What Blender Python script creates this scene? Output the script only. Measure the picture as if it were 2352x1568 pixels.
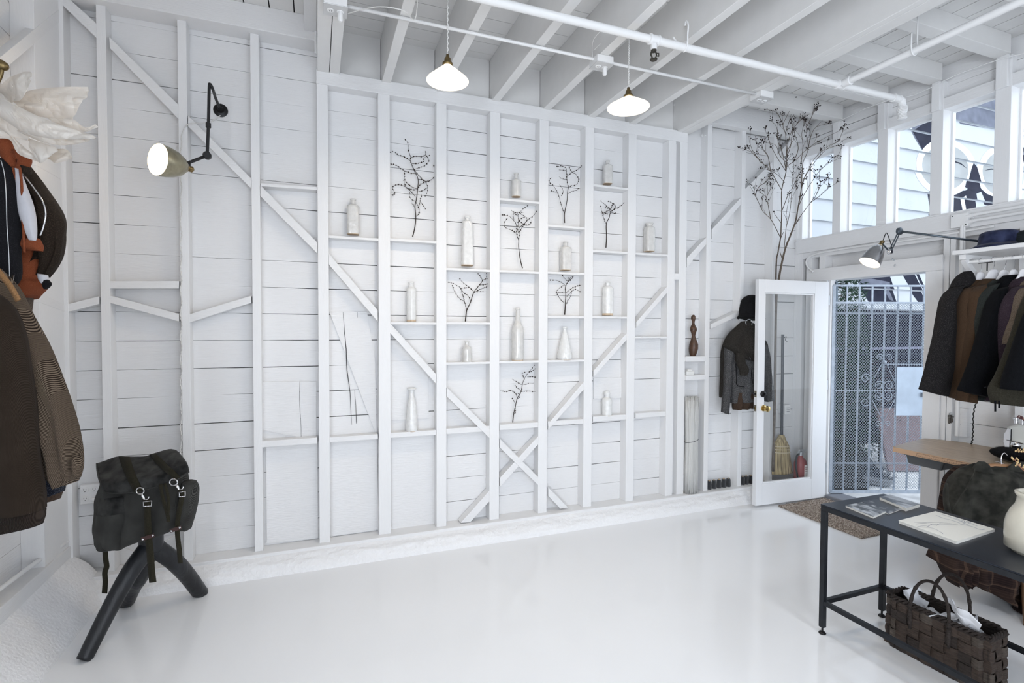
import bpy, bmesh, math, random
from mathutils import Vector as V, Matrix, noise

for o in list(bpy.data.objects): bpy.data.objects.remove(o, do_unlink=True)
SC = bpy.context.scene
COL = SC.collection

# ------------------------------------------------------------------ camera
FPX = 1183.0
EYE = V((0, 0, 1.58))
_y, _p, _r = math.radians(20.8), math.radians(-1.486), math.radians(0.203)
FW = V((math.sin(_y)*math.cos(_p), math.cos(_y)*math.cos(_p), math.sin(_p)))
_rt = V((math.cos(_y), -math.sin(_y), 0)); _up = _rt.cross(FW)
RT = _rt*math.cos(_r) + _up*math.sin(_r)
UP = -_rt*math.sin(_r) + _up*math.cos(_r)
cam = bpy.data.cameras.new('camera'); cam.sensor_width = 36; cam.lens = 36*FPX/2352
cam.clip_start = 0.05
co = bpy.data.objects.new('camera', cam); COL.objects.link(co)
co.matrix_world = Matrix(((RT.x, UP.x, -FW.x, EYE.x), (RT.y, UP.y, -FW.y, EYE.y), (RT.z, UP.z, -FW.z, EYE.z), (0, 0, 0, 1)))
SC.camera = co

# ------------------------------------------------------------------ world, sun, exposure
W = bpy.data.worlds.new('sky'); SC.world = W; W.use_nodes = True
bg = W.node_tree.nodes['Background']
bg.inputs[0].default_value = (0.80, 0.89, 1.0, 1); bg.inputs[1].default_value = 2.35
SC.view_settings.view_transform = 'Standard'; SC.view_settings.look = 'None'
SC.view_settings.gamma = 1; SC.view_settings.use_curve_mapping = False
SC.view_settings.exposure = 0.27

def area(name, loc, target, sx, sy, power, color=(1, 1, 1)):
    l = bpy.data.lights.new(name, 'AREA'); l.shape = 'RECTANGLE'; l.size = sx; l.size_y = sy
    l.energy = power; l.color = color
    o = bpy.data.objects.new(name, l); COL.objects.link(o); o.location = loc
    o.rotation_euler = (V(target)-V(loc)).to_track_quat('-Z', 'Y').to_euler()
    return o
# unseen fill lights added behind the camera to brighten the back and front walls
area('fill_rear', (1.8, -3.4, 1.1), (-1.4, 3.8, 1.2), 1.7, 1.9, 30, (0.86, 0.92, 1.0))
area('fill_side', (-1.95, -2.5, 1.3), (4.4, 1.7, 1.1), 1.8, 1.6, 200, (0.86, 0.92, 1.0))

# ------------------------------------------------------------------ rays through the calibrated camera
def ray(x, y): return FW*FPX + RT*(x-1176) + UP*(784-y)
def onX(x, y, X):
    d = ray(x, y); return EYE + d*((X-EYE.x)/d.x)
def onY(x, y, Y):
    d = ray(x, y); return EYE + d*((Y-EYE.y)/d.y)
def onZ(x, y, Z):
    d = ray(x, y); return EYE + d*((Z-EYE.z)/d.z)
def atD(x, y, D): return EYE + ray(x, y)*(D/FPX)

# ------------------------------------------------------------------ mesh builder
class MB:
    def __init__(s): s.v = []; s.f = []; s.mi = []; s.m = 0
    def add(s, vs, fs):
        b = len(s.v); s.v += [V(p) for p in vs]; s.f += [tuple(i+b for i in f) for f in fs]; s.mi += [s.m]*len(fs); return s
    def box(s, x0, x1, y0, y1, z0, z1):
        return s.add([(x0,y0,z0),(x1,y0,z0),(x1,y1,z0),(x0,y1,z0),(x0,y0,z1),(x1,y0,z1),(x1,y1,z1),(x0,y1,z1)],
                     [(0,3,2,1),(4,5,6,7),(0,1,5,4),(1,2,6,5),(2,3,7,6),(3,0,4,7)])
    def obox(s, c, ax, ay, az, hx, hy, hz):
        c = V(c); ax = V(ax)*hx; ay = V(ay)*hy; az = V(az)*hz
        vs = [c-ax-ay-az, c+ax-ay-az, c+ax+ay-az, c-ax+ay-az, c-ax-ay+az, c+ax-ay+az, c+ax+ay+az, c-ax+ay+az]
        return s.add(vs, [(0,3,2,1),(4,5,6,7),(0,1,5,4),(1,2,6,5),(2,3,7,6),(3,0,4,7)])
    def prism(s, poly, vec):
        n = len(poly); vec = V(vec); p = [V(q) for q in poly]
        return s.add(p+[q+vec for q in p], [tuple(range(n)), tuple(range(2*n-1, n-1, -1))]+[(i, i+n, (i+1) % n+n, (i+1) % n) for i in range(n)])
    def beam(s, a, b, w, h, up=(0,0,1)):
        a = V(a); b = V(b); d = (b-a).normalized(); sd = d.cross(V(up)).normalized(); u = sd.cross(d)
        return s.obox((a+b)/2, d, sd, u, (b-a).length/2, w/2, h/2)
    def rings(s, R, caps=True, closed=True):
        n = len(R[0]); b = len(s.v)
        for r in R: s.v += [V(p) for p in r]
        for i in range(len(R)-1):
            for j in range(n if closed else n-1):
                k = (j+1) % n
                s.f.append((b+i*n+j, b+i*n+k, b+(i+1)*n+k, b+(i+1)*n+j)); s.mi.append(s.m)
        if caps and closed:
            s.f.append(tuple(b+j for j in reversed(range(n)))); s.mi.append(s.m)
            s.f.append(tuple(b+(len(R)-1)*n+j for j in range(n))); s.mi.append(s.m)
        return s
    def tube(s, pts, r, n=8, caps=True):
        pts = [V(p) for p in pts]; R = []
        u = None
        for i, p in enumerate(pts):
            d = (pts[min(i+1, len(pts)-1)]-pts[max(i-1, 0)])
            d = d.normalized() if d.length > 1e-9 else V((0,0,1))
            if u is None:
                u = d.cross(V((0.12,0.31,0.94)))
                if u.length < .1: u = d.cross(V((1,0,0)))
            u = (u-d*u.dot(d)); u = u.normalized(); w = d.cross(u)
            rr = r[i] if isinstance(r, (list, tuple)) else r
            R.append([p+(u*math.cos(2*math.pi*k/n)+w*math.sin(2*math.pi*k/n))*rr for k in range(n)])
        return s.rings(R, caps)
    def lathe(s, c, prof, n=24, axis=(0,0,1), caps=True, fn=None):
        c = V(c); a = V(axis).normalized(); u = a.orthogonal().normalized() if abs(a.z) < .99 else V((1,0,0)); w = a.cross(u)
        R = []
        for r, z in prof:
            R.append([c+a*z+(u*math.cos(2*math.pi*k/n)+w*math.sin(2*math.pi*k/n))*(max(r, 1e-4)*(fn(k/n, z) if fn else 1)) for k in range(n)])
        return s.rings(R, caps)
    def ball(s, c, r, n=8, m=5, sc=(1,1,1)):
        c = V(c); R = []
        for i in range(m+1):
            t = math.pi*i/m; rr = max(math.sin(t), .02)*r
            R.append([c+V((math.cos(2*math.pi*k/n)*rr*sc[0], math.sin(2*math.pi*k/n)*rr*sc[1], -math.cos(t)*r*sc[2])) for k in range(n)])
        return s.rings(R, True)
    def grid(s, fn, nu, nv, closed=False):
        b = len(s.v)
        for i in range(nu+1):
            for j in range(nv+1): s.v.append(V(fn(i/nu, j/nv)))
        for i in range(nu):
            for j in range(nv):
                s.f.append((b+i*(nv+1)+j, b+(i+1)*(nv+1)+j, b+(i+1)*(nv+1)+j+1, b+i*(nv+1)+j+1)); s.mi.append(s.m)
        return s
    def slab(s, fn, nu, nv, off):
        """sheet with thickness; off(u,v,p) gives the offset vector of the back"""
        b = len(s.v); n1 = (nu+1)*(nv+1)
        P = [[V(fn(i/nu, j/nv)) for j in range(nv+1)] for i in range(nu+1)]
        for i in range(nu+1):
            for j in range(nv+1): s.v.append(P[i][j])
        for i in range(nu+1):
            for j in range(nv+1): s.v.append(P[i][j]+V(off(i/nu, j/nv)))
        I = lambda i, j, k=0: b+k*n1+i*(nv+1)+j
        fs = []
        for i in range(nu):
            for j in range(nv):
                fs.append((I(i,j), I(i+1,j), I(i+1,j+1), I(i,j+1)))
                fs.append((I(i,j,1), I(i,j+1,1), I(i+1,j+1,1), I(i+1,j,1)))
        for i in range(nu):
            fs.append((I(i,0), I(i,0,1), I(i+1,0,1), I(i+1,0))); fs.append((I(i,nv), I(i+1,nv), I(i+1,nv,1), I(i,nv,1)))
        for j in range(nv):
            fs.append((I(0,j), I(0,j+1), I(0,j+1,1), I(0,j,1))); fs.append((I(nu,j), I(nu,j,1), I(nu,j+1,1), I(nu,j+1)))
        s.f += fs; s.mi += [s.m]*len(fs); return s
    def build(s, name, mat, parent=None, smooth=False, bevel=0, origin=None, subd=0):
        mats = mat if isinstance(mat, (list, tuple)) else [mat]
        if parent is not None: o0 = wloc(parent)
        elif origin is not None: o0 = V(origin)
        else:
            xs = [p.x for p in s.v]; ys = [p.y for p in s.v]; zs = [p.z for p in s.v]
            o0 = V(((min(xs)+max(xs))/2, (min(ys)+max(ys))/2, min(zs)))
        me = bpy.data.meshes.new(name)
        me.from_pydata([p-o0 for p in s.v], [], s.f); me.update()
        bm = bmesh.new(); bm.from_mesh(me); bmesh.ops.recalc_face_normals(bm, faces=bm.faces); bm.to_mesh(me); bm.free()
        for m in mats: me.materials.append(m)
        if len(mats) > 1: me.polygons.foreach_set('material_index', s.mi)
        if smooth: me.polygons.foreach_set('use_smooth', [True]*len(me.polygons)); 
        o = bpy.data.objects.new(name, me); COL.objects.link(o)
        if parent is not None: o.parent = parent
        else: o.location = o0
        if bevel:
            md = o.modifiers.new('bevel', 'BEVEL'); md.width = bevel; md.segments = 2; md.limit_method = 'ANGLE'; md.angle_limit = math.radians(40)
        if subd:
            md = o.modifiers.new('subd', 'SUBSURF'); md.levels = subd; md.render_levels = subd
        if smooth == 2:
            try: me.set_sharp_from_angle(angle=math.radians(40))
            except Exception: pass
        return o

def wloc(o):
    l = V(o.location)
    while o.parent: o = o.parent; l += o.location
    return l
def tag(o, label=None, cat=None, group=None, kind=None):
    if label: o['label'] = label
    if cat: o['category'] = cat
    if group: o['group'] = group
    if kind: o['kind'] = kind
    return o
def thing(name, label, cat, loc, group=None):
    o = bpy.data.objects.new(name, None); COL.objects.link(o); o.location = V(loc); o.empty_display_size = .05
    return tag(o, label, cat, group)
def root(name, loc):
    o = bpy.data.objects.new(name, None); COL.objects.link(o); o.location = V(loc); o['kind'] = 'structure'; return o
def rnd(a, b): return random.uniform(a, b)
def lerp(a, b, t): return a+(b-a)*t
def spline(pts, n):
    """Catmull-Rom through points (any dimension) giving n+1 samples"""
    P = [V(p) for p in pts]; out = []
    m = len(P)-1
    for i in range(n+1):
        t = i/n*m; k = min(int(t), m-1); u = t-k
        p0, p1, p2, p3 = P[max(k-1,0)], P[k], P[k+1], P[min(k+2,m)]
        out.append(0.5*((2*p1)+(p2-p0)*u+(2*p0-5*p1+4*p2-p3)*u*u+(3*p1-p0-3*p2+p3)*u**3))
    return out

# ------------------------------------------------------------------ materials
def nt(name):
    m = bpy.data.materials.new(name); m.use_nodes = True
    return m, m.node_tree.nodes, m.node_tree.links, m.node_tree.nodes['Principled BSDF']
def mat(name, col, rough=.5, metal=0, spec=None, bump=0, scale=40, var=0, coat=0, trans=0, ior=1.45, stretch=(1,1,1), emit=None, estr=0, sheen=0, sss=0, detail=6, alpha=1):
    m, N, L, B = nt(name)
    B.inputs['Base Color'].default_value = (*col, 1); B.inputs['Roughness'].default_value = rough; B.inputs['Metallic'].default_value = metal
    B.inputs['IOR'].default_value = ior; B.inputs['Transmission Weight'].default_value = trans; B.inputs['Coat Weight'].default_value = coat
    if spec is not None: B.inputs['Specular IOR Level'].default_value = spec
    if sheen: B.inputs['Sheen Weight'].default_value = sheen; B.inputs['Sheen Roughness'].default_value = .6
    if sss: B.inputs['Subsurface Weight'].default_value = sss; B.inputs['Subsurface Scale'].default_value = .02
    if alpha < 1: B.inputs['Alpha'].default_value = alpha
    if emit: B.inputs['Emission Color'].default_value = (*emit, 1); B.inputs['Emission Strength'].default_value = estr
    if bump or var:
        tc = N.new('ShaderNodeTexCoord'); mp = N.new('ShaderNodeMapping'); mp.inputs['Scale'].default_value = stretch
        nz = N.new('ShaderNodeTexNoise'); nz.inputs['Scale'].default_value = scale; nz.inputs['Detail'].default_value = detail
        L.new(tc.outputs['Object'], mp.inputs[0]); L.new(mp.outputs[0], nz.inputs['Vector'])
        if bump:
            b = N.new('ShaderNodeBump'); b.inputs['Strength'].default_value = min(1, bump); b.inputs['Distance'].default_value = .01*max(1, bump)
            L.new(nz.outputs[0], b.inputs['Height']); L.new(b.outputs[0], B.inputs['Normal'])
        if var:
            r = N.new('ShaderNodeMapRange'); r.inputs['From Min'].default_value = .3; r.inputs['From Max'].default_value = .7
            r.inputs['To Min'].default_value = 1-var; r.inputs['To Max'].default_value = 1+var
            x = N.new('ShaderNodeMix'); x.data_type = 'RGBA'; x.blend_type = 'MULTIPLY'; x.inputs[0].default_value = 1
            x.inputs[6].default_value = (*col, 1)
            L.new(nz.outputs[0], r.inputs[0]); L.new(r.outputs[0], x.inputs[7]); L.new(x.outputs[2], B.inputs['Base Color'])
    return m
WHITE = mat('white_painted_wood', (.80,.80,.805), .42, bump=.35, scale=14, stretch=(1,1,12), var=.012)
WHITEH = mat('white_painted_boards', (.80,.80,.805), .42, bump=.25, scale=14, stretch=(1.0,1,14), var=.012)
WHITEV = mat('white_painted_studs', (.82,.82,.825), .4, bump=.12, scale=14, stretch=(12,12,1), var=.01)
CEIL = mat('white_painted_ceiling', (.77,.765,.755), .5, bump=.15, scale=12, stretch=(1,1,1), var=.015)
DARKGAP = mat('dark_gap_backing', (.05,.05,.055), .9)
FLOORM = mat('white_epoxy_floor', (.86,.87,.885), .12, spec=.5, var=.015, scale=1.3, coat=.1)
CURB = mat('white_rough_concrete', (.86,.86,.87), .6, bump=.6, scale=60, var=.02)
PIPE = mat('white_painted_pipe', (.83,.83,.83), .35)
CHROME = mat('chrome', (.7,.7,.72), .15, metal=1)
GALV = mat('galvanised_steel', (.52,.55,.58), .4, metal=.6, var=.1, scale=30)
BLACKM = mat('black_metal', (.02,.02,.022), .35, metal=.6)
BRASS = mat('aged_brass', (.22,.16,.075), .35, metal=1, var=.2, scale=60)
GLASS, N_, L_, B_ = nt('window_glass')
B_.inputs['Base Color'].default_value = (1,1,1,1); B_.inputs['Roughness'].default_value = 0; B_.inputs['Transmission Weight'].default_value = 1; B_.inputs['IOR'].default_value = 1.45
def make_glass():
    # thin architectural glass: clear with a fresnel reflection
    N_.remove(B_)
    out = N_['Material Output']; t = N_.new('ShaderNodeBsdfTransparent'); t.inputs[0].default_value = (.985,.99,.99,1)
    g = N_.new('ShaderNodeBsdfGlossy'); g.inputs['Roughness'].default_value = 0.0
    f = N_.new('ShaderNodeFresnel'); f.inputs[0].default_value = 1.5; mx = N_.new('ShaderNodeMixShader')
    ge = N_.new('ShaderNodeNewGeometry'); mm = N_.new('ShaderNodeMath'); mm.operation = 'SUBTRACT'; mm.inputs[0].default_value = 1; mu = N_.new('ShaderNodeMath'); mu.operation = 'MULTIPLY'
    L_.new(ge.outputs['Backfacing'], mm.inputs[1]); L_.new(f.outputs[0], mu.inputs[0]); L_.new(mm.outputs[0], mu.inputs[1]); L_.new(mu.outputs[0], mx.inputs[0]); L_.new(t.outputs[0], mx.inputs[1]); L_.new(g.outputs[0], mx.inputs[2]); L_.new(mx.outputs[0], out.inputs[0])
make_glass()
# ================================================================== THE ROOM
YS, YP, XF, XL = 3.70, 3.79, 4.43, -1.36     # stud fronts, board fronts, front wall, left wall
ZDECK, ZJ = 3.60, 3.28
random.seed(5)
SEAMS = [3.59,3.415,3.24,3.07,2.905,2.73,2.553,2.379,2.203,2.026,1.848,1.672,1.495,1.317,1.142,.962,.787,.611,.44,.262,.09]
# floor
MB().box(-4.5, XF+.10, -3.6, 3.95, -.12, 0).build('floor', FLOORM)['kind'] = 'structure'

def plank_run(mb, along, a0, a1, zs, front, thick, wav=.0022, seed=0, axis='x', step=.05):
    """horizontal boards with slightly irregular gaps; axis x: run in X at y=front, axis y: run in Y at x=front"""
    n = max(2, int((a1-a0)/step))
    for k in range(len(zs)-1):
        zt, zb = zs[k], zs[k+1]
        for i in range(n):
            u0 = lerp(a0, a1, i/n); u1 = lerp(a0, a1, (i+1)/n)
            def gap(u):
                g = noise.noise(V((u*1.1+seed*7.3, k*5.17, 0)))+.35*noise.noise(V((u*9.0, k*3.1+seed, 4)))
                return max(0.0, min(.0058, wav*1.35+g*.0075))
            g0, g1 = gap(u0), gap(u1)
            if axis == 'x':
                P = [(u0,front,zb),(u1,front,zb),(u1,front,zt-g1),(u0,front,zt-g0)]; vec = (0,thick,0)
            else:
                P = [(front,u0,zb),(front,u1,zb),(front,u1,zt-g1),(front,u0,zt-g0)]; vec = (thick,0,0)
            p = [V(q) for q in P]; q = [V(x)+V(vec) for x in P]
            mb.add(p+q, [(0,1,2,3),(3,2,6,7),(0,4,5,1)])
wb = root('wall_back', (0, YP, 0))
m = MB(); plank_run(m, 'x', -1.40, 4.60, SEAMS, YP, .02, seed=1); m.build('boards', WHITEH, wb)
MB().box(-1.5, 4.6, YP+.02, YP+.06, -.1, 3.75).build('backing', DARKGAP, wb)

def stud(par, x0, x1, z0, z1, y0=YS, y1=YP, name='stud', m=None):
    return MB().box(x0, x1, y0, y1, z0, z1).build(name, m or WHITEV, par, bevel=.002)
def sx(x, yref=500, Y=YS): return onY(x, yref, Y).x
ZSILL = .115
ZPB = onY(873, 214.7, YS).z          # underside of the shelf bay's top plate
ZPT = onY(1200, 238.6, YS).z         # its top
STUDX = []
for a, b, top in ((228,250,3.60),(412.5,433,3.45),(578,597.5,3.45)):
    stud(wb, sx(a), sx(b), ZSILL, top)
for a, b in ((729.5,754.5),(869,896),(1002.5,1025.5),(1125.6,1148),(1238.8,1259.3),(1343.6,1363),(1442.5,1461),(1535,1551)):
    stud(wb, sx(a), sx(b), ZSILL, ZPB); STUDX.append((sx(a), sx(b)))
XPL, XPR = sx(729.5), sx(1577.5)
stud(wb, sx(1561), XPR, ZSILL, ZPT, name='post')
MB().box(sx(1551), sx(1561), YS+.055, YP, ZSILL, ZPB).build('recess_board', WHITEV, wb)
MB().box(sx(1551), sx(1561), YS, YS+.055, onY(1556,642,YS).z, onY(1556,628,YS).z).build('blocking', WHITEV, wb)
for a, b in ((1623.4,1633.5),(1702.4,1711.2),(1775.2,1783.6)):
    stud(wb, sx(a), sx(b), ZSILL, 3.42)
MB().box(XPL-.003, XPR, YS-.003, YP, ZPB, ZPT).build('top_plate', WHITEH, wb, bevel=.003)
MB().box(-1.36, 4.43, YS-.05, YP, ZSILL-.045, ZSILL).build('sill_plate', WHITEH, wb, bevel=.004)

# let-in diagonal braces and blocks: front faces lie in the plane of the stud fronts
def board4(par, name, tl, tr, br, bl, depth=.038, Y=YS+.001, m=None):
    return MB().prism([onY(*p, Y) for p in (tl, tr, br, bl)], (0, depth, 0)).build(name, m or WHITEH, par, bevel=.0015)
D = .036
for q in (((140,-20),(227,59),(227,92),(134,2)), ((250.6,84),(411,241.5),(411,274),(252,110)), ((432,265),(576.5,409),(576.5,432),(432,290)),
          ((597.6,424.5),(728,556),(728,581),(597.6,450)), ((755.4,583),(867.5,712),(867.5,738),(755.4,607.5)),
          ((896,742),(1001.5,858.7),(1001.5,881),(896,764.5)), ((1026.4,890),(1124.7,986),(1124.7,1006),(1026.4,910.4)),
          ((1148.5,1007.6),(1238,1097),(1238,1115.5),(1148.5,1028)), ((1259.5,1119),(1305,1165),(1287,1168),(1259.5,1139))):
    board4(wb, 'brace', *q, depth=.04)
for q in (((1058,1200.6),(1124.7,1126),(1124.7,1150.6),(1080,1199)), ((1148.5,1097),(1238,999.5),(1238,1018),(1148.5,1118)),
          ((1259.5,973),(1342.7,874.4),(1342.7,892),(1259.5,987)), ((1363.5,851),(1442,762),(1442,777.5),(1363.5,865.5)),
          ((1462,739),(1534,655.8),(1534,670.4),(1462,752.6)), ((1578,591.6),(1623,544),(1623,560),(1578,613.5)),
          ((1635,527),(1701.8,453.8),(1701.8,469.6),(1635,548.5)), ((1711.8,433.7),(1775,370.5),(1775,388),(1711.8,455)),
          ((1784,357),(1840,296),(1840,318),(1784,377))):
    board4(wb, 'brace', *q, depth=.08, Y=YS+.004)
for q in (((149,700),(227,680),(227,698),(149,718)), ((251,678),(411,721),(411,738),(251,695)), ((433,722),(577,678.6),(577,695),(433,741)),
          ((1633.5,744),(1701.5,712),(1701.5,723),(1633.5,755))):
    board4(wb, 'blocking', *q, depth=.085)
board4(wb, 'blocking', (250.6,645), (411,645), (411,662), (250.6,662), depth=.088)
board4(wb, 'blocking', (598,420), (728,429), (728,436), (598,427), depth=.088)
# the long row of nailers one metre up, one piece per bay
NAIL = []
for (x0, yt0, yb0, x1, yt1, yb1) in ((598.5,1013,1027,729,1006,1020),(757.5,1004.8,1016.6,868.5,997.5,1008.5),(896,994.6,1006,1002,988,999),
      (1026,985,997.5,1125,978,990),(1148.5,975.6,988,1238.5,969.7,981.5),(1259.5,968.7,978.9,1343,961,972.7),(1363.5,957.5,969,1442,951,963),(1461.5,949.8,960.3,1534.5,944.5,955)):
    a = onY(x0, yt0, YS); b = onY(x1, yb1, YS); zt = (a.z+onY(x1, yt1, YS).z)/2; zb = (b.z+onY(x0, yb0, YS).z)/2
    MB().box(a.x, b.x, YS+.008, YP, zb, zt).build('nailer', WHITEH, wb, bevel=.002); NAIL.append(zt)

# large vertical patch boards over the lower bays, with the shrinkage cracks between their staves
def patch(poly, crack=None, w=.003, t=.012):
    """poly: pixel outline on the boards; crack: pixel polyline top to bottom that splits it"""
    Y = YP-t
    P = [onY(*p, Y) for p in poly]
    if not crack:
        return MB().prism(P, (0, t, 0)).build('patch_board', WHITE, wb)
    c = [onY(*p, Y) for p in crack]
    mb = MB()
    L = [P[0]]+[p+V((-w/2,0,0)) for p in c]+[P[3]]; R = [P[1]]+[P[2]]+[p+V((w/2,0,0)) for p in reversed(c)]
    mb.prism(L, (0, t, 0)); mb.prism(R, (0, t, 0))
    return mb.build('patch_board', WHITE, wb)
patch([(600,876),(727,876),(727,1004),(600,986)], [(689,876),(687.5,915),(691.5,980),(692,1005)])
patch([(611,1019),(729,1012),(731,1236),(613,1247)])
patch([(757,717),(843,716),(862,830),(866,1003)], None)
patch([(757,1015),(866,1008),(869,1216),(759,1232)])
patch([(896,829),(983,828),(985,960),(896,965)])
patch([(895,1005),(997,998),(999,1204),(896,1217)])
patch([(1364,867),(1430,867),(1429,913),(1364,916)])
cr = MB()
def crack(pts, w0):
    Y = YP-.0125
    for (x0, y0, w), (x1, y1, w1) in zip(pts, pts[1:]):
        cr.add([onY(x0-w*w0, y0, Y), onY(x0+w*w0, y0, Y), onY(x1+w1*w0, y1, Y), onY(x1-w1*w0, y1, Y)], [(0,1,2,3)])
crack([(788,717,.4),(791,760,.8),(795,800,1.3),(797,850,1.1),(804,900,.9),(806,940,.6),(808,975,.3)], .8)
crack([(814.5,895,.3),(817,930,.7),(819,972,.9)], .7)
crack([(821,717,.5),(821.5,729,.4)], .6)
crack([(793,610,0),(793,611,0)], .5)
cr.build('cracks', DARKGAP, wb)

# rough concrete kerb along the foot of the wall
def kerb(u, v):
    x = lerp(-1.25, 4.43, u)
    y = lerp(3.545, 3.662, v**1.3); z = ZSILL*.86*(v**.55)
    n = noise.noise(V((x*3, v*3, 1)))*.012+noise.noise(V((x*14, v*9, 2)))*.008+noise.noise(V((x*45, v*20, 3)))*.004
    f = math.sin(math.pi*min(1, v*1.05))
    return (x, y-n*1.2*f-.02*noise.noise(V((x*1.1, 7, 0)))*(1-v), z+n*f-.003*(v == 0))
mk = MB(); mk.grid(kerb, 560, 12); mk.grid(lambda u, v: (lerp(-1.25,4.43,u), lerp(3.662,3.70,v), ZSILL*.86+.002-.004*v), 10, 1)
mk.build('kerb', CURB, wb, smooth=True)
def kerbl(u, v):
    y = lerp(3.72, -1.5, u)
    x = lerp(-1.155, -1.40, v**1.15); z = .27*(v**.85)
    n = noise.noise(V((y*2, v*3, 11)))*.02+noise.noise(V((y*11, v*9, 12)))*.004+noise.noise(V((y*40, v*20, 13)))*.0015
    f = math.sin(math.pi*min(1, v*1.02))
    return (x+n*f, y, z+n*f*.6)
wl = root('wall_left', (XL, 0, 0))
MB().grid(kerbl, 420, 16).build('kerb', CURB, wl, smooth=True)

# left wall: framing over boards
LX0 = XL-.10
m = MB(); plank_run(m, 'y', -1.5, YP+.01, SEAMS, LX0, -.02, seed=4, axis='y', step=.08); m.build('boards', WHITEH, wl)
MB().box(LX0-.06, LX0-.02, -1.5, YP+.02, -.1, 3.75).build('backing', DARKGAP, wl)
MB().box(LX0, XL+.02, YS+.0, YP, .10, 3.6).build('corner_post', WHITEV, wl, bevel=.002)
MB().box(LX0, XL, 3.42, YS, .25, 2.42).build('corner_board', WHITEV, wl, bevel=.002)
MB().box(LX0, XL, 3.42, YS, 2.42, 3.6).build('corner_board', WHITEV, wl, bevel=.002)
for y in (2.90, 2.30, 1.7, 1.1, .5):
    MB().box(LX0, XL, y-.07, y, .25, 3.6).build('stud', WHITEV, wl, bevel=.002)
MB().box(LX0, XL+.01, -1.5, YS, .22, .30).build('sill_plate', WHITEH, wl, bevel=.004)
def boardX(par, name, pts, X=XL+.002, depth=-.04):
    MB().prism([onX(*p, X) for p in pts], (depth, 0, 0)).build(name, WHITEH, par, bevel=.0015)
boardX(wl, 'brace', [(0,132),(140,18),(150,40),(0,168)])
boardX(wl, 'brace', [(96,672),(150,700),(150,716),(92,694)])
# unseen wall pieces added behind the camera to shape the room's light

# rear and side walls; the made-up opening is sized to limit the light
wr = root('wall_rear', (0, -3.55, 0))
m = MB(); m.box(-2.2, .9, -3.6, -3.52, -.1, 3.7); m.box(2.7, 4.6, -3.6, -3.52, -.1, 3.7); m.box(.9, 2.7, -3.6, -3.52, 2.1, 3.7); m.build('wall_panel', WHITE, wr)
w2 = root('wall_side', (-4.55, -2.5, 0))
m = MB(); m.box(-2.2, -2.1, -3.6, -1.5, -.1, 3.7); m.box(-2.2, -1.42, -1.55, -1.47, -.1, 3.7); m.build('wall_panel', WHITE, w2)

# ------------------------------------------------------------------ ceiling
ce = root('ceiling', (1.5, 0, ZDECK))
m = MB()
# middle bays: deck boards run in X
ys = [YP+.02-.14*k for k in range(0, 45)]
for k in range(len(ys)-1):
    g = .0045 if k % 2 else .003
    m.box(.03, 3.06, ys[k+1]+g, ys[k], ZDECK, ZDECK+.02)
m.build('deck_boards', CEIL, ce)
m = MB()
for k in range(0, 34):
    x0 = .02-.145*k; m.box(x0-.145+.008, x0, -3.5, YP+.02, ZDECK+.0, ZDECK+.02)
m.build('deck_boards', CEIL, ce)
m = MB()
for k in range(0, 11):
    x0 = 3.07+.14*k; m.box(x0+.007, min(x0+.14, 4.6), -3.5, YP+.02, ZDECK-.02, ZDECK)
m.build('deck_boards', CEIL, ce)
MB().box(-4.7, 4.62, -3.5, YP+.1, ZDECK+.02, ZDECK+.06).build('roof_backing', DARKGAP, ce)
JX = [onY(x, y, YS).x for x, y in ((877,184),(1003,206),(1129.6,224.5),(1246.8,244),(1350.7,263),(1444.7,280))]
for x in JX: MB().box(x, x+.06, -3.5, YP, ZJ, ZDECK).build('joist', CEIL, ce, bevel=.003)
MB().box(.016, .090, -3.5, YP, ZJ, ZDECK).build('joist', CEIL, ce, bevel=.003)
MB().box(.094, .156, -3.5, YP, ZJ+.002, ZDECK).build('joist', CEIL, ce, bevel=.003)
MB().box(2.925, 2.97, -3.5, YP, ZJ, ZDECK).build('header_beam', CEIL, ce, bevel=.003)
MB().box(2.972, 3.065, -3.5, YP, ZJ, ZDECK).build('header_beam', CEIL, ce, bevel=.003)
xs = [.156]+[v for x in JX for v in (x, x+.06)]+[2.925]
m = MB()
for a, b in zip(xs[::2], xs[1::2]): m.box(a+.002, b-.003, YP-.035, YP, ZJ-.03, ZDECK)
m.build('end_blocking', CEIL, ce)
# left: heavy plate along the wall, trim post where the ceilings meet
zb0 = onY(480, 49, YS-.04).z; 
MB().box(-1.45, .006, YS-.06, YP, zb0-.005, ZDECK).build('wall_plate', WHITEH, ce, bevel=.003)
MB().box(onY(722,60,YS-.07).x, .014, YS-.075, YS-.06, onY(726,123,YS-.07).z, ZDECK).build('trim_board', WHITEV, ce, bevel=.002)
MB().box(-.06, .014, -3.5, YS-.0, 3.50, ZDECK).build('rim_board', WHITEV, ce, bevel=.002)
for k in range(1, 7):
    MB().box(-1.5, -.06, 3.1-.81*k, 3.16-.81*k, 3.44, ZDECK).build('joist', CEIL, ce, bevel=.003)
# right: joists run in X over the window posts
JY = [3.345, 2.955, 2.565, 2.155, 1.75, 1.35, .95, .55]
for y in JY: MB().box(3.065, XF-.02, y-.045, y+.045, 3.455, ZDECK-.02).build('joist', CEIL, ce, bevel=.003)
MB().box(3.065, XF+.0, 3.655, YS+.03, 3.39, ZDECK-.02).build('wall_plate', WHITEH, ce, bevel=.003)

# ------------------------------------------------------------------ front wall with the clerestory windows and the door
wf = root('wall_front', (XF, 2, 0))
WY = [(3.402,3.723),(3.004,3.325),(2.599,2.922),(2.201,2.519),(1.79,2.111),(1.385,1.705),(.98,1.30),(.575,.895),(.17,.49)]
ZW0, ZW1 = 2.453, 3.240
XO = XF+.13
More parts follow.
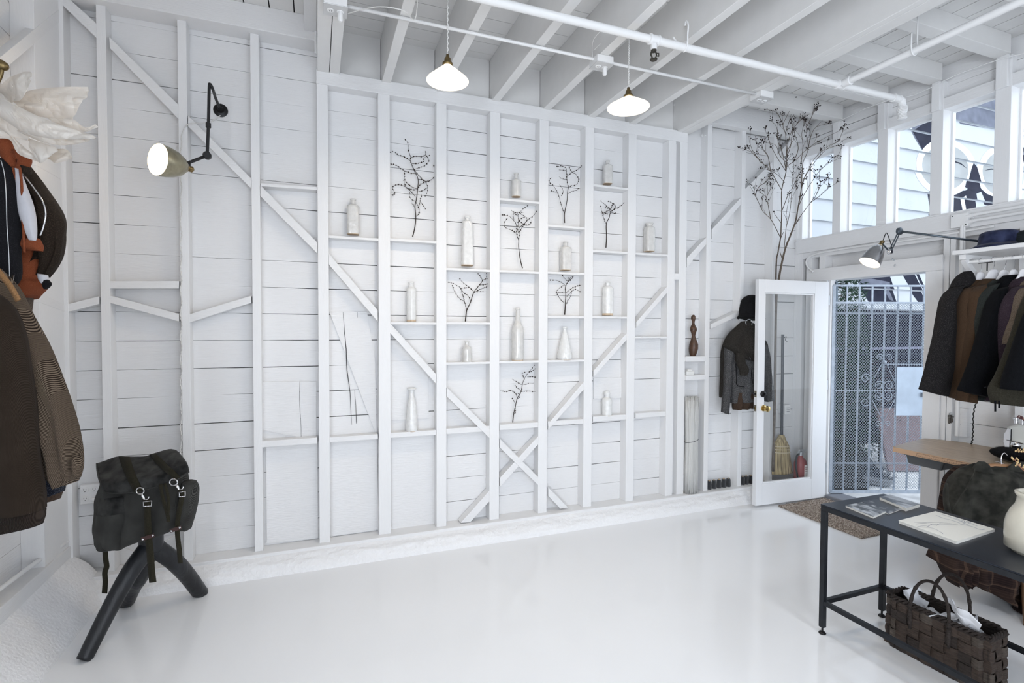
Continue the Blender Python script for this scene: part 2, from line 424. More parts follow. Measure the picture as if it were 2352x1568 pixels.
# boards above the windows, set back, and below
m = MB(); plank_run(m, 'y', 2.0, YP, [3.60,3.42,3.25], XF+.05, .02, seed=9, axis='y'); plank_run(m, 'y', -3.5, 2.0, [3.60,3.42,3.25], XF+.05, .02, seed=9, axis='y', step=.4)
m.build('upper_boards', WHITEH, wf)
m = MB(); zz = [2.40,2.285,2.115,1.94,1.765,1.59,1.415,1.24,1.065,.89,.715,.54,.365,.19,.02]
plank_run(m, 'y', -3.5, 2.60, zz, XF+.09, .02, seed=12, axis='y'); plank_run(m, 'y', 3.58, YP, zz, XF+.09, .02, seed=13, axis='y'); plank_run(m, 'y', 2.60, 3.58, [2.40,2.285,2.08], XF+.09, .02, seed=14, axis='y')
m.build('boards', WHITEH, wf)
m = MB(); m.box(XF+.11, XF+.14, -3.5, 2.575, -.1, 2.42); m.box(XF+.11, XF+.14, 3.55, YP+.1, -.1, 2.42); m.box(XF+.11, XF+.14, -3.5, YP+.1, 2.12, 2.42); m.box(XF+.07, XF+.12, -3.5, YP+.1, 3.26, 3.7)
m.build('backing', DARKGAP, wf)
MB().box(XF-.012, XF+.11, -3.5, 3.775, 2.318, ZW0-.005).build('window_sill_board', WHITEH, wf, bevel=.003)
MB().box(XF-.02, XO, -3.5, YP, ZW0-.012, ZW0).build('sill_cap', WHITEH, wf, bevel=.003)
MB().box(XF+.005, XO, -3.5, YP, ZW1, ZW1+.085).build('window_head', WHITEH, wf, bevel=.003)
MB().box(XF+.005, XF+.05, -3.5, YP, 2.262, 2.318).build('ledger', WHITEH, wf, bevel=.002)
prev = YP
for i, (a, b) in enumerate(WY):
    c = (b+prev)/2; 
    MB().box(XF, XO, b+.0, prev, ZW0, 3.455).build('mullion', WHITEV, wf, bevel=.003) if i else MB().box(XF+.01, XO, b, YP, ZW0, 3.32).build('mullion', WHITEV, wf, bevel=.003)
    if i: MB().box(XF-.028, XF, b+.012, prev-.012, ZW1, 3.455).build('post', WHITEV, wf, bevel=.003)
    prev = a
MB().box(XF, XO, -3.5, prev, ZW0, 3.455).build('mullion', WHITEV, wf, bevel=.003)
MB().box(XF-.0, XF+.1, 3.76, YP, .1, 3.45).build('corner_post', WHITEV, wf, bevel=.003)
MB().box(XF, XF+.09, 3.70, 3.76, .1, 2.318).build('corner_post', WHITEV, wf, bevel=.003)
for i, (a, b) in enumerate(WY):
    w = root('window_%d' % (i+1), (XO-.02, (a+b)/2, ZW0))
    f = MB(); t = .012
    f.box(XO-.03, XO, a, a+t, ZW0, ZW1); f.box(XO-.03, XO, b-t, b, ZW0, ZW1); f.box(XO-.03, XO, a+t, b-t, ZW0, ZW0+t); f.box(XO-.03, XO, a+t, b-t, ZW1-t, ZW1)
    f.build('sash', WHITEV, w)
    MB().box(XO-.016, XO-.012, a+t, b-t, ZW0+t, ZW1-t).build('pane', GLASS, w)
# studs below the sill
for ya, yb in ((3.60,3.66),(3.46,3.52),(2.455,2.495),(2.415,2.45),(2.0,2.045),(1.60,1.645),(1.2,1.245),(.8,.845),(.4,.445)):
    z0 = .05 if ya < 2.5 or ya > 3.55 else 2.13
    MB().box(XF+.0, XF+.089, ya, yb, z0, 2.27).build('stud', WHITEV, wf, bevel=.002)
MB().box(XF-.0, XF+.10, -3.5, 2.45, .0, .05).build('sill_plate', WHITEV, wf)
# low nailer by the bench (horizontal board behind the sewing machine)
MB().box(XF+.0, XF+.09, -1, 2.0, .93, .965).build('nailer', WHITEH, wf, bevel=.002)
# door casing and jambs
DY0, DY1, DZ = 2.605, 3.40, 2.03
MB().box(XF-.02, XF+.0, 2.487, 3.645, DZ-.0, 2.147).build('door_head_casing', WHITEH, wf, bevel=.004)
MB().box(XF-.018, XF+.0, 2.487, DY0, .0, DZ).build('door_casing', WHITEV, wf, bevel=.004)
MB().box(XF-.018, XF+.0, DY1+.03, 3.60, .0, DZ).build('door_casing', WHITEV, wf, bevel=.004)
MB().box(XF, XF+.05, DY0-.03, DY0, .0, DZ+.03).build('door_jamb', WHITEV, wf, bevel=.002)
MB().box(XF, XF+.05, DY1, DY1+.03, .0, DZ+.03).build('door_jamb', WHITEV, wf, bevel=.002)
MB().box(XF, XF+.15, DY0, DY1, DZ, DZ+.03).build('door_jamb', WHITEV, wf, bevel=.002)
MB().box(XF-.03, XF+.16, DY0, DY1, -.02, .05).build('threshold', mat('grey_threshold', (.22,.23,.26), .6, bump=.3, scale=30), wf, bevel=.01)
# ================================================================== SHELVES, BOTTLES AND TWIGS ON THE BACK WALL
def bay(i):   # clear span between studs of bay i
    return {'A': (sx(754.5), STUDX[1][0]), 'B': (STUDX[1][1], STUDX[2][0]), 'C': (STUDX[2][1], STUDX[3][0]), 'D': (STUDX[3][1], STUDX[4][0]),
            'E': (STUDX[4][1], STUDX[5][0]), 'F': (STUDX[5][1], STUDX[6][0]), 'G': (STUDX[6][1], STUDX[7][0])}[i]
SHELVES = [('A',543-3,'under the squat square bottle, left of the tall twig'),
 ('B',546.7,'under the tallest beaded twig, beside the squat square bottle'),
 ('C',614.5,'under the tall tapering rectangular bottle'),
 ('D',454,'under the small narrow-necked bottle, highest in its bay'),
 ('E',515,'under the upper forked twig, below the brace-free top of its bay'),
 ('F',422.5,'under the highest bottle of the whole wall'),
 ('D',619.5,'under the wide-spreading twig in the middle bay'),
 ('E',623,'under the small square bottle between two twigs'),
 ('F',573.3,'under the short twig with a long bare stem'),
 ('G',579.5,'under the single bottle in the last bay, right side'),
 ('B',739.3,'under the slim faceted bottle with a brown foot'),
 ('C',739.3,'under the V-shaped twig in the third bay'),
 ('E',724.9,'under the small windswept twig, above the cone bottle'),
 ('F',725.6,'under the slim bottle with a brown stained mouth'),
 ('G',772.7,'empty, in the last bay above the long nailer row'),
 ('C',832.3,'under the smallest round-shouldered bottle'),
 ('D',829.3,'under the long-necked wine-shaped bottle'),
 ('E',827,'under the cone-shaped stained bottle')]
SHZ = {}
for n, (b, y, d) in enumerate(SHELVES):
    x0, x1 = bay(b); z = onY((1176+FPX*0)+0, y, YS).z
    # height read at the left front corner of the shelf
    px = {'A':754.5,'B':896,'C':1026,'D':1148.5,'E':1259.5,'F':1363.5,'G':1461.5}[b]
    z = onY(px, y, YS).z
    o = MB().box(x0, x1, YS+.001, YP-.001, z-.017, z).build('wall_shelf', WHITEH, bevel=.0012)
    tag(o, 'small white shelf board '+d, 'shelf', 'white shelves between the wall studs')
    SHZ.setdefault(b, []).append((y, z))

BOTM = mat('milky_glazed_bottle', (.66,.65,.63), .12, spec=.7, var=.08, scale=25, bump=.5, coat=.5)
BOTM2 = mat('white_glazed_bottle', (.78,.78,.77), .15, spec=.6, var=.07, scale=30, bump=.4, coat=.4)
CLAY = mat('bare_clay_foot', (.60,.47,.34), .7, var=.15, scale=60)
def bottle(label, cx, yt, yb, w0, w1, prof, kind='sq', m=BOTM, foot=.014, rot=.1):
    """w0..w1 pixel width of the body; prof: (height fraction, radius fraction)"""
    Yc = YS+.045
    base = onY(cx, yb, Yc-.02); h = onY(cx, yt, Yc).z-base.z; r = (onY(w1, yb, Yc).x-onY(w0, yb, Yc).x)/2*.97
    zb = None
    c = V(((onY(w0, yb, Yc).x+onY(w1, yb, Yc).x)/2, Yc, base.z))
    t = thing('bottle', label, 'bottle', c, 'handmade bottles on the wall shelves')
    def fn(a, z):
        th = a*2*math.pi+rot; zz = z/h
        if kind == 'sq':
            k = max(abs(math.cos(th)), abs(math.sin(th))); q = 1/k; q = min(q, 1.22)
            e = max(0, min(1, (SH-zz)/.08))
            return lerp(1, q*.92, e)*(1+.025*noise.noise(V((th*2, z*35, cx))))
        if kind == 'oct':
            s_ = 2*math.pi/8; d = (th % s_)-s_/2; e = max(0, min(1, (SH+.02-zz)/.1))
            return lerp(1, math.cos(s_/2)/math.cos(d)*1.04, e)*(1+.03*noise.noise(V((th*2, z*30, cx))))
        return 1+.02*noise.noise(V((th*2, z*30, cx)))
    SH = prof[0]
    P = [(rr*r, zz*h) for zz, rr in prof[1]]
    pts = []
    for (a, b), (c2, d) in zip(P, P[1:]):
        n = max(1, int((d-b)/(h*.05)));
        for i in range(n): pts.append((lerp(a, c2, i/n), lerp(b, d, i/n)))
    pts.append(P[-1]); pts.append((P[-1][0]*.7, P[-1][1])); pts.append((P[-1][0]*.6, P[-1][1]-h*.05))
    zf = h*foot
    low = [p for p in pts if p[1] <= zf+1e-6]
    if foot:
        MB().lathe(c, [(r*prof[1][0][1]*.985, 0), (r*prof[1][0][1]*.99, zf)], 32, fn=fn).build('foot', CLAY, t, smooth=2)
        pts = [(r*prof[1][0][1], zf)]+[p for p in pts if p[1] > zf]
    MB().lathe(c, pts, 32, fn=fn).build('body', m, t, smooth=2)
    nk = prof[1][-2]
    MB().lathe(c, [(P[-1][0]*1.02, h*.955), (P[-1][0]*1.22, h*.97), (P[-1][0]*1.22, h*.995), (P[-1][0]*.75, h)], 20).build('lip', m, t, smooth=True)
    return t
SQ = lambda sh, nk=.36: (sh, [(0,.97),(.05,1),(sh-.03,1),(sh,.93),(sh+.035,.6),(sh+.06,nk),(.95,nk),(1,nk*1.1)])
bottle('squat square-shouldered milky bottle alone on the highest shelf of the first bay', 811, 457, 537.5, 796, 826.5, SQ(.80,.34), 'sq')
bottle('tall tapering rectangular milky bottle beside the tallest twig', 1073, 496.5, 609.5, 1059, 1087.5, (.88, [(0,1),(.04,1),(.86,.84),(.89,.78),(.905,.45),(.93,.36),(.95,.36),(1,.40)]), 'sq', m=BOTM2)
bottle('small narrow-necked bottle on the top shelf of the middle bay, right of the hanging lamp', 1185, 398, 450.5, 1175, 1196, SQ(.70,.38), 'oct')
bottle('small leaning square bottle highest on the whole wall, left of the second lamp', 1394, 369, 421, 1385, 1405, SQ(.80,.36), 'sq', rot=.3)
bottle('small square bottle between two twigs in the fifth bay', 1298, 555.5, 620, 1287, 1310, SQ(.80,.38), 'sq')
bottle('dented square bottle with a wide mouth in the last bay', 1491, 512.5, 577, 1480.5, 1501, SQ(.86,.62), 'sq')
bottle('slim faceted bottle with a bent neck and brown clay foot, left side', 944, 648, 738, 933.5, 956, SQ(.84,.44), 'oct', m=BOTM2, foot=.045)
bottle('slim grooved bottle with a brown-stained mouth, right side', 1395, 647, 724, 1384, 1407, SQ(.83,.36), 'oct', m=BOTM2, foot=.06)
bottle('long-necked wine-shaped bottle in the middle bay', 1187.5, 706.5, 828.5, 1175.5, 1202, (.60, [(0,.95),(.03,1),(.56,1),(.63,.92),(.70,.62),(.78,.38),(.97,.30),(1,.33)]), 'rd', foot=.02)
bottle('cone-shaped white bottle with brown stains near its base', 1296.5, 751, 826.5, 1280.5, 1313, (.1, [(0,.9),(.05,1),(.2,.98),(.5,.68),(.8,.36),(.88,.24),(.97,.22),(1,.28)]), 'oct', m=BOTM2)
bottle('smallest round-shouldered bottle, low in the third bay', 1072, 783.5, 832, 1061.5, 1083, (.66, [(0,.95),(.05,1),(.62,1),(.72,.86),(.78,.5),(.82,.36),(.95,.36),(1,.4)]), 'oct')
bottle('tall cone-bodied white bottle with a flared lip, lowest on the left', 945, 890.5, 991, 931, 960, (.1, [(0,.95),(.04,1),(.3,.9),(.6,.7),(.75,.52),(.82,.36),(.9,.34),(.97,.38),(.985,.6),(1,.62)]), 'oct', m=BOTM2)
bottle('little white bottle with a bulging stopper neck, lowest on the right', 1393, 898, 955, 1383.5, 1404, (.68, [(0,.95),(.05,1),(.62,1),(.70,.86),(.76,.4),(.80,.38),(.88,.62),(.95,.6),(1,.4)]), 'rd', m=BOTM2, foot=.02)

TWIG = mat('dark_dried_twig', (.045,.035,.030), .8)
def twig(label, off, s, stem, branches, r0=.0042, beads=1.0):
    Yt = YP-.028; rs = random.Random(hash(label) % 1000 if False else len(label))
    cv = lambda p, k=0: onY(off[0]+p[0]/s, off[1]+p[1]/s, Yt-.02*k)
    o = thing('beaded_twig', label, 'twig', cv(stem[0]), 'dried twigs propped on the wall shelves')
    m = MB(); bd = MB()
    def run(pts, ra, rb, kk):
        P = spline([cv(p, (kk*i/len(pts))) for i, p in enumerate(pts)], max(6, len(pts)*4))
        m.tube(P, [lerp(ra, rb, i/(len(P)-1)) for i in range(len(P))], 5)
        return P
    P = run(stem, r0, .0008, .6)
    def bead(P, a):
        L = 0; nx = .02
        for i in range(1, len(P)):
            L += (P[i]-P[i-1]).length
            if L > nx and i/len(P) > a:
                bd.ball(P[i]+V((rs.uniform(-.002,.002), rs.uniform(-.003,.001), rs.uniform(-.002,.002))), rs.uniform(.0034,.0058)*beads, 6, 4); nx = L+rs.uniform(.010,.024)
    bead(P, .45)
    for b in branches:
        k = rs.uniform(-.6, 1.0); Q = run(b, .0019, .0006, k); bead(Q, .05)
    m.build('stem', TWIG, o, smooth=True); tag(bd.build('beads', TWIG, o, smooth=True), kind='stuff')
a1 = (580,180); s1 = 3.409; a2 = (1000,180); s2 = 3.408; a3 = (1000,600)
twig('tallest dried twig with many curling beaded shoots, second bay', a1, s1, [(1253,1238),(1270,1170),(1278,1090),(1272,1000),(1282,950),(1292,870),(1296,790),(1270,730),(1255,700),(1240,650),(1238,615),(1225,580),(1215,510),(1208,490),(1187,472)],
 [[(1238,645),(1190,615),(1140,600),(1110,575),(1082,577)],[(1240,618),(1280,610),(1330,612),(1355,600),(1375,625),(1380,650),(1345,685),(1300,700),(1262,715)],[(1355,600),(1357,565)],
 [(1250,668),(1290,665),(1340,650),(1345,620),(1390,602)],[(1270,745),(1220,735),(1170,712),(1125,680),(1085,670)],[(1265,715),(1290,745),(1330,790),(1350,805),(1390,800),(1430,760),(1432,720),(1415,680)],
 [(1296,790),(1340,795),(1365,830),(1370,880),(1350,930)],[(1290,865),(1240,845),(1205,815),(1190,770),(1192,720)],[(1285,870),(1240,870),(1200,845),(1185,790)],[(1290,870),(1310,835),(1345,815),(1385,800)],
 [(1275,925),(1240,885),(1200,850),(1150,833),(1105,842),(1100,870),(1117,895),(1100,912),(1080,905)],[(1272,960),(1250,950),(1230,925),(1230,900)],[(1280,1080),(1305,1055),(1300,1010),(1280,970)],
 [(1300,1010),(1315,950),(1325,905)],[(1300,885),(1340,875),(1365,855)],[(1315,965),(1355,1020)],[(1270,1010),(1243,970)]])
twig('wide-spreading forked twig in the middle bay, below the small narrow-necked bottle', a2, s2, [(682,1485),(665,1420),(652,1330),(652,1270),(655,1210),(650,1140),(648,1080),(640,1050)],
 [[(655,1205),(690,1150),(720,1110),(770,1070),(800,1020),(810,990)],[(650,1210),(630,1140),(610,1110),(580,1080),(530,1068),(512,1070)],[(633,1210),(600,1190),(545,1165),(540,1130),(570,1090)],[(615,1110),(610,1060),(640,1050),(690,1050)],
 [(648,1130),(665,1100),(700,1080),(660,1050),(715,1000),(728,985)],[(690,1150),(740,1145),(750,1110)],[(652,1270),(635,1210),(640,1150)],[(648,1080),(620,1055),(592,1030)],[(655,1170),(690,1140),(720,1110),(700,1075)],[(640,1130),(660,1120),(700,1145)]])
twig('highest forked twig of the fifth bay with arching beaded ends', a2, s2, [(1012,1130),(1010,1070),(1018,1020),(1030,960),(1035,890),(1040,850),(1030,800),(1028,750),(1020,700),(985,685),(950,690)],
 [[(1010,1060),(985,990),(970,930),(950,880),(915,830),(892,815),(893,790),(915,775)],[(1030,765),(1070,735),(1110,715),(1140,690),(1155,665)],[(1070,735),(1100,750),(1120,790),(1105,830),(1065,840)],[(1035,905),(1065,885),(1105,875),(1117,860)],
 [(1070,735),(1050,700)],[(1028,790),(990,785),(965,765)],[(1020,718),(965,715)],[(985,920),(1000,880),(970,830)],[(950,890),(900,880)],[(1040,850),(1065,840)]])
twig('short twig with a long bare stem and a crowded top, sixth bay', a2, s2, [(1335,1325),(1340,1240),(1338,1140),(1360,1090),(1370,1050),(1390,1030),(1440,1005),(1480,970)],
 [[(1338,1140),(1320,1100),(1310,1060),(1300,1030),(1295,1000)],[(1370,1050),(1380,1000),(1385,975),(1350,960)],[(1312,1060),(1340,1040),(1370,1030),(1345,1010),(1325,985),(1295,960),(1300,950)],[(1365,1040),(1400,1055),(1415,1050)],
 [(1390,1030),(1410,1000),(1385,975)],[(1320,1050),(1345,1060)],[(1370,1020),(1340,1000),(1330,1020)],[(1310,1070),(1340,1050)]], r0=.005)
twig('V-shaped twig in the third bay reaching over the stud on its right', a3, s2, [(235,470),(240,420),(247,380),(275,320),(290,270),(310,230),(345,185),(370,150),(400,130),(400,95)],
 [[(245,380),(232,330),(215,270),(200,215),(170,190),(130,170),(95,165)],[(232,330),(220,310),(185,285),(150,235),(135,190)],[(275,310),(255,270),(215,240),(200,215),(250,205)],[(300,235),(260,200),(210,160),(190,135)],
 [(310,240),(350,220),(400,200),(410,190)],[(370,150),(350,115),(330,95)],[(400,130),(430,140),(460,140)],[(345,185),(400,180),(428,170)],[(300,240),(380,235)],[(400,130),(420,155),(428,180)]], r0=.005)
twig('small windswept twig of the fifth bay above the cone bottle', a3, s2, [(1012,418),(1016,360),(1018,320),(1020,260),(1018,200),(1040,160),(1070,130),(1085,120)],
 [[(1016,350),(1035,310),(1060,270),(1065,240),(1090,220),(1130,235),(1155,260),(1185,272)],[(1008,325),(970,285),(948,240),(965,215),(1000,190)],[(1018,190),(985,165),(950,150),(890,145)],[(1040,160),(1010,130),(985,100)],
 [(1020,250),(1070,210),(1120,190),(1155,190)],[(1025,280),(1060,245)],[(1018,240),(960,245),(935,237)],[(1040,160),(1050,135),(1075,118)],[(1040,150),(1060,150),(1045,130)]], r0=.005)
twig('lowest leaning twig, in the middle bay above the crossing braces', a3, s2, [(605,1268),(612,1200),(625,1140),(640,1075),(670,1020),(680,970),(695,920),(730,870),(775,815)],
 [[(670,1020),(720,1015),(780,1020),(820,1010)],[(640,1060),(620,1025),(585,1010),(560,1020),(508,1010)],[(675,965),(640,945),(600,920)],[(690,965),(720,960),(730,950)],[(695,920),(680,880),(700,870)],[(730,870),(760,855),(780,840)],
 [(720,905),(770,905),(815,920)],[(625,1110),(600,1070)],[(612,1200),(628,1180),(625,1150)],[(670,1010),(640,990),(625,970)],[(640,1080),(660,1060),(650,1035)]])

# right section: two little shelves, the carved figure, the soap dish
def small_shelf(y0, y1, lab):
    a = onY(1576, y0, YS-.01); b = onY(1576, y1, YS-.01)
    o = MB().box(XPR+.001, sx(1623.4)-.001, YS-.015, YP-.001, b.z, a.z).build('wall_shelf', WHITEH, bevel=.002)
    tag(o, lab, 'shelf'); return a.z
zf1 = small_shelf(818.4, 830.5, 'thick white shelf board under the brown carved figure')
zf2 = small_shelf(862, 873, 'white shelf board holding pale soap blocks, above the white bundle')
WALNUT = mat('dark_carved_wood', (.075,.038,.022), .35, var=.35, scale=12, stretch=(1,1,6), bump=.2)
c = onY(1592, 815, YS+.03); c.z = zf1; hf = onY(1592, 722.5, YS+.03).z-zf1
cf = thing('carved_figure', 'dark brown carved wooden figure with round head and hips on a small shelf', 'sculpture', c)
prof = [(.0,.60),(.03,.72),(.10,.90),(.18,1.0),(.28,.96),(.38,.66),(.46,.42),(.50,.38),(.56,.52),(.62,.72),(.66,.76),(.71,.60),(.76,.34),(.80,.26),(.84,.30),(.88,.44),(.92,.52),(.96,.46),(.99,.25),(1,.1)]
rw = .040
MB().lathe(c, [(r*rw, z*hf) for z, r in prof], 24, fn=lambda a, z: 1+.13*math.sin(a*2*math.pi+z/hf*6)).build('body', WALNUT, cf, smooth=True)
fc = MB(); hc = c+V((-.012,-.022,hf*.925)); fc.lathe(hc+V((0,0.004,0)), [(.012,0),(.010,.003),(.006,.004)], 14, axis=(-.45,-.9,0)); fc.ball(hc+V((-.001,-.001,0)), .003)
fc.build('face', mat('face_ring', (.12,.07,.045), .5), cf, smooth=True)
o = MB().box(XPR+.02, XPR+.10, YS+.0, YS+.05, zf2, zf2+.035).build('soap_block', mat('pale_soap', (.8,.8,.78), .5), bevel=.004); tag(o, 'pale rectangular soap block on the small shelf below the carved figure', 'soap')
o = MB().box(XPR+.035, XPR+.085, YS+.005, YS+.045, zf2+.035, zf2+.052).build('soap_block', bpy.data.materials['pale_soap'], bevel=.004); tag(o, 'smaller soap block lying on top of the larger one', 'soap')

# bundle of white reeds tied with a wire
RE = mat('white_reeds', (.80,.80,.78), .5, bump=.6, scale=50, stretch=(20,20,.5), var=.04)
z0, z1 = ZSILL+.002, onY(1597, 912, YS-.03).z
cb = onY(1594, 1125, YS-.04); cb = V((cb.x+.0, YS-.0, z0)); H_ = z1-z0; RB = .068
bu = thing('reed_bundle', 'tall standing bundle of white reeds tied with dark wire beside the wall post', 'reeds', cb)
random.seed(3)
m = MB()
for k in range(240):
    a = rnd(0, 6.283); q = math.sqrt(rnd(.15, 1)); x = math.cos(a)*q*RB; y = math.sin(a)*q*RB*.62
    tp = rnd(-.03,.005); bt = rnd(-.01,.02)
    tw = rnd(-.006,.006)
    P = [cb+V((x*.95+tw, y*.95, bt)), cb+V((x*1.0, y*1.0, H_*.25)), cb+V((x*.90, y*.9, H_*.55)), cb+V((x*1.0, y, H_*.8)), cb+V((x*1.08+tw, y*1.08, H_+tp))]
    m.tube(P, .0034, 4)
m.lathe(cb, [(RB*.8,.03),(RB*.86,H_*.25),(RB*.80,H_*.55),(RB*.88,H_*.96)], 20, fn=lambda a, z: math.sqrt(math.cos(a*6.283)**2+(.62*math.sin(a*6.283))**2))
m.build('reeds', RE, bu, smooth=True)
MB().tube([cb+V((math.cos(t*6.283/28)*RB*.97, math.sin(t*6.283/28)*RB*.62*.97, H_*.545+.012*math.cos(t*6.283/28*1))) for t in range(29)], .0022, 6).build('tie_wire', BLACKM, bu)

# spools of dark thread on the sill plate
THR = mat('charcoal_thread', (.018,.02,.026), .9, bump=.6, scale=10, stretch=(1,1,90), sheen=.3); CARD = mat('cardboard_core', (.5,.36,.22), .8)
def spool(px, lab, Y=YS+.03, w=14, h=.075, gname='spools of dark thread on the sill plate'):
    b = onY(px, 1100, Y); c = V((b.x, Y, ZSILL)); r = .021
    t = thing('thread_spool', lab, 'thread spool', c, gname)
    MB().lathe(c, [(r*.9,0),(r*1.05,.01),(r*1.05,.022),(r*.97,.045),(r*.9,h-.008),(r*.7,h)], 18).build('thread', THR, t, smooth=True)
    MB().lathe(c, [(r*.38,h-.004),(r*.38,h+.006),(r*.28,h+.006),(r*.28,h-.01)], 12).build('core', CARD, t)
labs = ['leftmost dark thread spool, next to the reed bundle','second dark thread spool from the left','third dark thread spool from the left','fourth dark thread spool from the left','fifth dark thread spool, next to the stud between the two rows']
for k, (px, l) in enumerate(zip((1629,1640,1651.5,1662.5,1673), labs)): spool(px, l)
for px, l in zip((1703.5,1712,1722,1732), ('left end spool of the row right of the stud','second spool of the row right of the stud','third spool of the row, beside the open door edge','dark spool hidden at the open door edge')): spool(px+2, l)

# ------------------------------------------------------------------ lamps
OPAL = mat('opal_glass_shade', (.9,.86,.78), .25, emit=(1,.86,.66), estr=.95)
CORD = mat('white_twisted_cord', (.75,.74,.72), .7, bump=.6, scale=120)
def point(name, loc, energy, r=.03, col=(1,.80,.58)):
    l = bpy.data.lights.new(name, 'POINT'); l.energy = energy; l.color = col; l.shadow_soft_size = r
    o = bpy.data.objects.new(name, l); COL.objects.link(o); o.location = loc; return o
def down(name, loc, energy, size, col=(1,.84,.64)):
    l = bpy.data.lights.new(name, 'AREA'); l.shape = 'DISK'; l.size = size; l.energy = energy; l.color = col
    o = bpy.data.objects.new(name, l); COL.objects.link(o); o.location = loc; return o
ceil2 = onZ(1442, 88, ZJ); Ypn = ceil2.y
def cord_pts(a, b, n=60, amp=.003, turns=40):
    a = V(a); b = V(b); return [a.lerp(b, i/n)+V((math.cos(i/n*turns*6.28)*amp, math.sin(i/n*turns*6.28)*amp, 0)) for i in range(n+1)]
def pendant(cxp, ytop, yrim, ybot, wl, wr, lab, on=True):
    c = onY(cxp, yrim, Ypn); r = (onY(wr, yrim, Ypn).x-onY(wl, yrim, Ypn).x)/2*.97
    top = onY(cxp, ytop+6, Ypn).z-c.z
    t = thing('pendant_lamp', lab, 'pendant lamp', c, 'white glass pendant lamps over the floor')
    m = MB(); m.lathe(c, [(.018,top),(r*.22,top*.88),(r*.5,top*.60),(r*.78,top*.28),(r*.95,top*.09),(r,0),(r*.97,-.004),(r*.93,.002),(r*.75,top*.26),(r*.4,top*.62),(.012,top*.86)], 48, caps=False)
    m.build('glass_shade', OPAL, t, smooth=True)
    MB().lathe(c+V((0,0,top)), [(.026,-.006),(.027,.006),(.018,.012),(.016,.03),(.010,.036),(.008,.05)], 20).build('brass_holder', BRASS, t, smooth=True)
    MB().tube(cord_pts(c+V((0,0,top+.045)), (c.x, c.y, ZJ+(.3 if cxp < 1100 else 0))), .0032, 6).build('cord', CORD, t, smooth=True)
    MB().ball(c+V((0,0,top*.25)), .034, 16, 10).build('bulb', mat('lit_bulb', (1,1,1), .4, emit=(1,.85,.62), estr=14) if 'lit_bulb' not in bpy.data.materials else bpy.data.materials['lit_bulb'], t, smooth=True)
    down('pendant_and_fill_light', c+V((0,0,-.012)), 5, .2); point('pendant_glow', c+V((0,0,top*.5)), 1.1, .05)
pendant(1028, 142, 186, 205, 979, 1077, 'white cone glass pendant lamp on a white cord, left of the two')
pendant(1443, 215, 247, 268, 1401, 1486, 'white cone glass pendant lamp on a white cord, right of the two')
for k, (x, y) in enumerate(((-.2,.4),(2.2,.4),(-.2,-1.6),(2.2,-1.6))):   # unseen fill lights added behind the camera to lift floor and walls
    down('pendant_and_fill_light', (x, y, 2.7), 10.5, .5, (.90,.94,1.0))

def bell(par, c, ax, r, L, mo, mi, n=40):
    """reflector opening at c, axis ax points to the back"""
    prof = [(r,0),(r*.99,L*.10),(r*.95,L*.30),(r*.84,L*.55),(r*.62,L*.80),(r*.36,L*.95),(r*.22,L)]
    m = MB(); m.lathe(c, prof, n, axis=ax, caps=False); sh_ = m.build('shade', mo, par, smooth=True)
    m = MB(); m.lathe(c, [(r*.985,.0005)]+[(a*.965, b+.001) for a, b in prof], n, axis=ax, caps=False); m.build('shade_lining', mi, sh_, smooth=True)
LIN = mat('white_reflector', (.75,.70,.60), .5, emit=(1,.85,.62), estr=.25)
BULB = bpy.data.materials['lit_bulb']
# left wall lamp
LB = onY(507, 254, YP); E1 = onY(482, 193, 3.46); J1 = onY(476, 357, 3.42); J2 = onY(417, 380, 3.36)
tl = thing('wall_lamp', 'articulated black wall lamp with brass bell shade on the left wall bay', 'wall lamp', LB)
MB().lathe(LB, [(.042,0),(.042,.006),(.02,.012),(.014,.03),(.012,.05)], 24, axis=(0,-1,0)).build('base_plate', BLACKM, tl, smooth=2)
IRON = mat('blackened_iron', (.03,.03,.032), .45, metal=.5)
MB().tube(spline([LB+V((0,-.04,0)), LB.lerp(E1,.5), E1+V((.012,.012,-.02)), E1, E1+V((-.003,-.004,-.03)), E1.lerp(J1,.5), J1], 40), .0085, 10).build('arm', IRON, tl, smooth=True)
kn = E1.lerp(J1, .58)
MB().lathe(kn, [(.010,-.016),(.014,-.012),(.014,.012),(.010,.016)], 14).build('joint', IRON, tl)
MB().lathe(J1+V((0,.018,0)), [(.018,0),(.022,.006),(.022,.028),(.016,.034)], 18, axis=(0,-1,0)).build('joint', IRON, tl, smooth=2)
MB().tube([J1, J2], .0085, 10).build('forearm', IRON, tl, smooth=True)
MB().lathe(J2+V((0,.014,0)), [(.014,0),(.018,.005),(.018,.024),(.013,.03)], 18, axis=(0,-1,0)).build('joint', IRON, tl, smooth=2)
SC1 = onY(362, 366, 3.17); axs = (onY(412, 361, 3.245)-SC1).normalized()
axs = (RT*.38+FW*.92+UP*.03).normalized()
BR2 = mat('aged_brass_shade', (.34,.31,.22), .32, metal=.9, var=.15, scale=40)
bell(tl, SC1, axs, .083, .155, BR2, LIN)
hb = SC1+axs*.155
MB().lathe(hb, [(.019,-.006),(.021,.004),(.015,.012),(.017,.030),(.010,.038)], 18, axis=axs).build('lamp_holder', BRASS, tl, smooth=2)
MB().tube([hb+axs*.02, J2], .006, 8).build('yoke', BRASS, tl)
MB().tube([hb+axs*.02, hb+axs*.02+V((0,0,.035))], .0035, 8).ball(hb+axs*.02+V((0,0,.038)), .008).build('switch_key', BLACKM, tl)
MB().ball(SC1+axs*.06, .03, 16, 10).build('bulb', BULB, tl, smooth=True)
point('wall_lamp_light', SC1-axs*.01, 3.4, .05)
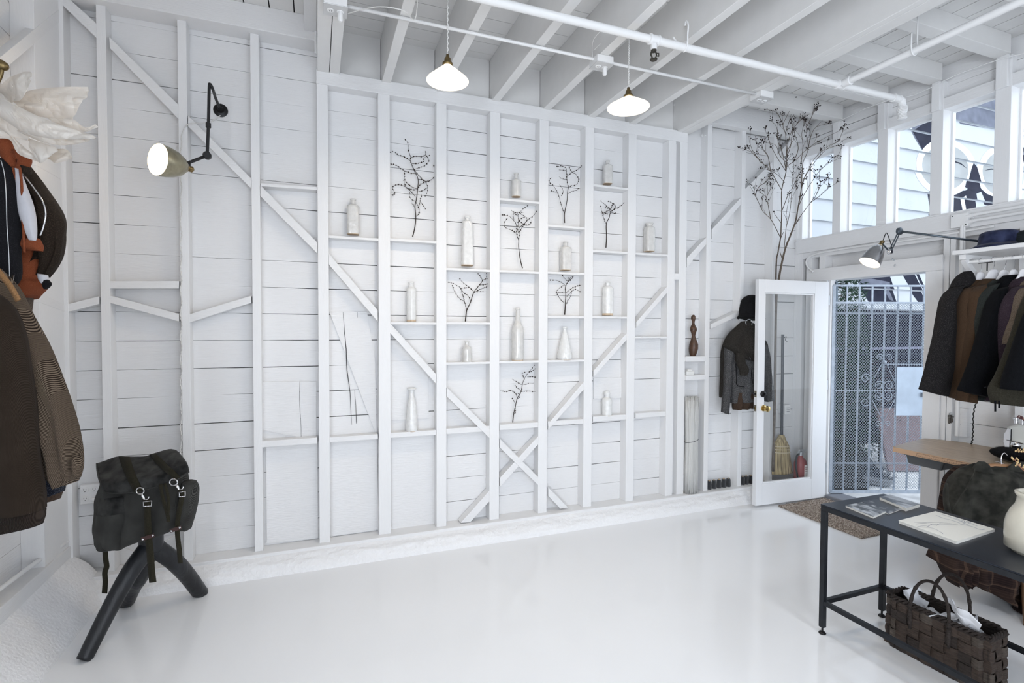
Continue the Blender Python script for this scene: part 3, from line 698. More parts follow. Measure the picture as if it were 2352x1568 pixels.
MB().tube(spline([LB+V((0,-.012,-.035)), LB+V((-.06,-.02,-.09)), onY(447,283,YS-.006), onY(428,288,YS-.006), onY(417,310,YS-.006)], 30)+[onY(416+1.5*math.sin(y*.12)+.9*math.sin(y*.9), y, YS-.006) for y in range(320, 1060, 4)], .0032, 6).build('cord', CORD, tl, smooth=True)

# right wall lamp
K = onX(2066, 531, 3.86); S0 = onX(2300, 560, 4.30); KB = onX(2044, 578, 3.80)
tr = thing('wall_lamp', 'long-armed wall lamp with polished steel bell shade above the doorway', 'wall lamp', S0)
STEEL = mat('brushed_steel_shade', (.42,.42,.43), .3, metal=1, var=.1, scale=30, stretch=(1,1,8)); GUN = mat('gunmetal', (.10,.12,.14), .35, metal=.8)
MB().tube([K, S0], .0075, 10).build('arm', GUN, tr, smooth=True)
MB().lathe(S0, [(.035,0),(.035,.012),(.015,.02)], 20, axis=(-1,0,0)).build('base_plate', GUN, tr)
MB().box(S0.x, XF, S0.y-.03, S0.y+.03, S0.z-.04, S0.z+.04).build('wall_block', WHITEV, tr)
MB().lathe(K+V((0,.014,0)), [(.018,0),(.026,.006),(.026,.022),(.018,.028)], 16, axis=(0,-1,0)).build('joint', GUN, tr, smooth=2)
for s in (-1, 1): MB().tube([K+V((0,.008*s,0)), KB+V((0,.008*s,0))], .004, 8).build('link', GUN, tr)
MB().lathe(KB+V((0,.014,0)), [(.013,0),(.018,.005),(.018,.022),(.013,.028)], 16, axis=(0,-1,0)).build('joint', CHROME, tr, smooth=2)
OC = onX(1997.5, 603.5, 3.76); ax2 = (onX(2033, 558, 3.80)-OC).normalized(); ax2 = (ax2+FW*.42+RT*.1).normalized()
bell(tr, OC, ax2, .068, .150, STEEL, LIN)
hb = OC+ax2*.15
MB().lathe(hb, [(.017,-.004),(.019,.004),(.013,.01),(.015,.034),(.009,.04)], 18, axis=ax2).build('lamp_holder', BRASS, tr, smooth=2)
MB().tube([hb+ax2*.02, KB], .006, 8).build('yoke', GUN, tr)
MB().tube(spline([hb+ax2*.04, hb+ax2*.07+V((-.0,0,.02)), hb+ax2*.06+V((.03,0,.035)), KB+V((.02,0,.03)), KB], 16), .003, 6).build('flex', BLACKM, tr, smooth=True)
MB().ball(OC+ax2*.055, .026, 16, 10).build('bulb', BULB, tr, smooth=True)
point('wall_lamp_light', OC-ax2*.01, 2.0, .045)

# ------------------------------------------------------------------ pipes and boxes under the joists
zp = 3.205; pa = onZ(1195, 0, zp); pb = onZ(2045, 235, zp); py = (pa.y+pb.y)/2
sp = thing('sprinkler_pipe', 'thick white sprinkler pipe running below the joists from left to the front wall', 'pipe', (pb.x, py, zp))
MB().tube([(-1.4, py+.0, zp), (pb.x, py, zp)], .0215, 16).build('pipe', PIPE, sp, smooth=2)
te = onZ(1930, 195, zp); te = V((te.x, py, zp)); hd = onZ(1518, 78, zp); hd = V((hd.x, py, zp))
for cxx in (te.x, hd.x, pb.x-.03):
    MB().lathe((cxx-.035, py, zp), [(.024,0),(.029,.003),(.029,.012),(.026,.014),(.026,.056),(.029,.058),(.029,.067),(.024,.07)], 18, axis=(1,0,0)).build('fitting', PIPE, sp, smooth=2)
MB().tube([(pb.x, py, zp), (pb.x+.03, py, zp-.01), (pb.x+.04, py, zp-.05)], [.026,.028,.024], 14).build('elbow', PIPE, sp, smooth=True)
bb = MB()
for k in range(9):
    bb.lathe((pb.x+.04, py, zp-.055-.010*k), [(.027+.004*math.sin(k*.8),0),(.031+.004*math.sin(k*.8),.005),(.027+.004*math.sin(k*.8),.010)], 12, axis=(.1*math.sin(k),.1,1))
bb.build('wrapped_head', PIPE, sp, smooth=True)
h1 = MB(); h1.lathe(hd+V((0,0,-.025)), [(.018,-.03),(.018,0)], 14); h1.build('outlet', PIPE, sp, smooth=2)
h2 = MB(); q = hd+V((0,0,-.055))
h2.lathe(q, [(.014,-.012),(.016,-.002),(.012,0)], 12); h2.tube(spline([q+V((-.014,0,-.01)), q+V((-.018,0,-.03)), q+V((-.006,0,-.05))], 8), .004, 6); h2.tube(spline([q+V((.014,0,-.01)), q+V((.018,0,-.03)), q+V((.006,0,-.05))], 8), .004, 6)
h2.lathe(q+V((0,0,-.058)), [(.018,0),(.021,.003),(.021,.006),(.008,.01)], 16); h2.tube([q+V((.018,0,-.015)), q+V((.034,0,-.012)), q+V((.034,0,-.03))], .003, 5); h2.tube([q+V((.018,0,-.028)), q+V((.034,0,-.03))], .003, 5)
h2.build('sprinkler_head', mat('dark_bronze', (.05,.045,.035), .5, metal=.6), sp, smooth=2)
hk = onZ(1590, 95, zp); hk = V((hk.x, py, zp))
MB().tube(spline([hk+V((0,.024,0)), hk+V((0,0,-.024)), hk+V((0,-.024,0)), hk+V((0,-.026,.06)), hk+V((0,-.03,.11)), hk+V((0,-.012,.145)), hk+V((0,-.004,.12))], 30), .005, 8).build('hanger_hook', PIPE, sp, smooth=True)
MB().tube([hk+V((-.0,.026,0)), hk+V((-.04,.05,.075))], .006, 6).build('strap', PIPE, sp)
sb = onZ(2352, 15, zp)
sp2 = thing('branch_pipe', 'white branch pipe running towards the viewer along the right windows', 'pipe', (te.x, py-.03, zp))
MB().tube([(te.x, py-.03, zp), (te.x, -3, zp)], .021, 16).build('pipe', PIPE, sp2, smooth=2)
MB().lathe((te.x, py-.075, zp), [(.024,0),(.029,.003),(.029,.014),(.026,.016),(.026,.05)], 18, axis=(0,1,0)).build('fitting', PIPE, sp2, smooth=2)
hk = onZ(2118, 122, zp); hk = V((te.x, hk.y, zp))
MB().tube(spline([hk+V((-.024,0,.10)), hk+V((-.026,0,.02)), hk+V((-.015,0,-.02)), hk+V((.015,0,-.02)), hk+V((.026,0,.02)), hk+V((.024,0,.20))], 24), .004, 6).build('hanger_hook', PIPE, sp2, smooth=True)
zc = ZJ-.012; ca = onZ(830, 17, zc); cb_ = onZ(1600, 190, zc); cy = (ca.y+cb_.y)/2
cd = thing('conduit', 'thin white conduit running below the joists past the ceiling sockets', 'conduit', (1.5, cy, zc))
MB().tube([(.12, cy, zc), (3.08, cy, zc)], .0095, 10).build('tube', PIPE, cd, smooth=True)
PLATE = mat('socket_face', (.62,.62,.62), .35, metal=.3)
def ceiling_box(px, py_, lab, plug=False):
    c = onZ(px, py_, ZJ-.03); c = V((c.x, cy, ZJ-.03))
    t = thing('socket_box', lab, 'socket box', c, 'ceiling socket boxes')
    MB().box(c.x-.058, c.x+.058, c.y-.052, c.y+.052, ZJ-.045, ZJ).build('box', PIPE, t, bevel=.004)
    MB().box(c.x-.060, c.x+.060, c.y-.054, c.y+.054, ZJ-.050, ZJ-.045).build('cover', PLATE, t, bevel=.002)
    for s in (-1, 1):
        so_ = MB().lathe((c.x+.024*s, c.y, ZJ-.0535), [(.017,0),(.018,.002),(.018,.004)], 18).build('socket', PIPE, t)
        m = MB()
        for d in (-.005,.005): m.box(c.x+.024*s+d-.001, c.x+.024*s+d+.001, c.y-.005, c.y+.004, ZJ-.0545, ZJ-.0534)
        m.build('slot', BLACKM, so_)
    if plug:
        MB().lathe((c.x+.024, c.y, ZJ-.10), [(.008,0),(.014,.008),(.014,.04),(.012,.048)], 12).build('plug', PIPE, t, smooth=2)
    return c
b1 = ceiling_box(770, 22, 'white ceiling socket box at the left end of the conduit, above the tall post', True)
b2 = ceiling_box(1385, 143, 'white ceiling socket box with two looping cords between the pendant lamps', True)
b3 = ceiling_box(1743, 228, 'white ceiling socket box at the right end of the conduit by the header beam')
def cordt(name, pts, lab, r=.003, n=40, m=None):
    o = MB().tube(spline(pts, n), r, 6).build(name, m or CORD, smooth=True); tag(o, lab, 'cord'); return o
cordt('looped_cord', [b2+V((-.064,0,.02)), b2+V((-.075,-.03,.12)), b2+V((.0,-.10,.20)), b2+V((.03,-.12,.235)), b2+V((.01,-.10,.15)), b2+V((-.068,-.02,.06))], 'thin white cord looping up from the socket box between the lamps')
cordt('looped_cord', [(.16,cy+.02,ZJ-.04),(.30,cy-.15,ZJ-.07),(.42,cy-.2,ZJ-.09),(.50,cy-.1,ZJ-.06),(.48,cy-.3,ZJ+.0)], 'thin white cord hanging in a loop below the leftmost joists')
c = onY(1549, 242, YP-.035)
o = MB().lathe(c, [(.018,0),(.020,.01),(.020,.03),(.014,.036)], 16, axis=(.5,-1,0)).tube([c, c+V((0,0,-.2))], .003, 6).build('white_knob_insulator', PIPE, smooth=2); tag(o, 'small white knob with a thin rod above the end of the shelf wall', 'fitting')
ck = onY(1617, 318, YP-.06)
o = MB().tube([ck+V((.03*math.cos(t*.22), -.012*math.sin(t*.1), .03*math.sin(t*.22))) for t in range(-6, 14)], .0028, 6).ball(ck+V((-.005,.02,.035)), .012).build('wall_hook', PIPE, smooth=True); tag(o, 'small white ring hook on the first stud right of the shelf wall', 'hook')
# ================================================================== DOOR, GATE, MAT AND THE ALLEY OUTSIDE
DOORM = mat('white_gloss_door_paint', (.80,.81,.83), .3, bump=.1, scale=20)
HG = V((XF-.025, DY1, 0)); d_ = ray(1739.5, 900); lo, hi = 3.0, 4.4
def ptx(X): q = onX(1739.5, 900, X); return V((q.x, q.y, 0))
for _ in range(40):
    mid = (lo+hi)/2
    if (ptx(mid)-HG).length > .80: lo = mid
    else: hi = mid
FE = ptx(lo); dd = (FE-HG).normalized(); dn = V((-dd.y, dd.x, 0))
if dn.y > 0: dn = -dn      # dn points to the viewer
door = root('door_1', HG)
DL = (FE-HG).length; TH = .042
def dbox(mb, a, b, z0, z1, t0=-TH, t1=0): # a..b metres from the hinge, t along dn
    P = [HG+dd*a+dn*t0, HG+dd*b+dn*t0, HG+dd*b+dn*t1, HG+dd*a+dn*t1]
    mb.prism([p+V((0,0,z0)) for p in P], (0,0,z1-z0)); return mb
ztop = 2.015
def dz(px, py, a): # height of pixel on the door plane
    p = HG+dd*a; 
    d = ray(px, py); t = (p-EYE).dot(dn)/d.dot(dn); return (EYE+d*t)
gl = dz(1758, 671, .7); gr = dz(1872, 674, .1); gb = dz(1758, 1111, .7); gt = gl.z
ga = (V((gr.x, gr.y, 0))-HG).dot(dd); gbx = (V((gl.x, gl.y, 0))-HG).dot(dd)
dz0 = max(.022, dz(1739.5, 1171, DL).z)
MB_ = MB(); dbox(MB_, 0, ga, dz0, ztop); MB_.build('stile', DOORM, door, bevel=.003)
MB_ = MB(); dbox(MB_, gbx, DL, dz0, ztop); MB_.build('stile', DOORM, door, bevel=.003)
MB_ = MB(); dbox(MB_, ga, gbx, gt, ztop); MB_.build('rail', DOORM, door, bevel=.003)
MB_ = MB(); dbox(MB_, ga, gbx, dz0, gb.z); MB_.build('rail', DOORM, door, bevel=.003)
MB_ = MB()
for a, b, z0, z1 in ((ga,gbx,gt-.012,gt),(ga,gbx,gb.z,gb.z+.012),(ga,ga+.012,gb.z,gt),(gbx-.012,gbx,gb.z,gt)): dbox(MB_, a, b, z0, z1, -TH+.006, -.006)
MB_.build('glazing_bead', DOORM, door, bevel=.003)
MB_ = MB(); dbox(MB_, ga+.004, gbx-.004, gb.z+.004, gt-.004, -.024, -.019); MB_.build('pane', GLASS, door)
def dpt(px, py, off=0):
    d = ray(px, py); t = ((HG+dn*off)-EYE).dot(dn)/d.dot(dn); return EYE+d*t
kp = dpt(1754, 937); kz = kp.z
MB().lathe(kp, [(.029,0),(.027,.006),(.012,.01),(.011,.022),(.022,.03),(.027,.042),(.024,.052),(.010,.056)], 24, axis=dn).build('door_knob', mat('polished_brass', (.60,.44,.18), .18, metal=1), door, smooth=2)
MB().lathe(kp-dn*TH, [(.029,0),(.027,.006),(.012,.01),(.011,.022),(.022,.03),(.027,.042),(.024,.052),(.010,.056)], 24, axis=-dn).build('door_knob', bpy.data.materials['polished_brass'], door, smooth=2)
bp = dpt(1752, 904.5); MB().lathe(bp, [(.028,0),(.028,.012),(.022,.016),(.010,.018)], 24, axis=dn).obox(bp+dn*.024, dd, (0,0,1), dn, .004, .012, .008).build('deadbolt', BLACKM, door, smooth=2)
for z, h in ((kz, .028), (bp.z, .028)):
    c = HG+dd*(DL+.0008)-dn*TH/2+V((0,0,z)); MB().obox(c, dd, dn, (0,0,1), .001, .013, h).build('latch_plate', mat('tarnished_plate', (.35,.32,.25), .4, metal=.8) if 'tarnished_plate' not in bpy.data.materials else bpy.data.materials['tarnished_plate'], door)
    MB().obox(c+dd*.004, dd, dn, (0,0,1), .004, .006, .009).build('latch', BLACKM if z != kz else BRASS, door)
for z in (.25, 1.02, 1.8): MB().lathe(HG+V((.008,.006,z)), [(.008,0),(.008,.09)], 10).build('hinge', GALV, door)

# gate, swung outwards
GM = mat('pale_blue_grey_gate_paint', (.40,.45,.52), .45, metal=.2, var=.12, scale=30)
GMD = mat('darker_gate_post_paint', (.12,.16,.20), .5, metal=.3)
gdep = 4.78
GH = atD(1909, 900, gdep); GR = RT.copy(); GR.z = 0; GR.normalize(); GN = V((-GR.y, GR.x, 0))
gz = lambda py: atD(1909, py, gdep).z
gx = lambda px: (px-1909)*gdep/FPX
gate = thing('security_gate', 'pale blue-grey steel gate with diamond mesh and scrollwork, swung open outside the door', 'gate', (GH.x, GH.y, gz(1130)))
def gp(px, py, o=0): 
    p = V((GH.x, GH.y, 0))+GR*gx(px)+GN*o; p.z = gz(py); return p
def gbar(name, p, q, w, m=GM, t=None):
    mb = MB(); mb.beam(p, q, w, t or w, up=GN if abs((q-p).normalized().z) > .5 else (0,0,1)); return mb.build(name, m, gate, bevel=.001)
XR = 2165
gbar('frame', gp(1910,656), gp(1910,1131), .028); gbar('frame', gp(XR,656), gp(XR,1131), .028)
gbar('frame', gp(1909,656), gp(XR,656), .018); gbar('frame', gp(1909,1130), gp(XR,1130), .028)
for y, w in ((695,.018),(719,.012),(897,.012),(1064,.012)): gbar('rail', gp(1912,y), gp(XR,y), w)
gbar('rail', gp(2028,836), gp(XR,836), .014)
for x in (1941,1969.5,1999,2028,2057.5,2087,2117,2146): gbar('bar', gp(x,656), gp(x,1128), .012)
mm = MB(); o = -.008
cw = 5.9
nc = int((XR-1914)/cw)
for i in range(nc):
    x = 1914+i*cw
    for s in (0, 1):
        pts = []; y = 697; k = 0
        while y <= 1128: pts.append(gp(x+(cw if (k+s) % 2 else 0), y, o)); y += 6.75; k += 1
        mm.tube(pts, .0023, 3, caps=False)
mm.build('diamond_mesh', GM, gate)
pl = MB(); pl.prism([gp(2056,842,-.016), gp(XR,842,-.016), gp(XR,953,-.016), gp(2056,953,-.016)], GN*.003); pl.build('steel_plate', mat('pale_blue_steel_plate', (.50,.58,.68), .45, metal=.2, var=.12, scale=7), gate, bevel=.001)
bxm = MB(); bxm.obox(gp(2118,905,-.03), GR, GN, V((0,0,1)), .02, .012, .02); bxm.build('lock_box', GM, gate, bevel=.002)
sc = MB()
def scroll(cx, cy, r, a0, turns, sgn):
    P = []
    for i in range(26):
        t = i/25; a = a0+sgn*t*turns*6.283; rr = r*(1-.8*t); P.append(gp(cx+math.cos(a)*rr, cy-math.sin(a)*rr, -.014))
    sc.tube(P, .0035, 5)
for cx, s in ((2016,1),(2038,-1)):
    scroll(cx, 820, 8, 1.57-s*1.4, 1.4, s); scroll(cx, 884, 11, 1.57-s*1.4, 1.6, s); scroll(cx, 908, 11, -1.57+s*1.4, 1.6, -s); scroll(cx, 973, 7, 1.57-s*1.4, 1.4, s)
scroll(1985, 868, 13, -1.0, 1.5, 1); scroll(1985, 922, 12, 1.0, 1.5, -1)
for a, b in (((2023,832),(2002,872)),((2031,832),(2053,878)),((2001,917),(2024,962)),((2053,917),(2028,964))): sc.tube([gp(*a,-.014), gp(*b,-.014)], .0035, 5)
sc.ball(gp(2027,831,-.016), .018, 8, 6); sc.ball(gp(2027,964,-.016), .010, 8, 6)
sc.build('scrollwork', GM, gate, smooth=True)
MB().box(XF+.051, XF+.075, DY1-.012, DY1+.02, .03, 2.02).build('door_stop', GMD, wf)
# braided door mat
MATM, N2, L2, B2 = nt('braided_jute')
B2.inputs['Roughness'].default_value = .95
tc = N2.new('ShaderNodeTexCoord'); mp = N2.new('ShaderNodeMapping'); mp.inputs['Scale'].default_value = (1, 1, 1)
w1 = N2.new('ShaderNodeTexWave'); w1.inputs['Scale'].default_value = 22; w1.inputs['Distortion'].default_value = 2.2; w1.inputs['Detail'].default_value = 2; w1.inputs['Detail Scale'].default_value = 6
vz = N2.new('ShaderNodeTexVoronoi'); vz.inputs['Scale'].default_value = 95
rp = N2.new('ShaderNodeValToRGB'); rp.color_ramp.elements[0].position = .05; rp.color_ramp.elements[0].color = (.66,.58,.50,1); rp.color_ramp.elements[1].position = .75; rp.color_ramp.elements[1].color = (.20,.15,.12,1)
L2.new(tc.outputs['Object'], mp.inputs[0]); L2.new(mp.outputs[0], w1.inputs[0]); L2.new(mp.outputs[0], vz.inputs[0]); L2.new(vz.outputs[0], rp.inputs[0]); L2.new(rp.outputs[0], B2.inputs['Base Color'])
bm_ = N2.new('ShaderNodeBump'); bm_.inputs['Strength'].default_value = 1; bm_.inputs['Distance'].default_value = .01; bm_.invert = True; L2.new(vz.outputs[0], bm_.inputs['Height']); L2.new(bm_.outputs[0], B2.inputs['Normal'])
random.seed(8)
mt = MB()
for k in range(30):
    x = 3.842+k*.0198; P = [V((x+.002*math.sin(y*.7+k), 2.655+y*.0124+rnd(-.001,.001), .009)) for y in range(61)]
    mt.tube(P, [.0112+.0022*math.sin(i*2.1+k*1.7) for i in range(61)], 6)
tag(mt.build('door_mat', MATM, smooth=True), 'brown braided rectangular door mat on the floor inside the doorway', 'mat')

# ---- outside
CONC = mat('pale_concrete_ground', (.62,.62,.62), .9, var=.15, scale=8, bump=.3)
MB().box(XF+.16, 16, -4, 5.2, -.06, -.01).build('ground', CONC)['kind'] = 'structure'
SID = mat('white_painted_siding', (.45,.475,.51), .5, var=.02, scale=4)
PAINTD = mat('dark_grey_mural_paint', (.030,.032,.048), .9, spec=.03, var=.2, scale=6); PAINTG = mat('mid_grey_mural_paint', (.15,.16,.20), .9, spec=.05, var=.25, scale=5)
PAINTW = mat('white_mural_paint', (.66,.68,.70), .5); PAINTL = mat('pale_warm_grey_mural_paint', (.31,.32,.32), .6, var=.1, scale=4)
YN = 4.9
nw = thing('neighbour_building', 'building across the alley with white horizontal siding and a grey painted mural', 'building', (9, YN, 0))
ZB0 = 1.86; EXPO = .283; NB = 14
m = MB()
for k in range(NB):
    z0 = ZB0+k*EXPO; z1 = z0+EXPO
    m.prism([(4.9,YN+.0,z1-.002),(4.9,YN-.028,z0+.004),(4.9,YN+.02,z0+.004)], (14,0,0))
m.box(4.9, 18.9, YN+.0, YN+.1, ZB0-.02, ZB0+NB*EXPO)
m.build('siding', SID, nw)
lv = MB(); 
def clip(poly, z, keep_above):
    out = []; n = len(poly)
    for i in range(n):
        a, b = poly[i], poly[(i+1) % n]; ia = (a[1] >= z) == keep_above; ib = (b[1] >= z) == keep_above
        if ia: out.append(a)
        if ia != ib:
            t = (z-a[1])/(b[1]-a[1]); out.append((a[0]+(b[0]-a[0])*t, z))
    return out
def paint(pix, m, lift=.0015, name='mural_patch'):
    P = [(onY(x, y, YN).x, onY(x, y, YN).z) for x, y in pix]
    mb = MB()
    for k in range(NB):
        z0 = ZB0+k*EXPO+.004; z1 = z0+EXPO-.016
        q = clip(clip(P, z0, True), z1, False)
        if len(q) < 3: continue
        f = lambda z: YN-.028*(1-(z-z0+.004)/EXPO)-lift
        mb.add([(x, f(z)-.0008, z) for x, z in q], [tuple(range(len(q)))])
    if mb.v: mb.build(name, m, nw)
def ell(cx, cy, rx, ry, a0=0, a1=6.283, n=36): return [(cx+rx*math.cos(a0+(a1-a0)*i/n), cy-ry*math.sin(a0+(a1-a0)*i/n)) for i in range(n)]
paint([(2088,240),(2300,180),(2300,300),(2205,285),(2190,260),(2150,260),(2137,330),(2120,360),(2100,320),(2088,290)], PAINTG, .0006)
paint([(2095,300),(2140,270),(2190,280),(2180,345),(2150,430),(2140,500),(2133,520),(2130,440),(2128,380),(2112,340)], PAINTD, .0010)
paint([(2185,250),(2290,215),(2290,300),(2250,290),(2185,275)], PAINTG, .0012)
paint(ell(2168,385,68,66), PAINTW, .0018); paint(ell(2168,385,54,52), PAINTL, .0024)
paint(ell(2302,400,62,66), PAINTW, .0018); paint(ell(2302,400,48,52), PAINTL, .0024)
paint([(2214,430),(2230,385),(2236,374),(2243,385),(2252,440),(2240,445)], PAINTD, .0026)
paint([(2178,442),(2215,438),(2238,420),(2240,470),(2236,500),(2176,500)], PAINTD, .0014)
paint([(2205,455),(2214,450),(2216,490),(2208,495)], PAINTW, .0026)
paint([(2248,430),(2262,445),(2300,462),(2330,455),(2300,480),(2260,470)], PAINTD, .0027)
paint([(2185,368),(2205,374),(2219,388),(2205,378),(2185,371)], PAINTD, .003); paint([(2258,392),(2275,387),(2300,390),(2275,390)], PAINTD, .003)
paint([(2316,200),(2400,170),(2400,330),(2340,300),(2316,330)], PAINTD, .0014)
paint([(2345,340),(2400,330),(2400,400),(2350,390)], PAINTD, .0028)
# parts seen through the doorway
paint([(1963,640),(2040,625),(2056,693),(1993,695),(1980,670)], PAINTD, .0012)
paint([(1963,642),(2000,640),(2040,648),(2040,656),(1970,652)], PAINTG, .0026)
paint([(2072,632),(2098,626),(2112,660),(2124,695),(2108,697),(2088,665)], PAINTD, .0012)
paint([(2103,628),(2109,628),(2121,662),(2135,690),(2128,695),(2112,655)], PAINTD, .0012)
paint([(2030,665),(2036,650),(2044,675),(2050,692),(2040,688)], PAINTG, .0026)
# lower part of that building: dark slatted shutter
SHUT = mat('dark_violet_grey_shutter', (.014,.014,.024), .9, spec=.03, var=.25, scale=5)
m = MB()
for k in range(13): m.box(6.3, 16, YN-.02, YN+.03, .02+k*.141, .02+k*.141+.131)
m.box(6.3, 16, YN+.03, YN+.1, -.01, ZB0-.02)
m.build('shutter', SHUT, nw)
MB().box(6.3, 16, YN-.035, YN-.02, 1.30, 1.335).build('shutter_rail', mat('pale_violet_rail', (.17,.17,.25), .6), nw)
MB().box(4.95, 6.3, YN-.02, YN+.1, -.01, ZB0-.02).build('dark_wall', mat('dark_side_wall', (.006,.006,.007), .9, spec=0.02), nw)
sb_ = [onZ(x, y, 0) for x, y in ((1900,1127),(1990,1124),(2003,1108),(2020,1082))]+[V((6.95,4.87,0)), V((4.95,4.87,0))]
MB().prism([V((p.x, p.y, -.02)) for p in sb_], (0,0,.03)).build('dark_ground_patch', mat('near_black_ground', (.008,.008,.008), .95, bump=1, scale=40))  # near-black patch laid over the pale ground below the shrubs
tag(bpy.data.objects['dark_ground_patch'], 'near-black ground patch under the shrubs outside the hinge side of the gate', 'soil')
# leaning board, pot, shrubs, conifer
BRD = mat('faded_terracotta_board', (.22,.16,.165), .9, spec=.05, var=.12, scale=5)
q = [atD(2042,1105,5.75), atD(2200,1082,5.75), atD(2200,935,6.0), atD(2014,940,6.0)]
q[0].z = 0; q[1].z = 0
tag(MB().prism(q, (.02,.04,0)).build('leaning_board', BRD), 'large faded terracotta sheet leaning outside behind the gate', 'board')
POT = mat('concrete_planter', (.24,.25,.26), .8)
pc = onZ(2017, 1112, -.01); pc = V((pc.x, pc.y, -.01))
pt = thing('potted_plant', 'low plant in a round grey concrete bowl on the ground outside the gate', 'plant', pc)
MB().lathe(pc, [(.07,0),(.115,.02),(.13,.07),(.12,.075),(.11,.05)], 24).build('pot', POT, pt, smooth=2)
def foliage(mb, fn, n, s0, s1, seed):
    r = random.Random(seed)
    for _ in range(n):
        c = V(fn(r)); a = V((r.uniform(-1,1), r.uniform(-1,1), r.uniform(-.3,1))).normalized(); b = a.orthogonal().normalized(); b = (b*math.cos(r.random()*6)+a.cross(b)*math.sin(r.random()*6)); s = r.uniform(s0, s1)
        mb.add([c-b*s*.18, c+a*s*.5-V((0,0,s*.05)), c+b*s*.18, c+a*s], [(0,3,2),(0,1,3)] if False else [(0,1,3),(1,2,3)])
LG = mat('dusty_blue_green_leaves', (.07,.08,.10), .95, spec=.05, var=.3, scale=30); LD = mat('dark_green_leaves', (.018,.034,.022), .95, spec=.05, var=.4, scale=20); LR = mat('dark_red_leaves', (.05,.022,.022), .95, spec=.05, var=.4, scale=20)
f = MB(); foliage(f, lambda r: pc+V((r.gauss(0,.06), r.gauss(0,.06), .07+abs(r.gauss(0,.06)))), 500, .02, .05, 1); f.build('leaves', LG, pt)
def bush(name, c, R, hz, n, m, lab, cat, seed, s=(.03,.09), taper=0, trunk=.02):
    c = V(c); t = thing(name, lab, cat, c)
    st = MB(); r = random.Random(seed)
    st.tube([c, c+V((r.uniform(-.03,.03),0,hz*.5)), c+V((0,0,hz*.95))], [trunk, trunk*.7, trunk*.2], 6)
    for k in range(18):
        z = r.uniform(.1,.9)*hz; a = r.uniform(0,6.28); L = R*(1-taper*z/hz)*r.uniform(.6,1)
        st.tube([c+V((0,0,z)), c+V((math.cos(a)*L*.5, math.sin(a)*L*.5, z+L*.2)), c+V((math.cos(a)*L, math.sin(a)*L, z+L*.3))], [trunk*.35, trunk*.25, .002], 4)
    st.build('stem', mat('bark', (.05,.04,.035), .9) if 'bark' not in bpy.data.materials else bpy.data.materials['bark'], t)
    f = MB()
    def fn(r):
        z = r.random()**.8; q = R*(1-taper*z)*math.sqrt(r.random()); a = r.uniform(0,6.28)
        return c+V((math.cos(a)*q, math.sin(a)*q, hz*(.04+.96*z)))
    foliage(f, fn, n, s[0], s[1], seed); f.build('foliage', m, t)
bc = atD(1938, 1100, 5.6); bush('shrub', (bc.x, bc.y, -.01), .34, 1.68, 6500, LD, 'dark green shrub filling the left side of the gate, outside', 'shrub', 3, (.02,.055))
bc = atD(2020, 1100, 6.1); bush('shrub', (bc.x, bc.y, -.01), .20, 1.25, 2200, LR, 'thin reddish shrub behind the middle of the gate', 'shrub', 4, (.015,.04))
bc = atD(1935, 1100, 6.3); bush('conifer', (bc.x, bc.y, -.01), .38, 2.6, 5200, mat('conifer_needles', (.04,.07,.05), .9, spec=.1, var=.5, scale=15), 'taller conifer with feathery green tips rising above the gate at its hinge side', 'tree', 5, (.03,.09), .65, .03)
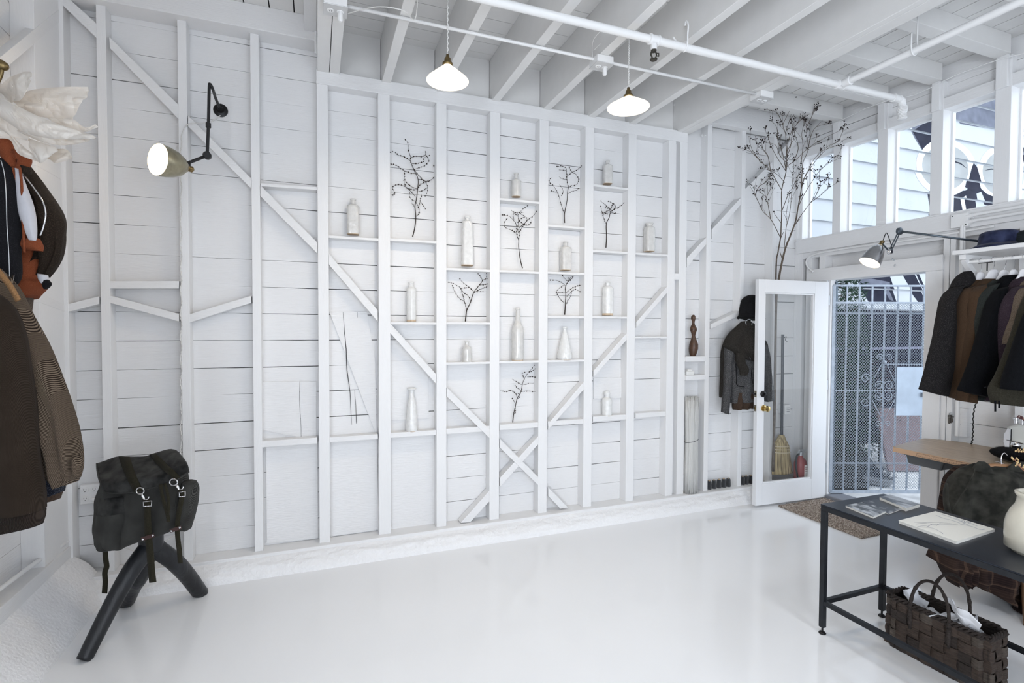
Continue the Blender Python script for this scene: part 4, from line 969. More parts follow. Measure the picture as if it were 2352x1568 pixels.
# ================================================================== CLOTH TOOLS
def cloth(name, col, col2=None, kind='tweed', rough=.95, scale=260, amt=.5, sheen=.25, bump=.35):
    m, N, L, B = nt(name); B.inputs['Roughness'].default_value = rough; B.inputs['Sheen Weight'].default_value = sheen*.12; B.inputs['Specular IOR Level'].default_value = .06
    tc0 = N.new('ShaderNodeTexCoord'); tc = N.new('ShaderNodeMapping'); tc.inputs['Rotation'].default_value = (0, 0, math.radians(20.8)); L.new(tc0.outputs['Object'], tc.inputs[0])
    c2 = col2 or tuple(min(1, c*2.2+.01) for c in col)
    mx = N.new('ShaderNodeMix'); mx.data_type = 'RGBA'; mx.inputs[6].default_value = (*col, 1); mx.inputs[7].default_value = (*c2, 1)
    if kind == 'tweed':
        t = N.new('ShaderNodeTexNoise'); t.inputs['Scale'].default_value = scale; t.inputs['Detail'].default_value = 3
        r = N.new('ShaderNodeMapRange'); r.inputs['From Min'].default_value = .5; r.inputs['From Max'].default_value = .78; r.inputs['To Max'].default_value = amt
        L.new(tc.outputs[0], t.inputs['Vector']); L.new(t.outputs[0], r.inputs[0]); L.new(r.outputs[0], mx.inputs[0]); h = t.outputs[0]
    elif kind == 'plain':
        t = N.new('ShaderNodeTexNoise'); t.inputs['Scale'].default_value = scale; t.inputs['Detail'].default_value = 4
        r = N.new('ShaderNodeMapRange'); r.inputs['From Min'].default_value = .35; r.inputs['From Max'].default_value = .7; r.inputs['To Max'].default_value = amt
        L.new(tc.outputs[0], t.inputs['Vector']); L.new(t.outputs[0], r.inputs[0]); L.new(r.outputs[0], mx.inputs[0]); h = t.outputs[0]
    elif kind == 'herring':
        # zig-zag twill: stripes whose slope flips every few centimetres
        sp = N.new('ShaderNodeSeparateXYZ'); L.new(tc.outputs[0], sp.inputs[0])
        pp = N.new('ShaderNodeMath'); pp.operation = 'PINGPONG'; pp.inputs[1].default_value = .045; L.new(sp.outputs[0], pp.inputs[0])
        ad = N.new('ShaderNodeMath'); ad.operation = 'ADD'; L.new(pp.outputs[0], ad.inputs[0]); L.new(sp.outputs[2], ad.inputs[1])
        mu = N.new('ShaderNodeMath'); mu.operation = 'MULTIPLY'; mu.inputs[1].default_value = scale; L.new(ad.outputs[0], mu.inputs[0])
        sn = N.new('ShaderNodeMath'); sn.operation = 'SINE'; L.new(mu.outputs[0], sn.inputs[0])
        r = N.new('ShaderNodeMapRange'); r.inputs['From Min'].default_value = -.2; r.inputs['From Max'].default_value = .6; r.inputs['To Max'].default_value = amt
        L.new(sn.outputs[0], r.inputs[0]); L.new(r.outputs[0], mx.inputs[0]); h = sn.outputs[0]
    elif kind in ('cord', 'knit'):
        w = N.new('ShaderNodeTexWave'); w.inputs['Scale'].default_value = scale; w.inputs['Distortion'].default_value = .4; w.bands_direction = 'X'
        nz = N.new('ShaderNodeTexNoise'); nz.inputs['Scale'].default_value = 9; nz.inputs['Detail'].default_value = 3
        L.new(tc.outputs[0], w.inputs['Vector']); L.new(tc.outputs[0], nz.inputs['Vector'])
        mu = N.new('ShaderNodeMath'); mu.operation = 'MULTIPLY'; L.new(w.outputs['Fac'], mu.inputs[0]); L.new(nz.outputs[0], mu.inputs[1])
        r = N.new('ShaderNodeMapRange'); r.inputs['From Min'].default_value = .1; r.inputs['From Max'].default_value = .6; r.inputs['To Max'].default_value = amt
        L.new(mu.outputs[0], r.inputs[0]); L.new(r.outputs[0], mx.inputs[0]); h = w.outputs['Fac']
    elif kind == 'plaid':
        sp = N.new('ShaderNodeSeparateXYZ'); L.new(tc.outputs[0], sp.inputs[0]); prev = None
        for ax, sc_, th, c in ((0,84,.95,.45),(2,84,.93,.45),(0,42,.2,.10),(2,42,.2,.12),(2,504,.55,.12)):
            mu = N.new('ShaderNodeMath'); mu.operation = 'MULTIPLY'; mu.inputs[1].default_value = sc_; L.new(sp.outputs[ax], mu.inputs[0])
            sn = N.new('ShaderNodeMath'); sn.operation = 'SINE'; L.new(mu.outputs[0], sn.inputs[0])
            g = N.new('ShaderNodeMath'); g.operation = 'GREATER_THAN'; g.inputs[1].default_value = th; L.new(sn.outputs[0], g.inputs[0])
            q = N.new('ShaderNodeMath'); q.operation = 'MULTIPLY'; q.inputs[1].default_value = c; L.new(g.outputs[0], q.inputs[0])
            if prev is None: prev = q
            else:
                a = N.new('ShaderNodeMath'); a.operation = 'ADD'; L.new(prev.outputs[0], a.inputs[0]); L.new(q.outputs[0], a.inputs[1]); prev = a
        r = N.new('ShaderNodeMath'); r.operation = 'MULTIPLY'; r.inputs[1].default_value = amt; L.new(prev.outputs[0], r.inputs[0]); L.new(r.outputs[0], mx.inputs[0]); h = prev.outputs[0]
    L.new(mx.outputs[2], B.inputs['Base Color'])
    b = N.new('ShaderNodeBump'); b.inputs['Strength'].default_value = bump; b.inputs['Distance'].default_value = .003; L.new(h, b.inputs['Height']); L.new(b.outputs[0], B.inputs['Normal'])
    return m

KD = 1.0
def atK(x, y, D): return atD(x, y, D*KD)
def vol(rows, D, half, n=36, folds=5, amp=.035, ph=0, dens=5, p=2.6, tilt=0, hem=0, close=True):
    """Cloth volume lofted between a left and a right outline. rows: (xl, yl, xr, yr[, half]) picked on the photograph at distance D;
    every ring is a real closed cross-section of the given half thickness."""
    R0 = []
    for r in rows:
        R0.append([r[0], r[1], r[2], r[3], r[4] if len(r) > 4 else half])
    m = (len(R0)-1)*dens; out = []
    def s5(t):
        k = min(int(t), len(R0)-2); u = t-k
        res = []
        for i in range(5):
            p0, p1, p2, p3 = R0[max(k-1,0)][i], R0[k][i], R0[k+1][i], R0[min(k+2, len(R0)-1)][i]
            res.append(.5*(2*p1+(p2-p0)*u+(2*p0-5*p1+4*p2-p3)*u*u+(3*p1-p0-3*p2+p3)*u**3))
        return res
    for i in range(m+1):
        t = i/dens; xl, yl, xr, yr, hf = s5(min(t, len(R0)-1-1e-6))
        dl = D(i/m)if callable(D) else D
        L, Rr = atK(xl, yl, dl-tilt), atK(xr, yr, dl+tilt); hf *= KD; c = (L+Rr)/2; a = (Rr-L)/2
        nn = a.cross(V((0,0,1))); nn = -nn.normalized() if nn.dot(FW) > 0 else nn.normalized()   # towards viewer
        if nn.dot(FW) > 0: nn = -nn
        ring = []
        tt = i/m
        for j in range(n):
            th = 2*math.pi*j/n; ca, sa = math.cos(th), math.sin(th)
            k = (abs(ca)**p+abs(sa)**p)**(-1/p)
            side = abs(sa)
            f = amp*(.25+.75*tt)*math.sin(folds*ca*2.2+ph+tt*1.3+1.3*noise.noise(V((tt*2.5, ca*1.5, ph))))
            f += amp*.8*noise.noise(V((ca*2.2+ph, sa*2, tt*5)))
            q = c+a*(ca*k)+nn*(sa*k*hf+f*side*(1 if sa > 0 else -.6)*min(1, hf/.05)*KD)
            if hem and i == m: q.z += hem*math.sin(ca*5+ph)
            ring.append(q)
        out.append(ring)
    mb = MB(); mb.rings(out, True); return mb
def ribbon(pts, w, D, th=.0025, n=None, wm=None):
    """flat strap through pixel points at distance D (number or list)"""
    P = []
    for i, p in enumerate(pts): P.append(V((p[0], p[1], D[i] if isinstance(D, (list, tuple)) else D)))
    S = spline(P, n or max(4, len(P)*5)); mb = MB(); T = []; B = []
    for i, s in enumerate(S):
        d = S[min(i+1, len(S)-1)]-S[max(i-1, 0)]; q = V((-d.y, d.x, 0)); q = q.normalized() if q.length > 1e-6 else V((1,0,0))
        T.append((s+q*w/2)); B.append((s-q*w/2))
    R = []
    for t, b in zip(T, B):
        a1 = atK(t.x, t.y, t.z); a2 = atK(b.x, b.y, b.z); R.append([a1-FW*th/2, a2-FW*th/2, a2+FW*th/2, a1+FW*th/2])
    return mb.rings(R, True)
def tubepx(pts, r, D, n=10, samp=None):
    P = [atK(p[0], p[1], D[i] if isinstance(D, (list, tuple)) else D) for i, p in enumerate(pts)]
    k = samp or len(P)*6; S = spline(P, k)
    if isinstance(r, (list, tuple)):
        rr = [spline([(v, 0, 0) for v in r], k)[i].x for i in range(k+1)]
    else: rr = r
    rr = [q*KD for q in rr] if isinstance(rr, list) else rr*KD
    return MB().tube(S, rr, n)

# ================================================================== LEFT SIDE: HANGING CLOTHES
KD = .85

DB = cloth('dark_brown_knit', (.020,.014,.010), (.055,.042,.032), 'knit', scale=260, amt=.45)
HB = cloth('herringbone_wool', (.022,.015,.011), (.22,.17,.125), 'herring', scale=1500, amt=.8)
NV = cloth('navy_flecked_wool', (.012,.014,.022), (.12,.13,.16), 'tweed', scale=300, amt=.8)
BRN = cloth('brown_wool', (.045,.030,.022), None, 'plain', scale=200, amt=.4)
RUST = cloth('rust_fleece', (.20,.055,.024), (.30,.10,.05), 'tweed', scale=330, amt=.7, bump=.8)
JK = cloth('dark_brown_tweed', (.018,.013,.010), (.09,.065,.045), 'tweed', scale=320, amt=.6)
JKB = cloth('black_wool', (.010,.010,.012), (.04,.04,.045), 'tweed', scale=300, amt=.5)
WSH = cloth('white_cotton', (.52,.52,.56), (.6,.6,.62), 'plain', scale=60, amt=.3)
c0 = atK(-40, 1220, 1.95)
t = thing('cardigan', 'dark brown knitted cardigan with ribbed hem hanging at the left edge', 'cardigan', c0)
vol([(-100,650,-40,655,.03),(-100,690,12,700,.07),(-100,760,36,765,.09),(-100,850,52,850,.09),(-100,950,66,950,.09),(-195,1050,78,1050,.09),(-200,1130,90,1130,.09),(-200,1192,92,1172,.088)], 1.95, .09, folds=3, amp=.014, ph=1).build('body', DB, t, smooth=True)
vol([(-200,1192,92,1172,.089),(-200,1210,92,1188,.086),(-198,1232,89,1206,.082)], 1.95, .086, folds=3, amp=.014, ph=2.3, dens=3).build('ribbed_hem', cloth('ribbed_knit', (.018,.012,.010), (.05,.038,.03), 'knit', scale=120, amt=.5, bump=1), t, smooth=True)
t = thing('overcoat', 'brown and beige herringbone wool coat whose sleeve hangs beside the dark cardigan', 'coat', atK(60, 1110, 2.1))
vol([(-100,630,-8,615,.05),(-100,660,28,660,.08),(-60,720,60,728,.085),(-10,790,95,790,.08),(25,860,124,855,.075),(55,920,147,915,.07),(82,980,164,975,.068),(103,1040,176,1040,.062),(118,1085,177,1080,.055),(136,1117,166,1109,.045)], 2.08, .07, folds=3, amp=.02, ph=.4).build('sleeve', HB, t, smooth=True)
vol([(171,1046,180,1050,.02),(170,1070,186,1068,.022),(172,1085,185,1082,.02),(176,1092,184,1096,.01)], 2.06, .02, n=16, amp=.004).build('cuff_flap', HB, t, smooth=True)
ribbon([(-20,600),(0,628),(22,655),(42,690)], 12, 2.0, .006).build('collar_trim', cloth('tan_trim', (.20,.11,.05), None, 'plain'), t, smooth=True)
t = thing('overcoat', 'navy flecked wool coat hanging behind the herringbone sleeve', 'coat', atK(110, 1150, 2.2))
vol([(-60,900,60,900,.06),(-20,960,92,955,.06),(20,1010,112,1005,.06),(60,1060,128,1050,.06),(85,1105,142,1098,.055),(60,1160,140,1130,.05)], 2.22, .05, folds=3, amp=.01).build('body', NV, t, smooth=True)
t = thing('jacket_lining_hem', 'brown wool jacket hem showing below the navy coat', 'jacket', atK(110, 1160, 2.3))
vol([(-60,960,70,950,.05),(-40,1080,130,1075,.05),(-10,1130,144,1108,.05),(20,1168,134,1146,.045)], 2.34, .05, folds=3, amp=.01).build('body', BRN, t, smooth=True)

t = thing('hoodie', 'rust-brown fleece hoodie with pocket and drawstrings under the dark jacket', 'hoodie', atK(20, 690, 2.36))
vol([(-70,372,55,378,.05),(-80,430,74,430,.085),(-80,500,84,505,.095),(-80,560,96,560,.10),(-80,600,101,602,.10),(-80,632,92,635,.095),(-80,660,102,652,.09),(-80,690,78,680,.08)], 2.38, .09, folds=3, amp=.02, ph=2, hem=.006).build('body', RUST, t, smooth=True)
vol([(42,550,90,548,.02),(42,562,96,566,.03),(42,572,98,577,.015)], 2.275, .02, n=20, amp=.003).build('pocket_edge', RUST, t, smooth=True)
tubepx([(-20,330),(2,320),(14,345),(24,368),(30,385)], [.03,.035,.03,.026,.018], 2.26).build('hood', RUST, t, smooth=True)
tubepx([(26,366),(44,356),(56,366),(52,380),(34,388)], [.022,.026,.026,.022,.014], 2.27).build('hood', RUST, t, smooth=True)
for q in ([(46,385),(50,430),(50,480),(54,530),(56,580)], [(30,385),(33,410),(35,440)]): tubepx(q, .005, 2.245, 6).build('drawstring', RUST, t, smooth=True)
t = thing('shirt', 'white cotton shirt showing inside the rust hoodie', 'shirt', atK(60, 550, 2.28))
vol([(31,386,44,388,.012),(35,430,58,428,.02),(45,480,74,476,.025),(56,520,81,520,.02),(68,552,83,553,.01)], 2.262, .02, n=24, amp=.003).build('front', WSH, t, smooth=True)
vol([(90,628,106,632,.02),(92,640,108,645,.02),(98,650,106,652,.015)], 2.34, .02, n=16, amp=.002).build('cuff', WSH, t, smooth=True)
t = thing('jacket', 'dark brown wool zip jacket with its sleeve tucked in the hoodie pocket', 'jacket', atK(60, 660, 2.3))
vol([(34,368,62,378,.03),(42,395,78,405,.05),(54,430,96,436,.06),(66,470,120,470,.065),(80,500,136,503,.065),(88,540,138,536,.06),(86,585,133,582,.055),(78,615,124,608,.045),(84,640,104,634,.03)], 2.40, .05, folds=5, amp=.032, ph=1).build('sleeve', JK, t, smooth=True)
vol([(-100,362,6,364,.03),(-100,395,27,395,.05),(-100,470,38,470,.06),(-100,550,41,550,.06),(-100,625,43,625,.06),(-100,662,34,652,.05)], 2.235, .05, folds=4, amp=.012, ph=3).build('front_panel', JKB, t, smooth=True)
vol([(50,380,66,384,.02),(56,390,68,396,.02),(58,400,64,402,.012)], 2.27, .02, n=16, amp=.003).build('collar', JK, t, smooth=True)
tubepx([(50,396),(66,416),(84,440),(98,462),(105,490),(100,520),(92,541)], .0028, [2.262,2.250,2.243,2.243,2.243,2.245,2.25], 6).build('zip', CHROME, t, smooth=True)
tubepx([(2,368),(10,400),(14,450),(16,520),(20,580),(22,640)], .0016, 2.176, 6).build('zip', GALV, t)
ribbon([(30,632),(29,645),(30,660)], 5, 2.17, .002).build('zip_pull', CHROME, t)
vol([(98,650,110,642,.015),(100,658,117,652,.015),(103,664,108,662,.01)], 2.34, .015, n=12, amp=.001).build('cuff', JKB, t, smooth=True)
t = thing('trousers', 'grey-brown trousers hanging below the rust hoodie', 'trousers', atK(45, 760, 2.4))
vol([(-60,670,70,675,.06),(-60,700,66,705,.06),(-60,740,62,745,.055),(-50,800,58,800,.05),(-40,900,50,900,.05)], 2.42, .05, folds=3, amp=.01).build('body', cloth('grey_brown_twill', (.07,.055,.045), None, 'plain'), t, smooth=True)

# white paper blossom
PAP, Np, Lp, Bp = nt('white_tissue_paper')
Bp.inputs['Base Color'].default_value = (.84,.82,.79,1); Bp.inputs['Roughness'].default_value = .55
_tl = Np.new('ShaderNodeBsdfTranslucent'); _tl.inputs[0].default_value = (.9,.84,.76,1); _mx = Np.new('ShaderNodeMixShader'); _mx.inputs[0].default_value = .38
_o = Np['Material Output']; Lp.new(Bp.outputs[0], _mx.inputs[1]); Lp.new(_tl.outputs[0], _mx.inputs[2]); Lp.new(_mx.outputs[0], _o.inputs[0])
PO = (0, 130); PSc = 5.808
t = thing('paper_blossom', 'large crumpled white tissue paper blossom above the hanging jacket', 'paper', atK(20, 300, 2.25))
def crease(p):
    a = noise.noise(V((p.x*5, p.y*5, p.z*5))); b = noise.noise(V((p.x*14, p.y*14, p.z*14+3)))
    c = noise.noise(V((p.x*31, p.y*31, p.z*31+7))); return (abs(a)*.045+abs(b)*.028+abs(c)*.010)
def petal(top, bot, D0, D1, bulge=.04, seed=0):
    c = lambda q: (q[0]/PSc+PO[0], q[1]/PSc+PO[1])
    NU = 44; T = spline([(*c(q), 0) for q in top], NU); Bq = spline([(*c(q), 0) for q in bot], NU); bulge = bulge*.55
    def fn(u, v):
        k = u*NU; a = T[min(int(round(k)), NU)]; b = Bq[min(int(round(k)), NU)]; q = a.lerp(b, v)
        D = lerp(D0, D1, u)-bulge*math.sin(math.pi*v)
        p = atK(q.x, q.y, D); return p-FW*(crease(p+V((seed,0,0)))-.02)*math.sin(math.pi*min(1,max(0,v)))**.4
    m = MB(); m.slab(fn, NU, 22, lambda u, v, *a: FW*.0012); m.build('petal', PAP, t, smooth=False)
petal([(-60,480),(120,280),(390,200),(420,270)], [(60,700),(180,600),(290,560),(410,320)], 2.25, 2.15, .02, 1)
petal([(150,560),(400,450),(780,405),(1170,403)], [(250,700),(500,790),(750,830),(970,835)], 2.28, 2.32, .07, 2)
petal([(600,800),(900,830),(1000,850),(1140,945),(1270,900)], [(700,880),(950,960),(1060,1000),(1120,1000),(1265,935)], 2.22, 2.2, .02, 3)
petal([(-60,500),(200,640),(600,830),(1100,1010),(1240,1050)], [(-60,760),(300,1000),(600,1080),(900,1100),(1230,1085)], 2.16, 2.05, .05, 4)
petal([(250,1000),(600,1020),(900,1050),(1240,1070)], [(350,1050),(600,1150),(900,1178),(1190,1120)], 2.18, 2.08, .03, 7)
petal([(300,1050),(450,1110),(600,1160),(725,1200)], [(380,1200),(500,1380),(560,1415),(720,1270)], 2.2, 2.15, .03, 5)
petal([(560,1240),(700,1240),(880,1235),(965,1345)], [(600,1350),(680,1380),(750,1420),(962,1355)], 2.24, 2.2, .01, 6)
petal([(-80,900),(100,980),(250,1150),(440,1300)], [(-80,1090),(130,1110),(250,1300),(550,1415)], 2.2, 2.2, .03, 8)
petal([(-300,300),(0,480),(150,620),(300,700)], [(-300,1000),(0,980),(150,1060),(350,1120)], 2.2, 2.18, .05, 9)
petal([(-480,100),(-200,220),(0,330),(60,480)], [(-480,700),(-200,700),(0,720),(100,760)], 2.26, 2.24, .03, 10)
t = thing('coat_hook', 'aged brass coat hook with an oval knob at the upper left edge', 'hook', atK(0, 180, 2.2))
MB().lathe(atK(-4, 148, 2.15), [(.004,-.02),(.014,-.017),(.019,-.008),(.019,.012),(.013,.028),(.004,.034)], 18, axis=RT*.97-UP*.25).build('knob', BRASS, t, smooth=True)
tubepx([(-60,230),(-20,210),(-3,185),(4,165),(3,152)], .007, 2.15, 10).build('arm', BRASS, t, smooth=True)
tubepx([(-60,230),(-70,330),(-72,420),(-60,560)], .012, 2.16, 8).build('stem', BRASS, t, smooth=True)
# rail that carries the coats (out of view, left)
t2 = atD(-120, 640, 1.7)
o = MB().tube([V((XL+.02, 2.25, t2.z+.02)), V((XL+.3, 2.22, t2.z+.02)), V((XL+.3, 1.2, t2.z+.02))], .012, 10).build('coat_rail', PIPE, smooth=True); tag(o, 'white rail fixed to the left wall that carries the hanging coats', 'rail')

KD = 1.0
# ================================================================== LOG STOOL AND BACKPACK
LOG = mat('blackened_branch_wood', (.012,.013,.016), .42, bump=.8, scale=18, stretch=(1,1,.25), var=.5, spec=.5)
f1, f2, f3 = onZ(190, 1520, 0), onZ(289, 1388, 0), onZ(462, 1364, 0)
f2 = onZ(289, 1388, 0)
cr = onY(346, 1262, 3.22); tp = onY(346, 1090, 3.22)
st = thing('tripod_stand', 'blackened three-legged branch stand holding the corduroy backpack', 'stand', V((cr.x, cr.y, 0)))
def leg(f, mid, r, flat=1):
    d = (mid-f).normalized(); P = spline([f, f.lerp(mid, .5)+V((0,0,.012)), mid, cr+V((0,0,.035)), cr+V((0,0,.10))], 28)
    P[0].z = .004
    R = [lerp(r[0], r[1], min(1, i/18)) for i in range(29)]
    m = MB(); m.tube(P, R, 18)
    for v in m.v: v.z = max(v.z, .0)
    return m.build('leg', LOG, st, smooth=True)
leg(f1+V((.0,.01,0)), onY(300,1312,3.12), (.033,.046)); leg(f2, onY(322,1320,3.27), (.037,.045)); leg(f3, onY(398,1287,3.27), (.040,.046))
MB().tube(spline([cr+V((0,0,-.012)), cr+V((.003,0,.05)), cr+V((0,0,.12)), cr.lerp(tp,.6), tp], 24), [.03,.055]+[.062]*1+[.057]*22, 20).build('trunk', LOG, st, smooth=True)
CO = cloth('black_corduroy_highlights', (.020,.020,.019), (.14,.14,.132), 'cord', scale=300, amt=.55, sheen=.5)  # lighter second tone paints the corduroy's sheen highlights into its colour
CO2 = cloth('faded_black_velveteen', (.014,.014,.014), (.075,.075,.072), 'plain', scale=14, amt=.8, sheen=.4)
WEB = cloth('olive_webbing', (.022,.020,.013), None, 'plain', scale=300, amt=.3)
BD = 2.66
bk = thing('backpack', 'dark corduroy backpack with flap, olive straps and chrome clips on the black stand', 'backpack', atD(330, 1258, BD))
vol([(242,1100,408,1062,.09),(238,1120,420,1082,.10),(232,1150,424,1110,.11),(229,1190,423,1150,.115),(228,1225,418,1185,.115),(232,1248,405,1212,.10),(250,1256,385,1222,.07)], BD, .1, folds=5, amp=.028, p=3.2).build('body', CO, bk, smooth=True)
pk_o = vol([(236,1140,292,1132,.03),(232,1152,299,1146,.05),(230,1180,301,1172,.06),(228,1215,298,1207,.062),(228,1243,292,1240,.055),(238,1257,282,1260,.03)], BD-.07, .06, folds=3, amp=.008, p=3).build('side_pocket', CO, bk, smooth=True)
vol([(236,1140,296,1136,.045),(233,1160,300,1152,.058),(231,1176,301,1168,.060),(231,1180,301,1172,.055)], BD-.074, .06, folds=3, amp=.006, p=3, dens=3).build('pocket_flap', CO2, pk_o, smooth=True)
vol([(424,1104,446,1109,.04),(426,1125,448,1124,.06),(424,1150,446,1150,.065),(420,1185,441,1182,.06),(414,1208,434,1216,.04)], BD-.0, .06, folds=3, amp=.008, p=2.8, n=24).build('side_pocket', CO, bk, smooth=True)
TE = spline([(222,1064,0),(245,1056,0),(270,1048,0),(310,1048,0),(335,1047,0),(352,1041,0),(388,1031,0),(402,1033,0)], 28)
BE = spline([(241,1131,0),(262,1133,0),(300,1131,0),(340,1123,0),(380,1112,0),(410,1098,0),(432,1084,0)], 28)
def flapfn(u, v):
    i = int(round(u*28)); a, b = TE[i], BE[i]
    q = a.lerp(b, v); q = V((q.x-(7*(1-u)**6-10*u**6)*math.sin(v*math.pi)*.7, q.y, 0))
    D = BD+.06-.19*min(1, v*1.5)**.8+.01*math.sin(u*9+v*3)-.018*noise.noise(V((u*5, v*3, 2)))
    return atD(q.x, q.y, D)
def flapoff(u, v, *a): return FW*.012+UP*-.004
m = MB(); m.slab(flapfn, 28, 16, flapoff); flap_o = m.build('flap', CO2, bk, smooth=True)
MB().tube([flapfn(u/28, 1.0)-FW*.0+UP*.001 for u in range(29)], .0035, 6).build('flap_binding', CO, flap_o, smooth=True)
MB().tube([flapfn(0, v/16) for v in range(17)], .0035, 6).build('flap_binding', CO, flap_o, smooth=True)
def onflap(pts, w, lift=.006):
    S = spline([(p[0], p[1], 0) for p in pts], 14); R = []
    for i, (u, v, _) in enumerate(S):
        du = w/2; a = flapfn_s(u-du, v)-FW*lift; b = flapfn_s(u+du, v)-FW*lift; R.append([a, b, b+FW*.003, a+FW*.003])
    return MB().rings(R, True)
def flapfn_s(u, v):
    k = max(0, min(27.999, u*28)); i = int(k); return flapfn(i/28, v).lerp(flapfn((i+1)/28, v), k-i)
onflap([(.345,.0),(.37,.5),(.415,1.0)], .085).build('strap', WEB, bk, smooth=True)
onflap([(.70,.0),(.75,.5),(.83,1.0)], .075).build('strap', WEB, bk, smooth=True)
F = BD-.155
for (rx, ry, cx, cy, sx_, sy, W1, W2) in ((322,1127,328,1141,339,1157,[(336,1146),(338,1165),(339,1200),(341,1232),(345,1270),(348,1310),(351,1337)],16),(398.5,1107,407,1118,418.5,1135,[(414,1122),(418,1140),(413,1165),(409,1190),(407,1212),(409,1240),(412,1265),(414,1293)],11)):
    ringp = [atD(rx+9*math.cos(a/16*6.283), ry+7.5*math.sin(a/16*6.283), F-.004) for a in range(17)]
    MB().tube(ringp, .0028, 8).build('ring', CHROME, bk, smooth=True)
    m = tubepx([(rx+4,ry+7),(cx,cy-2),(cx+4,cy+6)], [.003,.006,.004], F-.006, 8)
    m.tube([atD(cx+8-6*math.cos(a/8*3.14)+.0, cy+4+7*math.sin(a/8*3.14)-5, F-.006) for a in range(9)], .0026, 6)
    m.build('clip', CHROME, bk, smooth=True)
    m = MB(); hw = W2/2+1.5; c4 = [(sx_-hw,sy-5),(sx_+hw,sy-7),(sx_+hw,sy+4),(sx_-hw,sy+6),(sx_-hw,sy-5)]
    m.tube([atD(*q, F-.006) for q in c4], .0026, 6); m.build('slider', CHROME, bk, smooth=True)
    ribbon(W1, W2, F, .003).build('strap', WEB, bk, smooth=True)
ribbon([(241,1256),(243,1285),(245,1300),(241,1315),(242,1335),(240,1362)], 12, BD-.05, .003).build('strap', WEB, bk, smooth=True)
m = ribbon([(369,1112),(373,1140),(380,1165),(385,1183),(387,1198)], 8, F+.006, .003); m.v; m2 = ribbon([(378,1110),(384,1130),(387,1155),(385,1183)], 7, F+.002, .003)
m.build('loop_strap', WEB, bk, smooth=True); m2.build('loop_strap', WEB, bk, smooth=True)
LTH = mat('dark_red_leather', (.05,.022,.02), .5)
for a, b in (((325,1238),(354,1229)),((391,1219),(416,1211))):
    tab_o = ribbon([a, b], 8, F-.006, .004, n=4).build('leather_tab', LTH, bk)
    for q in (a, b): MB().lathe(atD(q[0]+(3 if q is a else -3), q[1], F-.008), [(.005,0),(.005,.002),(.002,.004)], 12, axis=-FW).build('rivet', CHROME, tab_o, smooth=2)

# wall socket by the stand, its cord and the conduit along the left kerb
so = onY(205, 1135, YS); 
t = thing('wall_socket', 'white four-outlet wall socket box in the left corner behind the backpack', 'wall socket', V((so.x, YP-.03, onY(205,1158,YS).z)))
xa, xb = onY(183,1140,YP-.04).x, onY(229,1140,YP-.04).x; za, zb = onY(205,1157,YP-.04).z, onY(205,1113,YP-.04).z
MB().box(xa, xb, YP-.038, YP-.0, za, zb).build('box', PIPE, t, bevel=.004)
for k in range(4):
    cx = lerp(xa, xb, .27+.46*(k % 2)); cz = lerp(za, zb, .27+.46*(k//2)); 
    out_o = MB().lathe((cx, YP-.038, cz), [(.018,0),(.018,.003),(.016,.004)], 20, axis=(0,-1,0)).build('outlet', PIPE, t, smooth=2)
    if k != 1:
        m = MB(); m.box(cx-.007, cx-.005, YP-.0428, YP-.041, cz, cz+.009); m.box(cx+.005, cx+.007, YP-.0428, YP-.041, cz, cz+.008); m.lathe((cx, YP-.041, cz-.008), [(.0025,0),(.0025,.0018)], 8, axis=(0,-1,0)); m.build('slots', BLACKM, out_o)
MB().lathe((lerp(xa,xb,.73), YP-.042, lerp(za,zb,.25)), [(.012,0),(.012,.018),(.006,.022)], 12, axis=(0,-1,0)).build('plug', PIPE, t, smooth=2)
o = MB().tube(spline([(lerp(xa,xb,.73),YP-.06,lerp(za,zb,.2)), onY(222,1180,YS-.02), onY(218,1200,YS-.05), onX(245,1245,-1.12)+V((0,.0,.02)), onY(300,1262,3.66), onY(345,1268,3.66), onY(385,1240,3.66), onY(412,1215,YS-.01), onY(418,1150,YS-.008)], 60), .0028, 6).build('power_cord', CORD, smooth=True); tag(o, 'thin white cord running from the wall socket behind the stand to the stud', 'cord')
cdp = [onX(232,1165,-1.34), onX(222,1190,-1.345), onX(200,1215,-1.35), onX(140,1252,-1.37), onX(70,1300,-1.385), onX(0,1352,-1.39), onX(-300,1570,-1.395)]
o = MB().tube(spline(cdp, 40), .011, 10).lathe(cdp[3], [(.013,-.03),(.015,-.028),(.015,.028),(.013,.03)], 12, axis=(cdp[4]-cdp[2])).build('floor_conduit', PIPE, smooth=True); tag(o, 'white conduit pipe lying along the left kerb', 'conduit')
# ================================================================== BACK RIGHT CORNER, BEHIND THE DOOR
random.seed(21)
TG = cloth('grey_salt_tweed', (.045,.045,.048), (.40,.40,.40), 'tweed', scale=330, amt=.75)
t = thing('tweed_coat', 'grey tweed jacket hanging with a dark scarf on the wall by the open door', 'coat', atD(1712, 950, 4.66))
DC = 4.69
vol([(1690,768,1742,766,.03),(1672,785,1752,782,.055),(1672,815,1753,810,.065),(1676,860,1753,855,.07),(1676,900,1753,895,.07),(1678,925,1752,920,.065)], DC, .09, folds=4, amp=.02, ph=2).build('body', TG, t, smooth=True)
vol([(1664,796,1690,785,.05),(1664,815,1684,812,.055),(1663,850,1680,850,.05),(1662,890,1677,892,.048),(1659,925,1674,930,.045),(1657,946,1673,951,.04)], DC-.02, .05, folds=3, amp=.012, ph=1).build('sleeve', TG, t, smooth=True)
vol([(1740,785,1762,796,.05),(1748,815,1766,815,.055),(1752,850,1770,850,.05),(1756,890,1775,890,.048),(1758,922,1777,918,.045)], DC-.01, .045, folds=3, amp=.012, ph=5).build('sleeve', TG, t, smooth=True)
